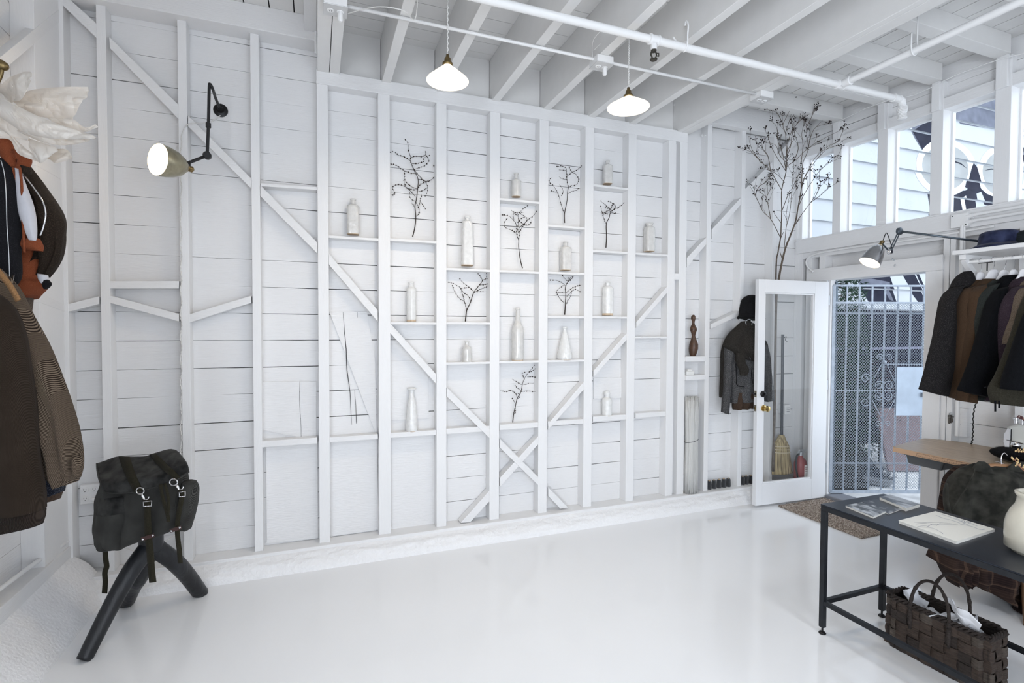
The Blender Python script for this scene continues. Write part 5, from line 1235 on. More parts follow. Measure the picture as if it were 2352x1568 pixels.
for a in ([(1690,835),(1692,862),(1693,884),(1710,888)], [(1725,830),(1726,855),(1728,880)]): tubepx(a, .0035, DC-.07, 6).build('pocket_edge', JKB, t, smooth=True)
DKS = cloth('dark_brown_wool_scarf', (.020,.018,.016), (.06,.055,.05), 'plain', scale=150, amt=.5)
s_ = thing('overcoat', 'dark brown long coat hanging behind the grey tweed jacket', 'coat', atD(1712, 945, 4.7))
vol([(1688,765,1740,765,.03),(1664,785,1760,785,.06),(1656,810,1764,810,.06),(1655,850,1760,850,.055),(1653,885,1757,885,.05),(1652,912,1755,912,.045)], DC+.02, .04, folds=4, amp=.01).build('body', DKS, s_, smooth=True)
vol([(1682,900,1735,900,.06),(1682,925,1735,922,.06),(1683,940,1736,936,.055)], DC-.0, .05, folds=5, amp=.02).build('hem', BRN, s_, smooth=True)
s_ = thing('scarf', 'dark charcoal wool scarf wrapped around the shoulders of the grey tweed jacket', 'scarf', atD(1712, 850, 4.6))
vol([(1703,738,1722,736,.02),(1690,750,1736,748,.04),(1672,768,1744,764,.055),(1661,790,1748,782,.06),(1668,800,1748,800,.06),(1690,815,1746,818,.055),(1712,826,1742,830,.04)], DC-.055, .055, folds=3, amp=.03, ph=4).build('wrap', DKS, s_, smooth=True)
vol([(1692,808,1712,812,.03),(1690,828,1712,832,.035),(1699,850,1720,848,.03),(1700,862,1716,862,.02)], DC-.10, .025, n=24, folds=2, amp=.01).build('tail', DKS, s_, smooth=True)
s_ = thing('hat', 'black felt hat with a turned-down brim hanging above the tweed jacket', 'hat', atD(1728, 735, 4.62))
hc = atD(1725, 728, 4.68); HATM = cloth('black_felt', (.008,.008,.009), None, 'plain', scale=80, amt=.3)
MB().lathe(hc, [(.106,-.010),(.108,0),(.103,.03),(.101,.07),(.096,.115),(.086,.155),(.062,.185),(.032,.200),(.002,.205)], 28, axis=(.12,.1,1)).build('crown', HATM, s_, smooth=True)
MB().lathe(hc, [(.10,.02),(.112,.004),(.120,-.012),(.114,-.014),(.1,.006)], 28, axis=(.12,.1,1)).build('brim', HATM, s_, smooth=True)
tubepx([(1714,745),(1713,738),(1720,733),(1727,737),(1727,746)], .0025, 4.58, 6).build('hook_wire', GALV, s_)

# broom in the corner
STRAW, Ns, Ls, Bs = nt('broom_straw'); Bs.inputs['Roughness'].default_value = .8
_t = Ns.new('ShaderNodeTexCoord'); _m = Ns.new('ShaderNodeMapping'); _m.inputs['Scale'].default_value = (120,120,2.5); _n = Ns.new('ShaderNodeTexNoise'); _n.inputs['Scale'].default_value = 1.2
_r = Ns.new('ShaderNodeValToRGB'); _r.color_ramp.elements[0].position = .35; _r.color_ramp.elements[0].color = (.14,.095,.04,1); _r.color_ramp.elements[1].position = .62; _r.color_ramp.elements[1].color = (.55,.44,.24,1)
Ls.new(_t.outputs['Object'], _m.inputs[0]); Ls.new(_m.outputs[0], _n.inputs[0]); Ls.new(_n.outputs[0], _r.inputs[0]); Ls.new(_r.outputs[0], Bs.inputs['Base Color'])
DB_ = 4.93; b0 = atD(1795, 1086, DB_)
br = thing('broom', 'straw broom with a long dark handle standing in the corner behind the glass door', 'broom', b0)
vol([(1790,998,1801,998,.02),(1784,1008,1805,1008,.03),(1777,1024,1812,1024,.035),(1774,1045,1815,1045,.035),(1773,1070,1818,1069,.035),(1773,1089,1821,1086,.035)], DB_, .035, folds=2, amp=.004, p=2).build('bristles', STRAW, br, smooth=True)
for y in (1023,1030,1037): 
    vol([(1775.5-(y-1023)*.12,y,1813.5+(y-1023)*.12,y,.0385),(1775.2-(y-1023)*.12,y+1.8,1813.8+(y-1023)*.12,y+1.8,.0385)], DB_, .038, folds=1, amp=0, p=2, dens=1, n=28).build('stitching', mat('pale_twine', (.6,.52,.36), .8) if 'pale_twine' not in bpy.data.materials else bpy.data.materials['pale_twine'], br)
tubepx([(1795.5,1002),(1796,940),(1797,860),(1797.5,800),(1798,768)], .0125, DB_, 12).build('handle', mat('blue_black_handle', (.02,.024,.035), .4), br, smooth=2)
tubepx([(1800,776),(1806,773),(1804,780),(1808,784)], .003, DB_-.02, 6).build('hang_loop', BLACKM, br)
# fire extinguisher
FX = atD(1838, 1090, 4.86); fe = thing('fire_extinguisher', 'fire extinguisher with a white tag in the corner behind the glass door', 'fire extinguisher', V((FX.x, FX.y, ZSILL)))
FX = V((FX.x, FX.y, ZSILL)); hF = atD(1838, 1045, 4.86).z-FX.z
MB().lathe(FX, [(.05,0),(.056,.01),(.056,hF*.72),(.048,hF*.84),(.022,hF*.94),(.02,hF)], 24).build('cylinder', mat('dull_red_paint', (.28,.05,.05), .35), fe, smooth=2)
MB().lathe(FX+V((0,0,hF)), [(.018,0),(.018,.02),(.026,.022),(.026,.035),(.01,.04)], 14).obox(FX+V((.01,-.01,hF+.05)), (1,0,0), (0,1,0), (0,0,1), .04, .008, .006).obox(FX+V((.0,-.01,hF+.03)), (1,0,0), (0,1,0), (0,0,1), .045, .006, .004).build('valve', GALV, fe, smooth=2)
MB().tube(spline([FX+V((0,0,hF+.02)), FX+V((-.06,-.01,hF+.0)), FX+V((-.075,-.02,hF*.6)), FX+V((-.06,-.03,.05))], 16), .008, 8).build('hose', BLACKM, fe, smooth=True)
MB().obox(FX+V((.01,-.062,hF*.5)), RT, FW, (0,0,1), .035, .001, .06).build('tag', mat('paper_tag', (.75,.73,.70), .7), fe)
m = MB()
for k in range(5): m.obox(FX+V((.01,-.0635,hF*.5+.035-.016*k)), RT, FW, (0,0,1), .022, .0005, .0025)
m.build('tag_print', mat('tag_ink', (.25,.12,.12), .7), fe)
c = onY(1812, 941, YS-.01); t = thing('wall_thermostat', 'small white wall control box seen through the door glass beside the broom handle', 'control box', V((c.x, YP, c.z)))
MB().box(c.x-.035, c.x+.035, YS+.0, YP, c.z-.045, c.z+.045).build('box', PIPE, t, bevel=.005)
m = MB(); 
for k in range(3): m.box(c.x-.018, c.x+.018, YS-.002, YS, c.z-.02+k*.016, c.z-.014+k*.016)
m.build('slots', mat('grey_plastic', (.3,.3,.32), .5), t)

# big dried branch in the corner
o7 = (1500, 250); s7 = 3.484
BRK = mat('grey_brown_branch', (.12,.095,.075), .8, var=.3, scale=40); BRD_ = mat('dark_berries', (.025,.018,.018), .8)
db = thing('dried_branch', 'tall dried branch with dark berry heads standing in the corner behind the door', 'branch', atD(1778, 1085, 4.9))
stm = MB(); ber = MB(); tips = []
def bp_(q, D): return atD(q[0]/s7+o7[0], q[1]/s7+o7[1], D)
rb = random.Random(77)
def limb(pts, r0, r1, D0=4.6, D1=None, tip=True, sub=True):
    D1 = D1 if D1 is not None else D0+rb.uniform(-.22,.08)
    n = len(pts); S = spline([bp_(p, lerp(D0, D1, i/(n-1))) for i, p in enumerate(pts)], n*4)
    L = len(S)-1
    stm.tube(S, [lerp(r0, r1, i/L) for i in range(L+1)], 6 if r0 > .004 else 4)
    if tip: tips.append((S[-1], (S[-1]-S[-3]).normalized()))
    if sub:
        for i in range(L//3, L, 3):
            if rb.random() < .75:
                d = (S[i]-S[i-1]).normalized(); q = (d+V((rb.uniform(-.8,.8), rb.uniform(-.5,.5), rb.uniform(0,.7)))).normalized(); ln = rb.uniform(.04,.12)
                e = S[i]+q*ln; 
                if e.x > XF-.05: continue
                stm.tube([S[i], S[i]+q*ln*.5+V((0,0,.004)), e], [r1*1.2, r1, r1*.7], 4); 
                if S[i].z > 2.55: tips.append((e, q))
T1 = [(960,2900),(975,2300),(985,1560),(1010,1340),(1055,1130),(1100,1010),(1140,900),(1160,790),(1185,650),(1190,540)]
limb(T1, .013, .0035, 4.88, 4.55, True)
limb([(965,2500),(975,1900),(985,1270),(1000,1150),(1020,1030),(1025,940),(1030,820),(1030,650),(1065,500),(1070,380),(1080,260)], .008, .0028, 4.88, 4.6)
for q in ([(1030,650),(940,500),(860,420),(790,350),(750,330)],[(1055,590),(1000,530),(950,500)],[(1020,1030),(980,950),(940,880),(880,820),(840,740),(815,690),(810,650)],
          [(815,690),(850,620),(900,590),(930,550)],[(940,880),(930,820),(905,710),(860,670)],[(905,710),(930,660),(970,590)],[(1030,820),(1060,740),(1090,660),(1110,640),(1150,560),(1180,500)],
          [(1075,920),(1095,820),(1105,720),(1110,640),(1120,560),(1125,480)],[(1050,1110),(1065,950),(1075,910),(1065,850),(1090,700)],[(1150,900),(1200,830),(1260,750),(1310,680),(1340,600),(1330,560)],
          [(1260,750),(1340,690),(1400,630),(1370,590)],[(1160,790),(1200,700),(1260,600),(1330,500),(1400,440),(1480,400)],[(1185,650),(1210,560),(1240,500),(1290,400),(1400,300),(1480,260),(1520,180)],
          [(1070,460),(1150,400),(1200,350),(1290,280),(1380,230),(1480,180)],[(1065,500),(1000,400),(940,290),(920,220)],[(1080,440),(1020,380),(980,290),(905,270)],[(1070,380),(1065,280),(1060,200),(1040,130),(1070,60),(1100,0)],
          [(1080,260),(1110,180),(1170,100),(1220,60),(1290,20)],[(1120,430),(1160,330),(1150,250),(1130,190)],[(1190,540),(1200,430),(1240,330),(1235,250),(1225,150),(1240,60)],[(1240,330),(1260,230),(1300,150),(1390,120)],
          [(1065,500),(1050,420),(1030,330),(1000,260),(990,150),(950,100)],[(1070,380),(1100,300),(1120,170),(1180,90)],[(860,420),(800,340),(770,260)],[(940,500),(920,380),(880,320),(870,270)],
          [(1205,560),(1290,430),(1380,330),(1450,300)],[(1185,420),(1200,300),(1190,200),(1210,120)],[(1225,150),(1270,60),(1290,-20)],[(1060,200),(1090,100),(1150,20),(1190,-20)],[(1040,130),(1010,60),(985,20)]):
    limb(q, .0034, .0013, 4.58)
for p, d in tips:
    if p.x > XF-.06 or p.z < 2.2: 
        if p.z < 2.2: continue
    for k in range(rb.randint(3, 7)):
        q = (d+V((rb.uniform(-.8,.8), rb.uniform(-.8,.8), rb.uniform(-.3,.7)))).normalized(); e = p+q*rb.uniform(.018,.045)
        stm.tube([p, e], .0008, 3, caps=False)
        ber.ball(e, rb.uniform(.0035,.006), 6, 4)
stm.build('stems', BRK, db, smooth=True); tag(ber.build('berry_heads', BRD_, db, smooth=True), kind='stuff')

# conduits, junction box and shelf on the front wall
jb = onX(2206, 507, XF-.03)
t = thing('junction_box', 'square white electrical junction box under the clerestory window sill', 'junction box', V((XF, jb.y, onX(2206,524,XF-.03).z)))
ya, yb = onX(2186,510,XF-.03).y, onX(2226,510,XF-.03).y; za, zb = onX(2200,523,XF-.03).z, onX(2200,492,XF-.03).z
MB().box(XF-.045, XF-.012, yb, ya, za, zb).build('box', PIPE, t, bevel=.003)
m = MB()
for q in ((ya-.012, zb-.012), (yb+.012, za+.012)): m.lathe((XF-.047, q[0], q[1]), [(.004,0),(.003,.003)], 8, axis=(1,0,0))
m.build('screw', BLACKM, t)
for z, nm in ((zb-.028,'upper'),(za+.03,'lower')):
    o = MB().tube([(XF-.032, yb+.005, z), (XF-.032, yb-.04, z+.004), (XF-.032, -2.5, z+.004)], .0115, 12).lathe((XF-.032, yb-.005, z), [(.016,-.02),(.016,.02)], 12, axis=(0,1,0)).build('conduit', PIPE, smooth=2)
    tag(o, 'white conduit running right from the junction box, %s of the two' % nm, 'conduit')
vp = onX(2203, 760, XF-.04)
o = MB().tube([(XF-.035, vp.y, za+.01), (XF-.035, vp.y, .8)], .013, 12).build('conduit', PIPE, smooth=2); tag(o, 'vertical white conduit going down the front wall from the junction box past the coats', 'conduit')
v2 = onX(2212, 560, XF-.04)
o = MB().tube([(XF-.03, v2.y-.0, za+.01), (XF-.03, v2.y-.0, za-.05), (XF-.02, v2.y, za-.2)], .008, 10).build('conduit', PIPE, smooth=2); tag(o, 'short flexible white conduit stub beside the vertical one under the junction box', 'conduit')
cpt = [onX(*q, XF-.03) for q in ((1868,625),(1855,612),(1852,600),(1862,588),(1885,580))]
o = MB().tube(spline(cpt, 24)+[onX(x, 580-(x-1885)*.148-1.2*math.sin((x-1885)*.02), XF-.026) for x in range(1900, 2290, 12)], .0085, 8).build('cable', PIPE, smooth=True); tag(o, 'white cable curving out above the door and along the underside of the sill', 'cable')
o = MB().tube([onX(x, y, XF-.06) for x, y in ((1870,301),(1920,282),(1985,250),(2042,229))]+[onX(x, y, XF-.05) for x, y in ((2060,226),(2100,218),(2140,200),(2165,187),(2200,170),(2260,148),(2300,135),(2352,122),(2420,95))], .0035, 6).build('cable', PIPE, smooth=True); tag(o, 'thin white cable strung along the posts above the clerestory windows', 'cable')
# shelf with hat
XS = 4.05; c0 = onX(2187, 577.5, XS); zsh = c0.z+.004
t = thing('coat_shelf', 'white shelf board on slanted brackets above the coat rail', 'shelf', (XF-.01, c0.y-.5, zsh-.03))
MB().box(XS, XF-.001, -1.0, c0.y, zsh-.028, zsh).build('board', WHITEH, t, bevel=.003)
by = onX(2235, 600, 4.2).y
for k in range(3):
    y = by-.0-k*.9
    MB().box(XS+.03, XF-.01, y-.02, y+.02, zsh-.062, zsh-.029).build('bracket_arm', WHITEH, t, bevel=.002)
    MB().beam((XS+.05, y, zsh-.06), (XF-.01, y, zsh-.34), .038, .03, up=(0,1,0)).build('bracket_brace', WHITEH, t, bevel=.002)
RX, RZ = 4.13, 2.036
o = MB().tube([(RX, onX(2212,603,RX).y, RZ), (RX, -1, RZ)], .0115, 12).build('coat_rail', PIPE, smooth=2); tag(o, 'white metal rail under the shelf that carries the row of coats', 'rail')
hy = onX(2293, 555, 4.22).y; hb_ = V((4.24, hy, zsh+.0))
t = thing('bucket_hat', 'navy velvet bucket hat lying on the white shelf above the coats', 'hat', hb_)
NVV = cloth('navy_velvet', (.010,.013,.035), (.05,.06,.12), 'plain', scale=18, amt=.8, sheen=.8)
def wob(a, z): return 1+.05*math.sin(a*12.6+1)+.03*math.sin(a*25+z*40)
MB().lathe(hb_+V((0,0,.004)), [(.15,0),(.135,.012),(.118,.035),(.116,.075),(.108,.100),(.085,.112),(.002,.116)], 32, fn=wob).build('crown', NVV, t, smooth=True)
MB().lathe(hb_, [(.10,.012),(.145,.012),(.178,.001),(.180,.006),(.148,.018),(.118,.034)], 32, fn=wob).build('brim', NVV, t, smooth=True)
o = MB().lathe(V((4.28, hy-.14, zsh)), [(.10,0),(.095,.03),(.09,.08),(.06,.10),(.002,.105)], 24, fn=wob).build('cap', cloth('dark_plaid_cap', (.012,.016,.02), (.05,.06,.06), 'plaid', amt=.8), smooth=True); tag(o, 'dark checked cap just behind the navy bucket hat on the shelf', 'hat')

# the row of coats
HGM = mat('white_hanger_plastic', (.85,.85,.88), .25, coat=.3)
CH = cloth('charcoal_flecked_tweed', (.014,.013,.014), (.11,.105,.10), 'tweed', scale=280, amt=.5, sheen=.15)
CM = cloth('camel_brown_wool', (.055,.033,.020), (.09,.057,.036), 'plain', scale=220, amt=.5)
CG = cloth('grey_green_wool', (.020,.024,.023), (.05,.055,.052), 'plain', scale=200, amt=.5)
CB = cloth('black_melton', (.004,.0044,.0056), (.010,.0105,.0125), 'plain', scale=200, amt=.5, sheen=.12)
CP = cloth('purple_brown_tweed', (.030,.020,.028), (.10,.08,.10), 'tweed', scale=260, amt=.6)
CT = cloth('taupe_wool', (.10,.075,.055), (.2,.16,.13), 'plain', scale=160, amt=.6)
COl = cloth('olive_grey_wool', (.026,.024,.017), (.06,.056,.045), 'plain', scale=200, amt=.5)
def coat(lab, mt_, D, sleeve, body, hump, ph=0, collar=None, hf=.05):
    c = atD((body[-1][0]+body[-1][2])/2, body[-1][1], D+.06)
    t = thing('coat', lab, 'coat', c, 'coats on the white rail')
    vol([tuple(r) for r in body], D+.085, hf*1.15, folds=3, amp=.015, ph=ph, n=28).build('body', mt_, t, smooth=True)
    vol([tuple(r) for r in sleeve], D, hf, folds=2, amp=.012, ph=ph+1, n=28).build('sleeve', mt_, t, smooth=True)
    if collar: vol(collar, D+.05, .035, folds=2, amp=.006, n=24).build('collar', mt_, t, smooth=True)
    return t
def hanger(lab, px, py, D, hookx, w=12):
    top = V((RX, onX(hookx, 600, RX).y, RZ+.010)); c = atD(px, py+16, D+.085)
    t = thing('clothes_hanger', lab, 'hanger', c, 'white hangers on the rail')
    vol([(px-w*.5,py,px+w*.5,py,.008),(px-w*.95,py+4,px+w*.95,py+4,.012),(px-w*1.25,py+12,px+w*1.25,py+12,.013),(px-w*1.9,py+22,px+w*1.9,py+22,.013)], D+.085, .012, folds=1, amp=0, p=2, n=20).build('shoulder', HGM, t, smooth=True)
    n_ = atD(px, py+2, D+.085); sd = V((1,0,0))
    MB().tube(spline([n_, n_.lerp(top, .45)+V((.012,0,0)), top+V((.016,0,-.020)), top+V((.012,0,.004)), top+V((0,0,.008)), top+V((-.014,0,-.002)), top+V((-.015,0,-.014))], 24), .0018, 6).build('hook', CHROME, t, smooth=True)
    return t
coat('charcoal flecked tweed coat with a raised collar, first on the rail nearest the door', CH, 3.42,
 [(2182,664,2214,655,.03),(2171,677,2202,668,.05),(2163,697,2190,688,.055),(2156,730,2190,722,.055),(2148,770,2192,765,.055),(2137,810,2195,808,.055),(2126,850,2196,856,.055),(2113,893,2173,910,.05)],
 [(2200,640,2236,640,.03),(2186,660,2234,660,.05),(2178,700,2226,690,.05),(2178,760,2206,760,.05),(2180,830,2202,830,.05),(2176,897,2200,903,.045)], None, 0,
 [(2216,623,2228,622,.02),(2203,632,2234,634,.04),(2192,645,2236,652,.045),(2184,660,2232,662,.04)])
hanger('chrome hanger hook holding the charcoal coat, first on the rail', 2224, 628, 3.42, 2216, 4)
coat('camel brown wool coat beside the charcoal one, first of the two camels', CM, 3.37,
 [(2218,664,2236,657,.03),(2207,676,2228,671,.045),(2201,704,2214,700,.05),(2199,760,2213,758,.05),(2196,820,2212,820,.05),(2192,870,2211,872,.05),(2188,914,2207,918,.045)],
 [(2234,643,2258,643,.03),(2214,664,2262,660,.05),(2208,700,2250,700,.05),(2206,800,2230,800,.05),(2204,900,2226,900,.045)], None, 1.5)
hanger('white hanger over the first camel coat', 2252, 625, 3.37, 2252, 9)
coat('second camel brown wool coat, longer cuff, in front of the first camel', CM, 3.31,
 [(2244,662,2262,652,.03),(2230,674,2256,666,.05),(2226,705,2238,698,.05),(2221,760,2237,758,.052),(2215,830,2236,822,.055),(2210,880,2232,880,.055),(2203,920,2234,925,.05)],
 [(2260,640,2288,642,.03),(2238,662,2290,660,.05),(2232,710,2270,700,.05),(2230,800,2256,800,.05),(2226,900,2250,905,.045)], None, 3)
hanger('white hanger over the second camel coat, widest one showing', 2282, 619, 3.31, 2280, 12)
coat('dark grey-green wool coat between the second camel and the black coat', CG, 3.25,
 [(2272,660,2292,650,.03),(2253,678,2276,670,.045),(2247,710,2263,703,.05),(2243,745,2258,742,.05),(2242,790,2254,788,.05),(2240,830,2250,830,.045)],
 [(2286,642,2306,641,.03),(2262,668,2310,664,.05),(2256,760,2300,760,.05),(2250,860,2290,860,.05),(2238,918,2252,918,.045)], None, 2)
hanger('white hanger over the grey-green coat', 2306, 620, 3.25, 2308, 10)
coat('black wool coat with a wide hanging sleeve in the middle of the rail', CB, 3.16,
 [(2288,668,2312,658,.03),(2274,694,2300,686,.05),(2263,730,2298,728,.055),(2249,780,2299,780,.058),(2234,825,2296,828,.06),(2218,865,2290,872,.06),(2203,896,2271,913,.055)],
 [(2308,632,2343,630,.03),(2294,650,2346,646,.05),(2284,690,2330,690,.05),(2270,780,2318,780,.05),(2264,860,2308,860,.05),(2255,905,2300,902,.045)], None, 4)
hanger('white hanger over the black coat in the middle', 2328, 619, 3.16, 2328, 9)
coat('purple-brown tweed coat right of the black one', CP, 3.08,
 [(2328,664,2348,655,.03),(2313,686,2340,678,.045),(2304,715,2324,710,.05),(2301,755,2318,755,.05),(2300,800,2312,800,.05),(2299,850,2308,850,.045)],
 [(2340,636,2368,636,.03),(2322,662,2374,660,.05),(2312,760,2350,760,.05),(2300,860,2340,860,.05),(2270,921,2300,925,.045)], None, 5)
hanger('white hanger over the purple-brown coat at the frame edge', 2352, 618, 3.08, 2352, 10)
coat('taupe wool coat right of the purple-brown one, mostly hidden', CT, 3.02,
 [(2346,664,2372,656,.03),(2337,684,2362,678,.045),(2331,712,2348,708,.05),(2322,750,2338,752,.05),(2314,790,2328,792,.045)],
 [(2362,640,2392,640,.03),(2344,670,2398,668,.05),(2334,800,2398,800,.05),(2320,900,2392,905,.045)], None, 6)
hanger('white hanger over the taupe coat, just outside the row of visible hooks', 2376, 618, 3.02, 2375, 10)
coat('olive grey wool coat with a broad flaring hem near the right edge', COl, 2.95,
 [(2362,672,2392,664,.03),(2349,706,2394,702,.05),(2332,756,2394,756,.055),(2312,812,2394,815,.06),(2292,858,2394,868,.06),(2274,893,2394,905,.06),(2281,926,2394,936,.055)],
 [(2385,650,2410,650,.03),(2372,680,2420,680,.05),(2360,760,2420,760,.05),(2340,860,2420,860,.05),(2320,930,2420,935,.045)], None, 7)
hanger('white hanger over the olive grey coat', 2396, 620, 2.95, 2396, 10)
coat('black jacket nearest the viewer at the right edge of the rail', CB, 2.84,
 [(2378,694,2415,684,.03),(2357,725,2415,722,.05),(2338,775,2415,778,.055),(2324,822,2415,830,.06),(2310,860,2415,872,.06),(2303,893,2415,903,.055)],
 [(2400,660,2430,660,.03),(2390,700,2440,700,.05),(2380,800,2440,800,.05),(2370,895,2440,900,.045)], None, 8)
hanger('white hanger over the nearest black jacket', 2420, 628, 2.84, 2420, 10)
m = tubepx([(2262,888),(2263,889)], .006, 3.09, 8, 2); tag(m.build('coat_button', BLACKM, bpy.data.objects['coat.004'], smooth=True))
for k, x in enumerate((2286,2295)):
    o = ribbon([(x,920),(x,945-k*8)], 4, 2.9, .002); o.build('ribbon_tie', CB, bpy.data.objects['coat.007'])
# bracket clamp, cord and key box on the wall
kb = onX(2207, 968, XF+.09); YK0, YK1 = onX(2173,960,XF+.08).y, onX(2224,960,XF+.06).y; kz0, kz1 = onX(2215,1003,XF+.06).z, onX(2215,938,XF+.06).z
t = thing('wall_panel_box', 'shallow white wall box with a hook of keys beside the vertical conduit', 'wall box', (XF+.09, (YK0+YK1)/2, kz0))
MB().box(XF+.045, XF+.09, YK1, YK0, kz0, kz1).build('box', WHITE, t, bevel=.004)
m = MB()
for z in (lerp(kz0,kz1,.42), lerp(kz0,kz1,.8)): m.lathe((XF+.043, lerp(YK1,YK0,.25), z), [(.003,0),(.002,.002)], 8, axis=(1,0,0))
m.build('screw', GALV, t)
kk = onX(2185, 948, XF-.012)
t = thing('key_bunch', 'bunch of keys on rings hanging on the white wall box', 'keys', kk+V((0,0,-.06)))
m = MB()
for k in range(3): m.tube([kk+V((0, .014*math.cos(a/12*6.283), -.012+.014*math.sin(a/12*6.283)-.008*k)) for a in range(13)], .0018, 5)
m.build('ring', GALV, t, smooth=True)
for k in range(3): MB().obox(kk+V((-.004*k,-.006+.007*k,-.048-.006*k)), (0,math.cos(.3*k-.3),math.sin(.3*k-.3)), (0,0,1), (1,0,0), .006, .022, .0012).lathe(kk+V((-.004*k,-.006+.007*k,-.026)), [(.011,0),(.011,.003)], 12, axis=(1,0,0)).build('key', mat('tarnished_key', (.12,.11,.10), .4, metal=.9) if 'tarnished_key' not in bpy.data.materials else bpy.data.materials['tarnished_key'], t)
TW = mat('black_white_twisted_flex', (.02,.02,.02), .6)
cp = [(2249,905),(2242,925),(2236,950),(2235,980),(2234,1005),(2231,1020)]
S = spline([onX(*q, XF-.05) for q in cp], 60)
m = MB(); m.tube([p+V((0, .003*math.cos(i*1.3), .0)) for i, p in enumerate(S)], .004, 6); o = m.build('lamp_flex', TW, smooth=True); tag(o, 'black twisted lamp flex hanging from the coats to the workbench', 'cord')
m = MB(); cl = onX(2268, 592, 4.38); m.obox(cl, (1,0,0), (0,1,0), (0,0,1), .03, .012, .03); m.tube([cl+V((0,.05,-.03)), cl+V((0,-.03,-.03))], .006, 6); m.tube([cl+V((0,0,-.03)), cl+V((.0,.0,-.09))], .004, 6)
o = m.build('clamp', BLACKM, smooth=2); tag(o, 'black metal clamp under the shelf behind the hangers', 'clamp')
o = MB().lathe(onX(2055, 598, XF-.012), [(.006,0),(.004,.02),(.009,.03),(.004,.034)], 10, axis=(-1,0,.3)).tube([onX(2056,606,XF-.03), onX(2054,612,XF-.03)], .004, 6).build('door_hook', GALV, smooth=2); tag(o, 'small metal hook on the casing above the doorway', 'hook')

# ================================================================== WORKBENCH
ZB = .76; BX0 = 3.765; BY1 = 2.43
OAK, No, Lo, Bo = nt('pale_oak_laminate'); Bo.inputs['Roughness'].default_value = .35
_t = No.new('ShaderNodeTexCoord'); _m = No.new('ShaderNodeMapping'); _m.inputs['Scale'].default_value = (26,1.2,26); _n = No.new('ShaderNodeTexNoise'); _n.inputs['Scale'].default_value = 4; _n.inputs['Detail'].default_value = 8
_r = No.new('ShaderNodeValToRGB'); _r.color_ramp.elements[0].position = .35; _r.color_ramp.elements[0].color = (.33,.235,.15,1); _r.color_ramp.elements[1].position = .65; _r.color_ramp.elements[1].color = (.50,.39,.27,1)
Lo.new(_t.outputs['Object'], _m.inputs[0]); Lo.new(_m.outputs[0], _n.inputs[0]); Lo.new(_n.outputs[0], _r.inputs[0]); Lo.new(_r.outputs[0], Bo.inputs['Base Color'])
wb2 = thing('workbench', 'pale oak sewing workbench with a rounded corner and ruler edge against the front wall', 'workbench', (4.1, 1.9, 0))
pl = [(BX0, -.2)]; 
for cx, cy, r, a0, a1 in ((BX0+.04, BY1-.05, .04, 180, 90), (XF-.16, BY1+.02, .06, 100, 20)):
    for k in range(7): a = math.radians(lerp(a0, a1, k/6)); pl.append((cx+r*math.cos(a), cy+r*math.sin(a)))
pl += [(XF-.02, BY1-.10), (XF-.02, -.2)]
MB().prism([(x, y, ZB-.034) for x, y in pl], (0,0,.034)).build('top', OAK, wb2, bevel=.003)
EDGE = mat('peach_edge_band', (.50,.32,.20), .5)
MB().box(BX0-.002, BX0, -.2, BY1-.03, ZB-.033, ZB-.002).build('edge_band', EDGE, wb2)
m = MB(); ry0, ry1 = onX(2106,1050,BX0).y, 1.2; rz0, rz1 = ZB-.027, ZB-.008
for z in (rz0, rz1): m.box(BX0-.0028, BX0-.002, ry1, ry0, z-.0006, z+.0006)
m.box(BX0-.0028, BX0-.002, ry0-.001, ry0, rz0, rz1)
k = 0; y = ry0-.012
while y > ry1:
    h = .006 if k % 4 == 0 else .003
    m.box(BX0-.0028, BX0-.002, y-.0007, y+.0007, rz0+.002, rz0+.002+h)
    if k % 2: m.box(BX0-.0028, BX0-.002, y-.0022, y-.0006, rz1-.006, rz1-.003)
    y -= .0127; k += 1
m.build('ruler_marks', BLACKM, wb2)
GP = mat('grey_plastic_drawer', (.085,.09,.095), .4)
d0 = onX(2078, 1050, BX0+.05).y; d1 = onX(2170, 1065, BX0+.05).y
MB().prism([(BX0+.05,d0,ZB-.036),(BX0+.05,d1,ZB-.036),(BX0+.05,d1+.02,ZB-.105),(BX0+.05,d0-.02,ZB-.105)], (.42,0,0)).build('drawer', GP, wb2, bevel=.012)
MB().box(BX0+.035, BX0+.49, d1-.01, d0+.01, ZB-.046, ZB-.035).build('drawer_rim', GP, wb2, bevel=.003)
for y in (1.86, .4):
    for x in (BX0+.16, BX0+.52): MB().box(x-.017, x+.017, y-.017, y+.017, 0, ZB-.035).build('leg', GMD, wb2, bevel=.002)
    MB().box(BX0+.10, BX0+.58, y-.017, y+.017, 0, .03).build('foot_rail', GMD, wb2, bevel=.002)
o = MB().tube(spline([(BX0+.3,2.0,ZB-.04),(BX0+.31,1.99,ZB-.2),(BX0+.25,1.98,.35),(BX0+.28,1.97,.02)], 20), .004, 6).build('power_cord', BLACKM, smooth=True); tag(o, 'black cord hanging under the workbench near its leg', 'cord')
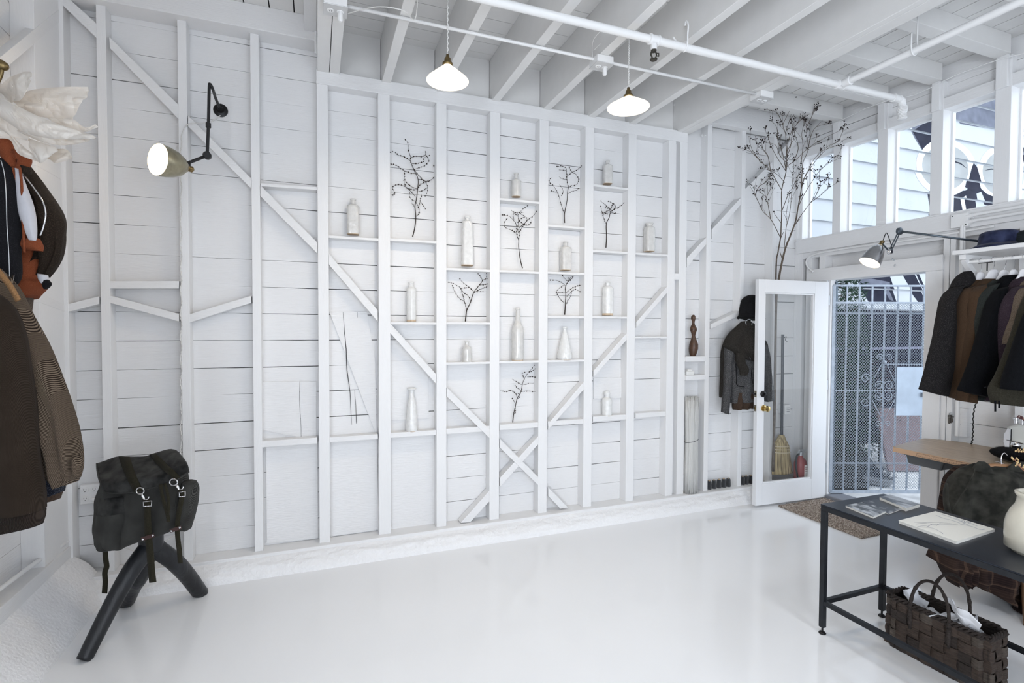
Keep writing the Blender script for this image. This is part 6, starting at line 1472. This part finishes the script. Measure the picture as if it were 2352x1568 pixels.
# sewing machine, only its left end in view
SM = mat('ivory_enamel', (.60,.60,.56), .3, coat=.4); sc0 = onX(2320, 1040, 4.12); sy = sc0.y
t = thing('sewing_machine', 'old ivory enamel sewing machine on the workbench at the right edge', 'sewing machine', (4.12, sy-.1, ZB))
m = MB()
for (y, z0, z1, r) in ((sy,.03,.27,.5),):
    m.prism([(4.06, sy, ZB+.045), (4.06, sy+.012, ZB+.10), (4.06, sy+.01, ZB+.17), (4.06, sy-.01, ZB+.215), (4.06, sy-.06, ZB+.235), (4.06, sy-.4, ZB+.235), (4.06, sy-.4, ZB+.13), (4.06, sy-.12, ZB+.12), (4.06, sy-.10, ZB+.045)], (.085,0,0))
m.build('arm', SM, t, bevel=.014)
MB().box(4.02, 4.17, sy-.5, sy-.02, ZB, ZB+.03).build('bed', SM, t, bevel=.01)
MB().prism([(4.052, sy-.008, ZB+.06),(4.052, sy+.004, ZB+.11),(4.052, sy+.002, ZB+.165),(4.052, sy-.016, ZB+.205),(4.052, sy-.03, ZB+.205),(4.052, sy-.03, ZB+.06)], (.008,0,0)).build('face_plate', CHROME, t, bevel=.003)
MB().lathe((4.055, sy-.06, ZB+.105), [(.026,0),(.026,.006),(.018,.008),(.018,.014),(.008,.018),(.004,.024)], 20, axis=(-1,0,0)).build('tension_dial', CHROME, t, smooth=2)
MB().tube([(4.07, sy-.02, ZB+.045), (4.07, sy-.02, ZB+.005)], .005, 8).build('needle_bar', CHROME, t)
MB().tube([(4.06,sy+.01,ZB+.13),(4.045,sy-.05,ZB+.128),(4.045,sy-.10,ZB+.122)], .0035, 6).build('thread_guide', CHROME, t)
MB().lathe((4.10, sy-.035, ZB+.235), [(.012,0),(.012,.02),(.016,.024),(.016,.034),(.008,.038)], 14).build('pressure_knob', CHROME, t, smooth=2)
MB().lathe((4.08, sy-.075, ZB+.235), [(.006,0),(.006,.03),(.009,.032)], 10).build('spool_pin', CHROME, t, smooth=2)
MB().tube([(4.05, sy-.035, ZB+.20), (4.05, sy-.035, ZB+.13)], .003, 6).build('lever', BLACKM, t)
FUR = cloth('black_fur', (.006,.006,.007), (.03,.03,.033), 'tweed', scale=120, amt=.5, bump=1)
fc_ = onZ(2345, 1062, ZB+.0)
t = thing('fur_muff', 'black furry hat lying on the workbench in front of the sewing machine', 'hat', (fc_.x, fc_.y, ZB))
m = MB(); 
def furb(u, v):
    a = u*2*math.pi; b = (v-.5)*math.pi*.98; r = .15*(1+.06*noise.noise(V((math.cos(a)*3, math.sin(a)*3, b*3)))); return (fc_.x+.0+r*.75*math.cos(a)*math.cos(b), fc_.y+r*math.sin(a)*math.cos(b), ZB+.045+.044*math.sin(b))
m.grid(furb, 40, 20); m.build('body', FUR, t, smooth=True)
h = MB(); rf = random.Random(4)
for _ in range(2500):
    u, v = rf.random(), rf.random(); p = V(furb(u, v)); d = (p-V((fc_.x, fc_.y, ZB+.04))).normalized()+V((rf.uniform(-.5,.5), rf.uniform(-.5,.5), rf.uniform(-.3,.5))); q = p+d*.010
    s = V((rf.uniform(-1,1), rf.uniform(-1,1), 0))*.0007; h.add([p-s, p+s, q], [(0,1,2)])
tag(h.build('fur', FUR, t), kind='stuff')
# scissors-like metal tool tip
o = MB().tube([onZ(2285,1060,ZB+.004), onZ(2296,1061,ZB+.004), onZ(2316,1070,ZB+.004)], [.001,.005,.004], 6).build('shears', CHROME, smooth=True); tag(o, 'steel shears tip lying on the workbench behind the corduroy garment', 'shears')

# ================================================================== GARMENT ON A STAND IN FRONT OF THE BENCH
DG = 2.92
t = thing('corduroy_smock', 'dark corduroy smock on a wooden hanger behind the black table', 'smock', atD(2300, 1420, DG))
CR2 = cloth('dark_olive_corduroy', (.016,.016,.014), (.085,.083,.070), 'plain', scale=16, amt=.5, sheen=.4)  # blotchy lighter tone stands in for highlights on the folds
vol([(2238,1064,2420,1078,.03),(2226,1072,2470,1090,.06),(2206,1082,2500,1100,.10),(2190,1100,2510,1115,.12),(2181,1130,2515,1140,.13),(2178,1155,2515,1170,.13),(2183,1180,2510,1200,.13),(2196,1225,2500,1240,.12),(2210,1260,2490,1290,.10)], DG, .12, n=56, folds=6, amp=.045, ph=1).build('body', CR2, t, smooth=True)
vol([(2248,1059,2262,1060,.006),(2240,1066,2272,1068,.012),(2234,1076,2280,1082,.012),(2240,1082,2286,1088,.006)], DG-.07, .012, n=24, folds=1, amp=.006).build('collar', CR2, t, smooth=True)
vol([(2330,1062,2400,1062,.02),(2318,1070,2410,1070,.014),(2310,1082,2400,1086,.010)], DG-.05, .014, n=24, folds=2, amp=.006).build('collar', CR2, t, smooth=True)
tubepx([(2240,1076),(2226,1110),(2200,1150),(2188,1170)], .004, DG-.13, 6).build('seam', CR2, t, smooth=True)
tubepx([(2175,1110),(2177,1150),(2186,1185),(2200,1210)], .006, DG-.06, 6).build('seam', CR2, t, smooth=True)
t = thing('wooden_hanger', 'curved light brown wooden hanger inside the neck of the corduroy smock', 'hanger', atD(2300, 1080, DG))
tubepx([(2215,1100),(2245,1080),(2270,1070),(2300,1070),(2330,1073),(2370,1085),(2420,1105)], [.006,.009,.012,.013,.012,.009,.006], DG-.02, 10).build('bar', mat('hanger_wood', (.30,.16,.08), .4), t, smooth=True)
tubepx([(2300,1068),(2300,1050),(2306,1040),(2314,1046)], .0025, DG-.02, 6).build('hook', CHROME, t, smooth=True)
PLD = cloth('brown_plaid_flannel', (.016,.010,.010), (.15,.095,.065), 'plaid', amt=.55)
t = thing('plaid_shirt', 'brown plaid flannel shirt hanging below the corduroy smock', 'shirt', atD(2250, 1410, DG+.1))
vol([(2195,1075,2230,1068,.04),(2176,1100,2200,1095,.05),(2168,1130,2196,1130,.05),(2164,1155,2192,1160,.05),(2158,1190,2190,1195,.05),(2150,1230,2182,1235,.05),(2142,1256,2174,1268,.05),(2133,1278,2160,1295,.045)], DG+.10, .05, n=30, folds=2, amp=.01).build('sleeve', PLD, t, smooth=True)
vol([(2176,1230,2232,1240,.06),(2168,1265,2232,1290,.08),(2165,1290,2233,1302,.085),(2175,1320,2226,1322,.08),(2186,1340,2214,1336,.06)], DG+.04, .08, n=40, folds=4, amp=.03, ph=2).build('panel', PLD, t, smooth=True)
vol([(2232,1240,2520,1300,.08),(2232,1285,2520,1350,.11),(2229,1315,2520,1390,.12),(2229,1332,2520,1420,.12),(2238,1345,2520,1450,.12)], DG+.03, .11, n=72, folds=9, amp=.05, ph=.5, hem=.02).build('panel', PLD, t, smooth=True)
vol([(2330,1330,2400,1350,.06),(2334,1370,2400,1400,.07),(2338,1405,2400,1440,.06)], DG-.05, .06, n=36, folds=4, amp=.03, ph=3).build('sleeve', PLD, t, smooth=True)
WDL = mat('brown_wooden_leg', (.16,.09,.05), .6, var=.3, scale=20)
fo = onZ(2210, 1302, 0); D0 = (fo-EYE).dot(FW)
t = thing('display_stand', 'wooden-legged display stand under the plaid shirt and corduroy smock', 'stand', fo)
for (x0, y0, x1, y1) in ((2221,1150,2212,1304),(2352,1200,2366,1440)):
    P = onZ(x1, y1, 0); Q = atD(x0, y0, DG+.02)
    MB().tube([P, P.lerp(Q,.5), Q], [.026,.028,.026], 10).build('leg', WDL, t, smooth=2)
Q1, Q2 = atD(2221,1150,DG+.02), atD(2352,1200,DG+.02)
MB().tube([Q1, Q2], .018, 8).build('cross_bar', WDL, t)
MB().tube([(Q1+Q2)/2, atD(2300,1075,DG)], .012, 8).build('upright', WDL, t)

# ================================================================== BLACK STEEL TABLE
TX0, TX1, TY1, TY0, TZ = 2.437, 2.918, 1.905, -.1, .676
TM = mat('blue_black_steel', (.022,.027,.038), .30, metal=.55, var=.25, scale=8, spec=.5)
TMF = mat('black_steel_tube', (.016,.018,.022), .4, metal=.4, var=.2, scale=20)
tb = thing('steel_table', 'long black steel display table with square tube legs in the foreground', 'table', ((TX0+TX1)/2, 1.0, 0))
MB().box(TX0, TX1, TY0, TY1, TZ-.006, TZ).build('top', TM, tb, bevel=.0015)
w = .025
for x in (TX0+.0005, TX1-w-.0005): MB().box(x, x+w, TY0, TY1-.001, TZ-.031, TZ-.0065).build('apron', TMF, tb, bevel=.001)
for y in (TY1-w-.001,): MB().box(TX0+w+.001, TX1-w-.001, y, y+w, TZ-.031, TZ-.0065).build('apron', TMF, tb, bevel=.001)
for x in (TX0+.0005, TX1-w-.0005):
    for y in (TY1-w-.001, TY0+.01):
        if y < 0 or True:
            MB().box(x, x+w, y, y+w, .035, TZ-.0315).build('leg', TMF, tb, bevel=.0015)
            MB().lathe((x+w/2, y+w/2, 0), [(.017,0),(.018,.004),(.013,.010),(.005,.012),(.005,.034)], 18).build('levelling_foot', BLACKM, tb, smooth=2)
RZ0 = .155
for x in (TX0+.0005, TX1-w-.0005): MB().box(x+.002, x+w-.002, TY0+.04, TY1-w-.001, RZ0, RZ0+.022).build('stretcher', TMF, tb, bevel=.001)
MB().box(TX0+w, TX1-w, TY1-w+.001, TY1-.003, RZ0, RZ0+.022).build('stretcher', TMF, tb, bevel=.001)

def booklet(name, lab, pts, th, cover, z0=TZ, side=None, group=None, curve=0):
    P = [onZ(x, y, z0+th) for x, y in pts]; c = sum(P, V())/4; c.z = z0
    t = thing(name, lab, 'book', c, group)
    MB().prism([V((p.x, p.y, z0)) for p in [P[0].lerp(c,.01), P[1].lerp(c,.01), P[2].lerp(c,.01), P[3].lerp(c,.01)]], (0,0,th-.0012)).build('pages', side or PAGE, t)
    def fn(u, v):
        a = P[0].lerp(P[1], v); b = P[3].lerp(P[2], v); q = a.lerp(b, u); q.z = z0+th+curve*math.sin(math.pi*u)**2*(1-v)*.0; return q
    m = MB(); m.slab(fn, 8, 4, lambda *a: V((0,0,-.0012))); m.build('cover', cover, t)
    return t, P
PAGE = mat('page_edges', (.72,.71,.67), .7, bump=.3, scale=200, stretch=(.2,.2,6))
def photo_mat(name, dark, light, scale, lo, hi, stretch=(1,1,1)):
    m, N, L, B = nt(name); B.inputs['Roughness'].default_value = .3
    t = N.new('ShaderNodeTexCoord'); mp = N.new('ShaderNodeMapping'); mp.inputs['Scale'].default_value = stretch; n = N.new('ShaderNodeTexNoise'); n.inputs['Scale'].default_value = scale; n.inputs['Detail'].default_value = 5; n.inputs['Distortion'].default_value = 1
    r = N.new('ShaderNodeValToRGB'); r.color_ramp.elements[0].position = lo; r.color_ramp.elements[0].color = (*dark,1); r.color_ramp.elements[1].position = hi; r.color_ramp.elements[1].color = (*light,1)
    L.new(t.outputs['Object'], mp.inputs[0]); L.new(mp.outputs[0], n.inputs[0]); L.new(n.outputs[0], r.inputs[0]); L.new(r.outputs[0], B.inputs['Base Color']); return m
booklet('booklet', 'small magazine with a grey mountain photograph cover, nearest the table corner', [(1942,1160),(1980,1153),(2035.5,1173),(2006,1186)], .010, photo_mat('mountain_photo_cover', (.06,.07,.08), (.45,.48,.52), 9, .45, .55))
booklet('booklet', 'thin dark photo booklet lying between the two other small ones', [(1979,1151.5),(2014.5,1146),(2075,1166.5),(2041,1179)], .005, photo_mat('dark_photo_cover', (.025,.03,.04), (.5,.52,.55), 11, .52, .68))
t, P = booklet('book', 'thicker softcover book with a curling grey cloud cover, farthest back on the table', [(2020,1141),(2044,1135),(2113,1157),(2081,1166.5)], .017, photo_mat('cloud_photo_cover', (.06,.07,.085), (.62,.65,.70), 5, .42, .6))
SKC = mat('cream_cover', (.74,.73,.68), .45)
t, P = booklet('book', 'large white landscape-format book with a pencil drawing on its cover', [(2063.5,1195),(2149,1173.5),(2286,1214.5),(2197,1243)], .013, SKC)
PEN = mat('pencil_grey', (.30,.31,.36), .8); PENL = mat('soft_pencil_shade', (.52,.53,.55), .8)
def on_cover(pts, w, m_, nm='drawing'):
    S = spline([onZ(x, y, TZ+.0135) for x, y in pts], 24); mb = MB(); R = []
    for i, s in enumerate(S):
        d = (S[min(i+1,24)]-S[max(i-1,0)]).normalized(); q = V((-d.y, d.x, 0))*w/2; R.append((s+q, s-q))
    for (a, b), (c, d) in zip(R, R[1:]): mb.add([a, b, d, c], [(0,1,2,3)])
    mb.build(nm, m_, t)
for q in ([(2103,1203),(2150,1199),(2200,1204)],[(2107,1209),(2150,1204),(2195,1205)],[(2100,1199),(2130,1200)],[(2113,1210),(2140,1212),(2160,1221),(2166,1226)],[(2140,1203),(2128,1211)],[(2160,1201),(2150,1207)]): on_cover(q, .0022, PEN)
for q in ([(2150,1183),(2168,1190),(2185,1194),(2205,1201)],[(2160,1180),(2185,1188),(2205,1196),(2225,1206)],[(2190,1188),(2212,1196)],[(2205,1203),(2230,1208),(2252,1216),(2262,1214)],[(2222,1198),(2245,1208)]): on_cover(q, .007, PENL)
for q in ([(2208,1197),(2214,1195),(2216,1199),(2222,1196),(2226,1200),(2232,1198)],[(2212,1201),(2220,1199),(2228,1203)]): on_cover(q, .002, PEN)

# stoneware vase
vc = onZ(2388, 1272, TZ); vr = .125
t = thing('stoneware_vase', 'cream glazed stoneware bottle vase on the black table at the right edge', 'vase', V((vc.x, vc.y, TZ)))
c = V((vc.x, vc.y, TZ)); kz = lambda y: TZ+(atD(2330, y, (vc-EYE).dot(FW)).z-atD(2330, 1290, (vc-EYE).dot(FW)).z)
vr = .092; S = [(vr*.93,0),(vr*.985,.012)]
Dv = (vc-EYE).dot(FW)
for px, py in ((2307,1262),(2307,1235),(2308,1212),(2312,1195),(2321,1177),(2331,1163),(2334,1152),(2334,1144)):
    r = (2388-px)*Dv/FPX*.76; S.append((r, (atD(2386, py, Dv).z-TZ)+.0))
z_ = S[-1][1]; r_ = S[-1][0]
S += [(r_+.006, z_+.008), (r_+.007, z_+.018), (r_-.004, z_+.021), (r_-.012, z_+.01), (r_-.012, z_-.04)]
MB().lathe(c, S, 56, fn=lambda a, z: 1+.006*math.sin(a*12+z*30)).build('body', mat('cream_crackle_glaze', (.60,.57,.48), .22, var=.07, scale=12, coat=.5), t, smooth=True)
m = MB()
for k, (a0, z0, z1) in enumerate(((3.55,.06,.13),(3.62,.03,.10),(4.1,.12,.16))):
    m.tube([c+V((math.cos(a0+i*.03)*vr*1.001, math.sin(a0+i*.03)*vr*1.001, lerp(z1, z0, i/6))) for i in range(7)], .0022, 5)
m.build('glaze_run', mat('brown_glaze_run', (.35,.28,.19), .4), t, smooth=True)
# blossom twig out of the vase
t = thing('flower_branch', 'dry branch with small tan and dark red buds standing in the stoneware vase', 'branch', c+V((0,0,z_)))
m = MB(); bz = MB(); bd2 = MB()
for pts, D_ in (([(2386,1150),(2375,1100),(2352,1080),(2338,1066),(2330,1054)], Dv-.05), ([(2386,1150),(2380,1060),(2365,1040),(2352,1038),(2336,1036)], Dv-.0), ([(2386,1150),(2382,1000),(2370,970),(2350,962),(2342,960)], Dv)):
    S = spline([atD(*q, D_) for q in pts], 20); m.tube(S, [lerp(.004,.0015,i/20) for i in range(21)], 6)
    for i in range(8, 21):
        for k in range(2):
            e = S[i]+V((rb.uniform(-.008,.008), rb.uniform(-.008,.008), rb.uniform(-.003,.010))); (bd2 if pts[1][1] == 1000 else bz).ball(e, rb.uniform(.0016,.0036), 6, 4, (1,1,1.4)); m.tube([S[i], e], .001, 3)
m.build('stem', mat('red_brown_twig', (.22,.10,.06), .7), t, smooth=True); tag(bz.build('buds', mat('tan_buds', (.50,.36,.18), .8), t, smooth=True), kind='stuff'); tag(bd2.build('dark_buds', mat('dark_red_buds', (.05,.012,.015), .8), t, smooth=True), kind='stuff')

# ================================================================== WOVEN BARK BASKET
BK = [mat('woven_bark_%s' % n, c, .75, bump=1, scale=24, stretch=(1,1,6), var=.35) for n, c in (('brown', (.040,.026,.019)), ('grey', (.062,.048,.038)), ('dark', (.022,.015,.012)))]
A = onZ(2028, 1455, 0); HB_ = .285
A = V((2.676, 1.722, 0)); B_ = V((2.690, 1.308, 0))
dl = (B_-A).normalized(); dw = V((-dl.y, dl.x, 0)); 
if dw.x < 0: dw = -dw
Lb, Wb, Hb = (B_-A).length, .15, .262
bs = thing('bark_basket', 'dark brown woven bark tote basket with two handles under the black table', 'basket', (A+B_)/2+dw*Wb/2)
random.seed(12)
def bpt(s, z, off=0):   # s along the rounded perimeter 0..1
    per = [(0,0,Lb,0),(Lb,0,Lb,Wb),(Lb,Wb,0,Wb),(0,Wb,0,0)]
    tot = 2*(Lb+Wb); d = (s % 1)*tot; fl = 1.02-.03*(z/Hb)
    for x0, y0, x1, y1 in per:
        l = abs(x1-x0)+abs(y1-y0)
        if d <= l+1e-9:
            k = d/l; x = lerp(x0, x1, k); y = lerp(y0, y1, k); nx, ny = (y1-y0)/l, -(x1-x0)/l; break
        d -= l
    cx, cy = Lb/2, Wb/2
    x = cx+(x-cx)*fl; y = cy+(y-cy)*fl
    # round the corners
    ex, ey = abs(x-cx)/(Lb/2*fl), abs(y-cy)/(Wb/2*fl); k = max(0, min(ex, ey)-.86)
    x -= math.copysign(k*.14, x-cx); y -= math.copysign(k*.14, y-cy)
    p = A+dl*x+dw*y+V((0,0,z)); return p+(dl*nx+dw*ny)*off
NCOL, NROW = 22, 5
wv = MB()
for i in range(NCOL):
    for j in range(NROW):
        over = (i+j) % 2 == 0; s0, s1 = i/NCOL, (i+1)/NCOL; z0, z1 = j/NROW*Hb*.93, (j+1)/NROW*Hb*.93
        wv.m = random.choice((0,0,1,2,0)); j1, j2 = random.uniform(-.002,.002), random.uniform(-.003,.003)
        if over:  # vertical strip passes in front
            f = lambda u, v, a=s0, b=s1, c_=z0, d_=z1: bpt(lerp(a+.0022+j1*.2, b-.0022, u), lerp(c_-.003, d_+.003, v)+j2, .003+.007*math.sin(math.pi*v))
        else:
            f = lambda u, v, a=s0, b=s1, c_=z0, d_=z1: bpt(lerp(a-.003, b+.003, u), lerp(c_+.003, d_-.003, v)+j2*.5, .003+.007*math.sin(math.pi*u))
        wv.grid(f, 4, 4)
inn = MB()
for i in range(88):
    inn.add([bpt(i/88, 0, -.001), bpt((i+1)/88, 0, -.001), bpt((i+1)/88, Hb*.93, -.001), bpt(i/88, Hb*.93, -.001)], [(0,1,2,3)])
    inn.add([bpt(i/88, 0.001, -.001), bpt((i+1)/88, .001, -.001), A+dl*Lb/2+dw*Wb/2+V((0,0,.001))], [(0,1,2)])
inn.build('lining', BK[2], bs)
o = wv.build('woven_body', BK, bs, smooth=False); md = o.modifiers.new('solid', 'SOLIDIFY'); md.thickness = .0022; md.offset = -1
rim = MB()
for ph_, rr in ((0,.006),(2.1,.006),(4.2,.006)):
    rim.tube([bpt(i/200, Hb*.955+.009*math.sin(i*.55+ph_), .003+.006*math.cos(i*.55+ph_)) for i in range(201)], rr, 6)
rim.tube([bpt(i/100, Hb*.90, .002) for i in range(101)], .006, 6)
rim.build('braided_rim', BK[2], bs, smooth=True)
def handle(side, s0x, s1x, h, lean):
    P = []
    for i in range(25):
        k = i/24; a = math.pi*k; x = lerp(s0x, s1x, .5-.5*math.cos(a)); z = Hb*.86+math.sin(a)**.8*h
        y = (-.012 if side == 0 else Wb+.012)+lean*math.sin(a)
        P.append(A+dl*x+dw*y+V((0,0,z)))
    m = MB(); m.tube(P, .007, 8)
    for ph_ in (0, 3.14): m.tube([p+V((.005*math.cos(i*1.0+ph_), .005*math.sin(i*1.0+ph_), 0)) for i, p in enumerate(P)], .004, 5)
    for q in (P[0], P[-1]): m.tube([q, q+V((0,0,-.05)), q+V((.004,0,-.09))], [.010,.010,.006], 8)
    m.build('handle', BK[2], bs, smooth=True)
handle(0, .115, .275, .175, .015); handle(1, .115, .27, .175, .02)
TIS = mat('white_tissue', (.78,.79,.82), .6, sss=0)
def tissue(ax, ay, bx, by, z0, z1, seed):
    def fn(u, v):
        x = lerp(ax, bx, u); y = lerp(ay, by, v); n = noise.noise(V((u*4+seed, v*4, seed)))*.5+.5*abs(noise.noise(V((u*9, v*9+seed, 1))))
        z = lerp(z0, z1, n+.2*math.sin(u*7+seed)); return A+dl*(x+.03*noise.noise(V((u*6, v*5, seed))))+dw*y+V((0,0,z))
    return MB().slab(fn, 22, 14, lambda *a: V((0,0,-.0012)))
t = thing('tissue_paper', 'white tissue paper stuffed in the dark woven basket', 'tissue paper', A+dl*Lb/2+dw*Wb/2+V((0,0,.15)))
tissue(.05, .012, .37, Wb-.012, Hb*.78, Hb*1.14, 3).build('sheet', TIS, t, smooth=False)
def tip(cx, cy, rad, h, seed, k=1.0):
    """a torn, folded corner of tissue standing up out of the basket"""
    c = A+dl*cx+dw*cy+V((0,0,Hb*.80))
    def fn(u, v):
        a = (u-.5)*2.4+seed; r = rad*(.35+.65*v); f = noise.noise(V((u*5, v*4, seed)))
        return c+V((math.cos(a)*r*(1+.3*f), math.sin(a)*r*(1+.3*f), h*v*(1-.35*abs(u-.5)*2)+.02*f+.012*math.sin(u*14+seed)*v))
    return MB().slab(fn, 18, 10, lambda u, v, *a: (0.001, .001, 0))
tip(.33, .08, .095, .15, 2.6).build('sheet', TIS, t); tip(.285, .045, .06, .075, 5.2).build('sheet', TIS, t); tip(.11, .10, .075, .07, 1.2).build('sheet', TIS, t); tip(.20, .075, .09, .06, 4.2).build('sheet', TIS, t)
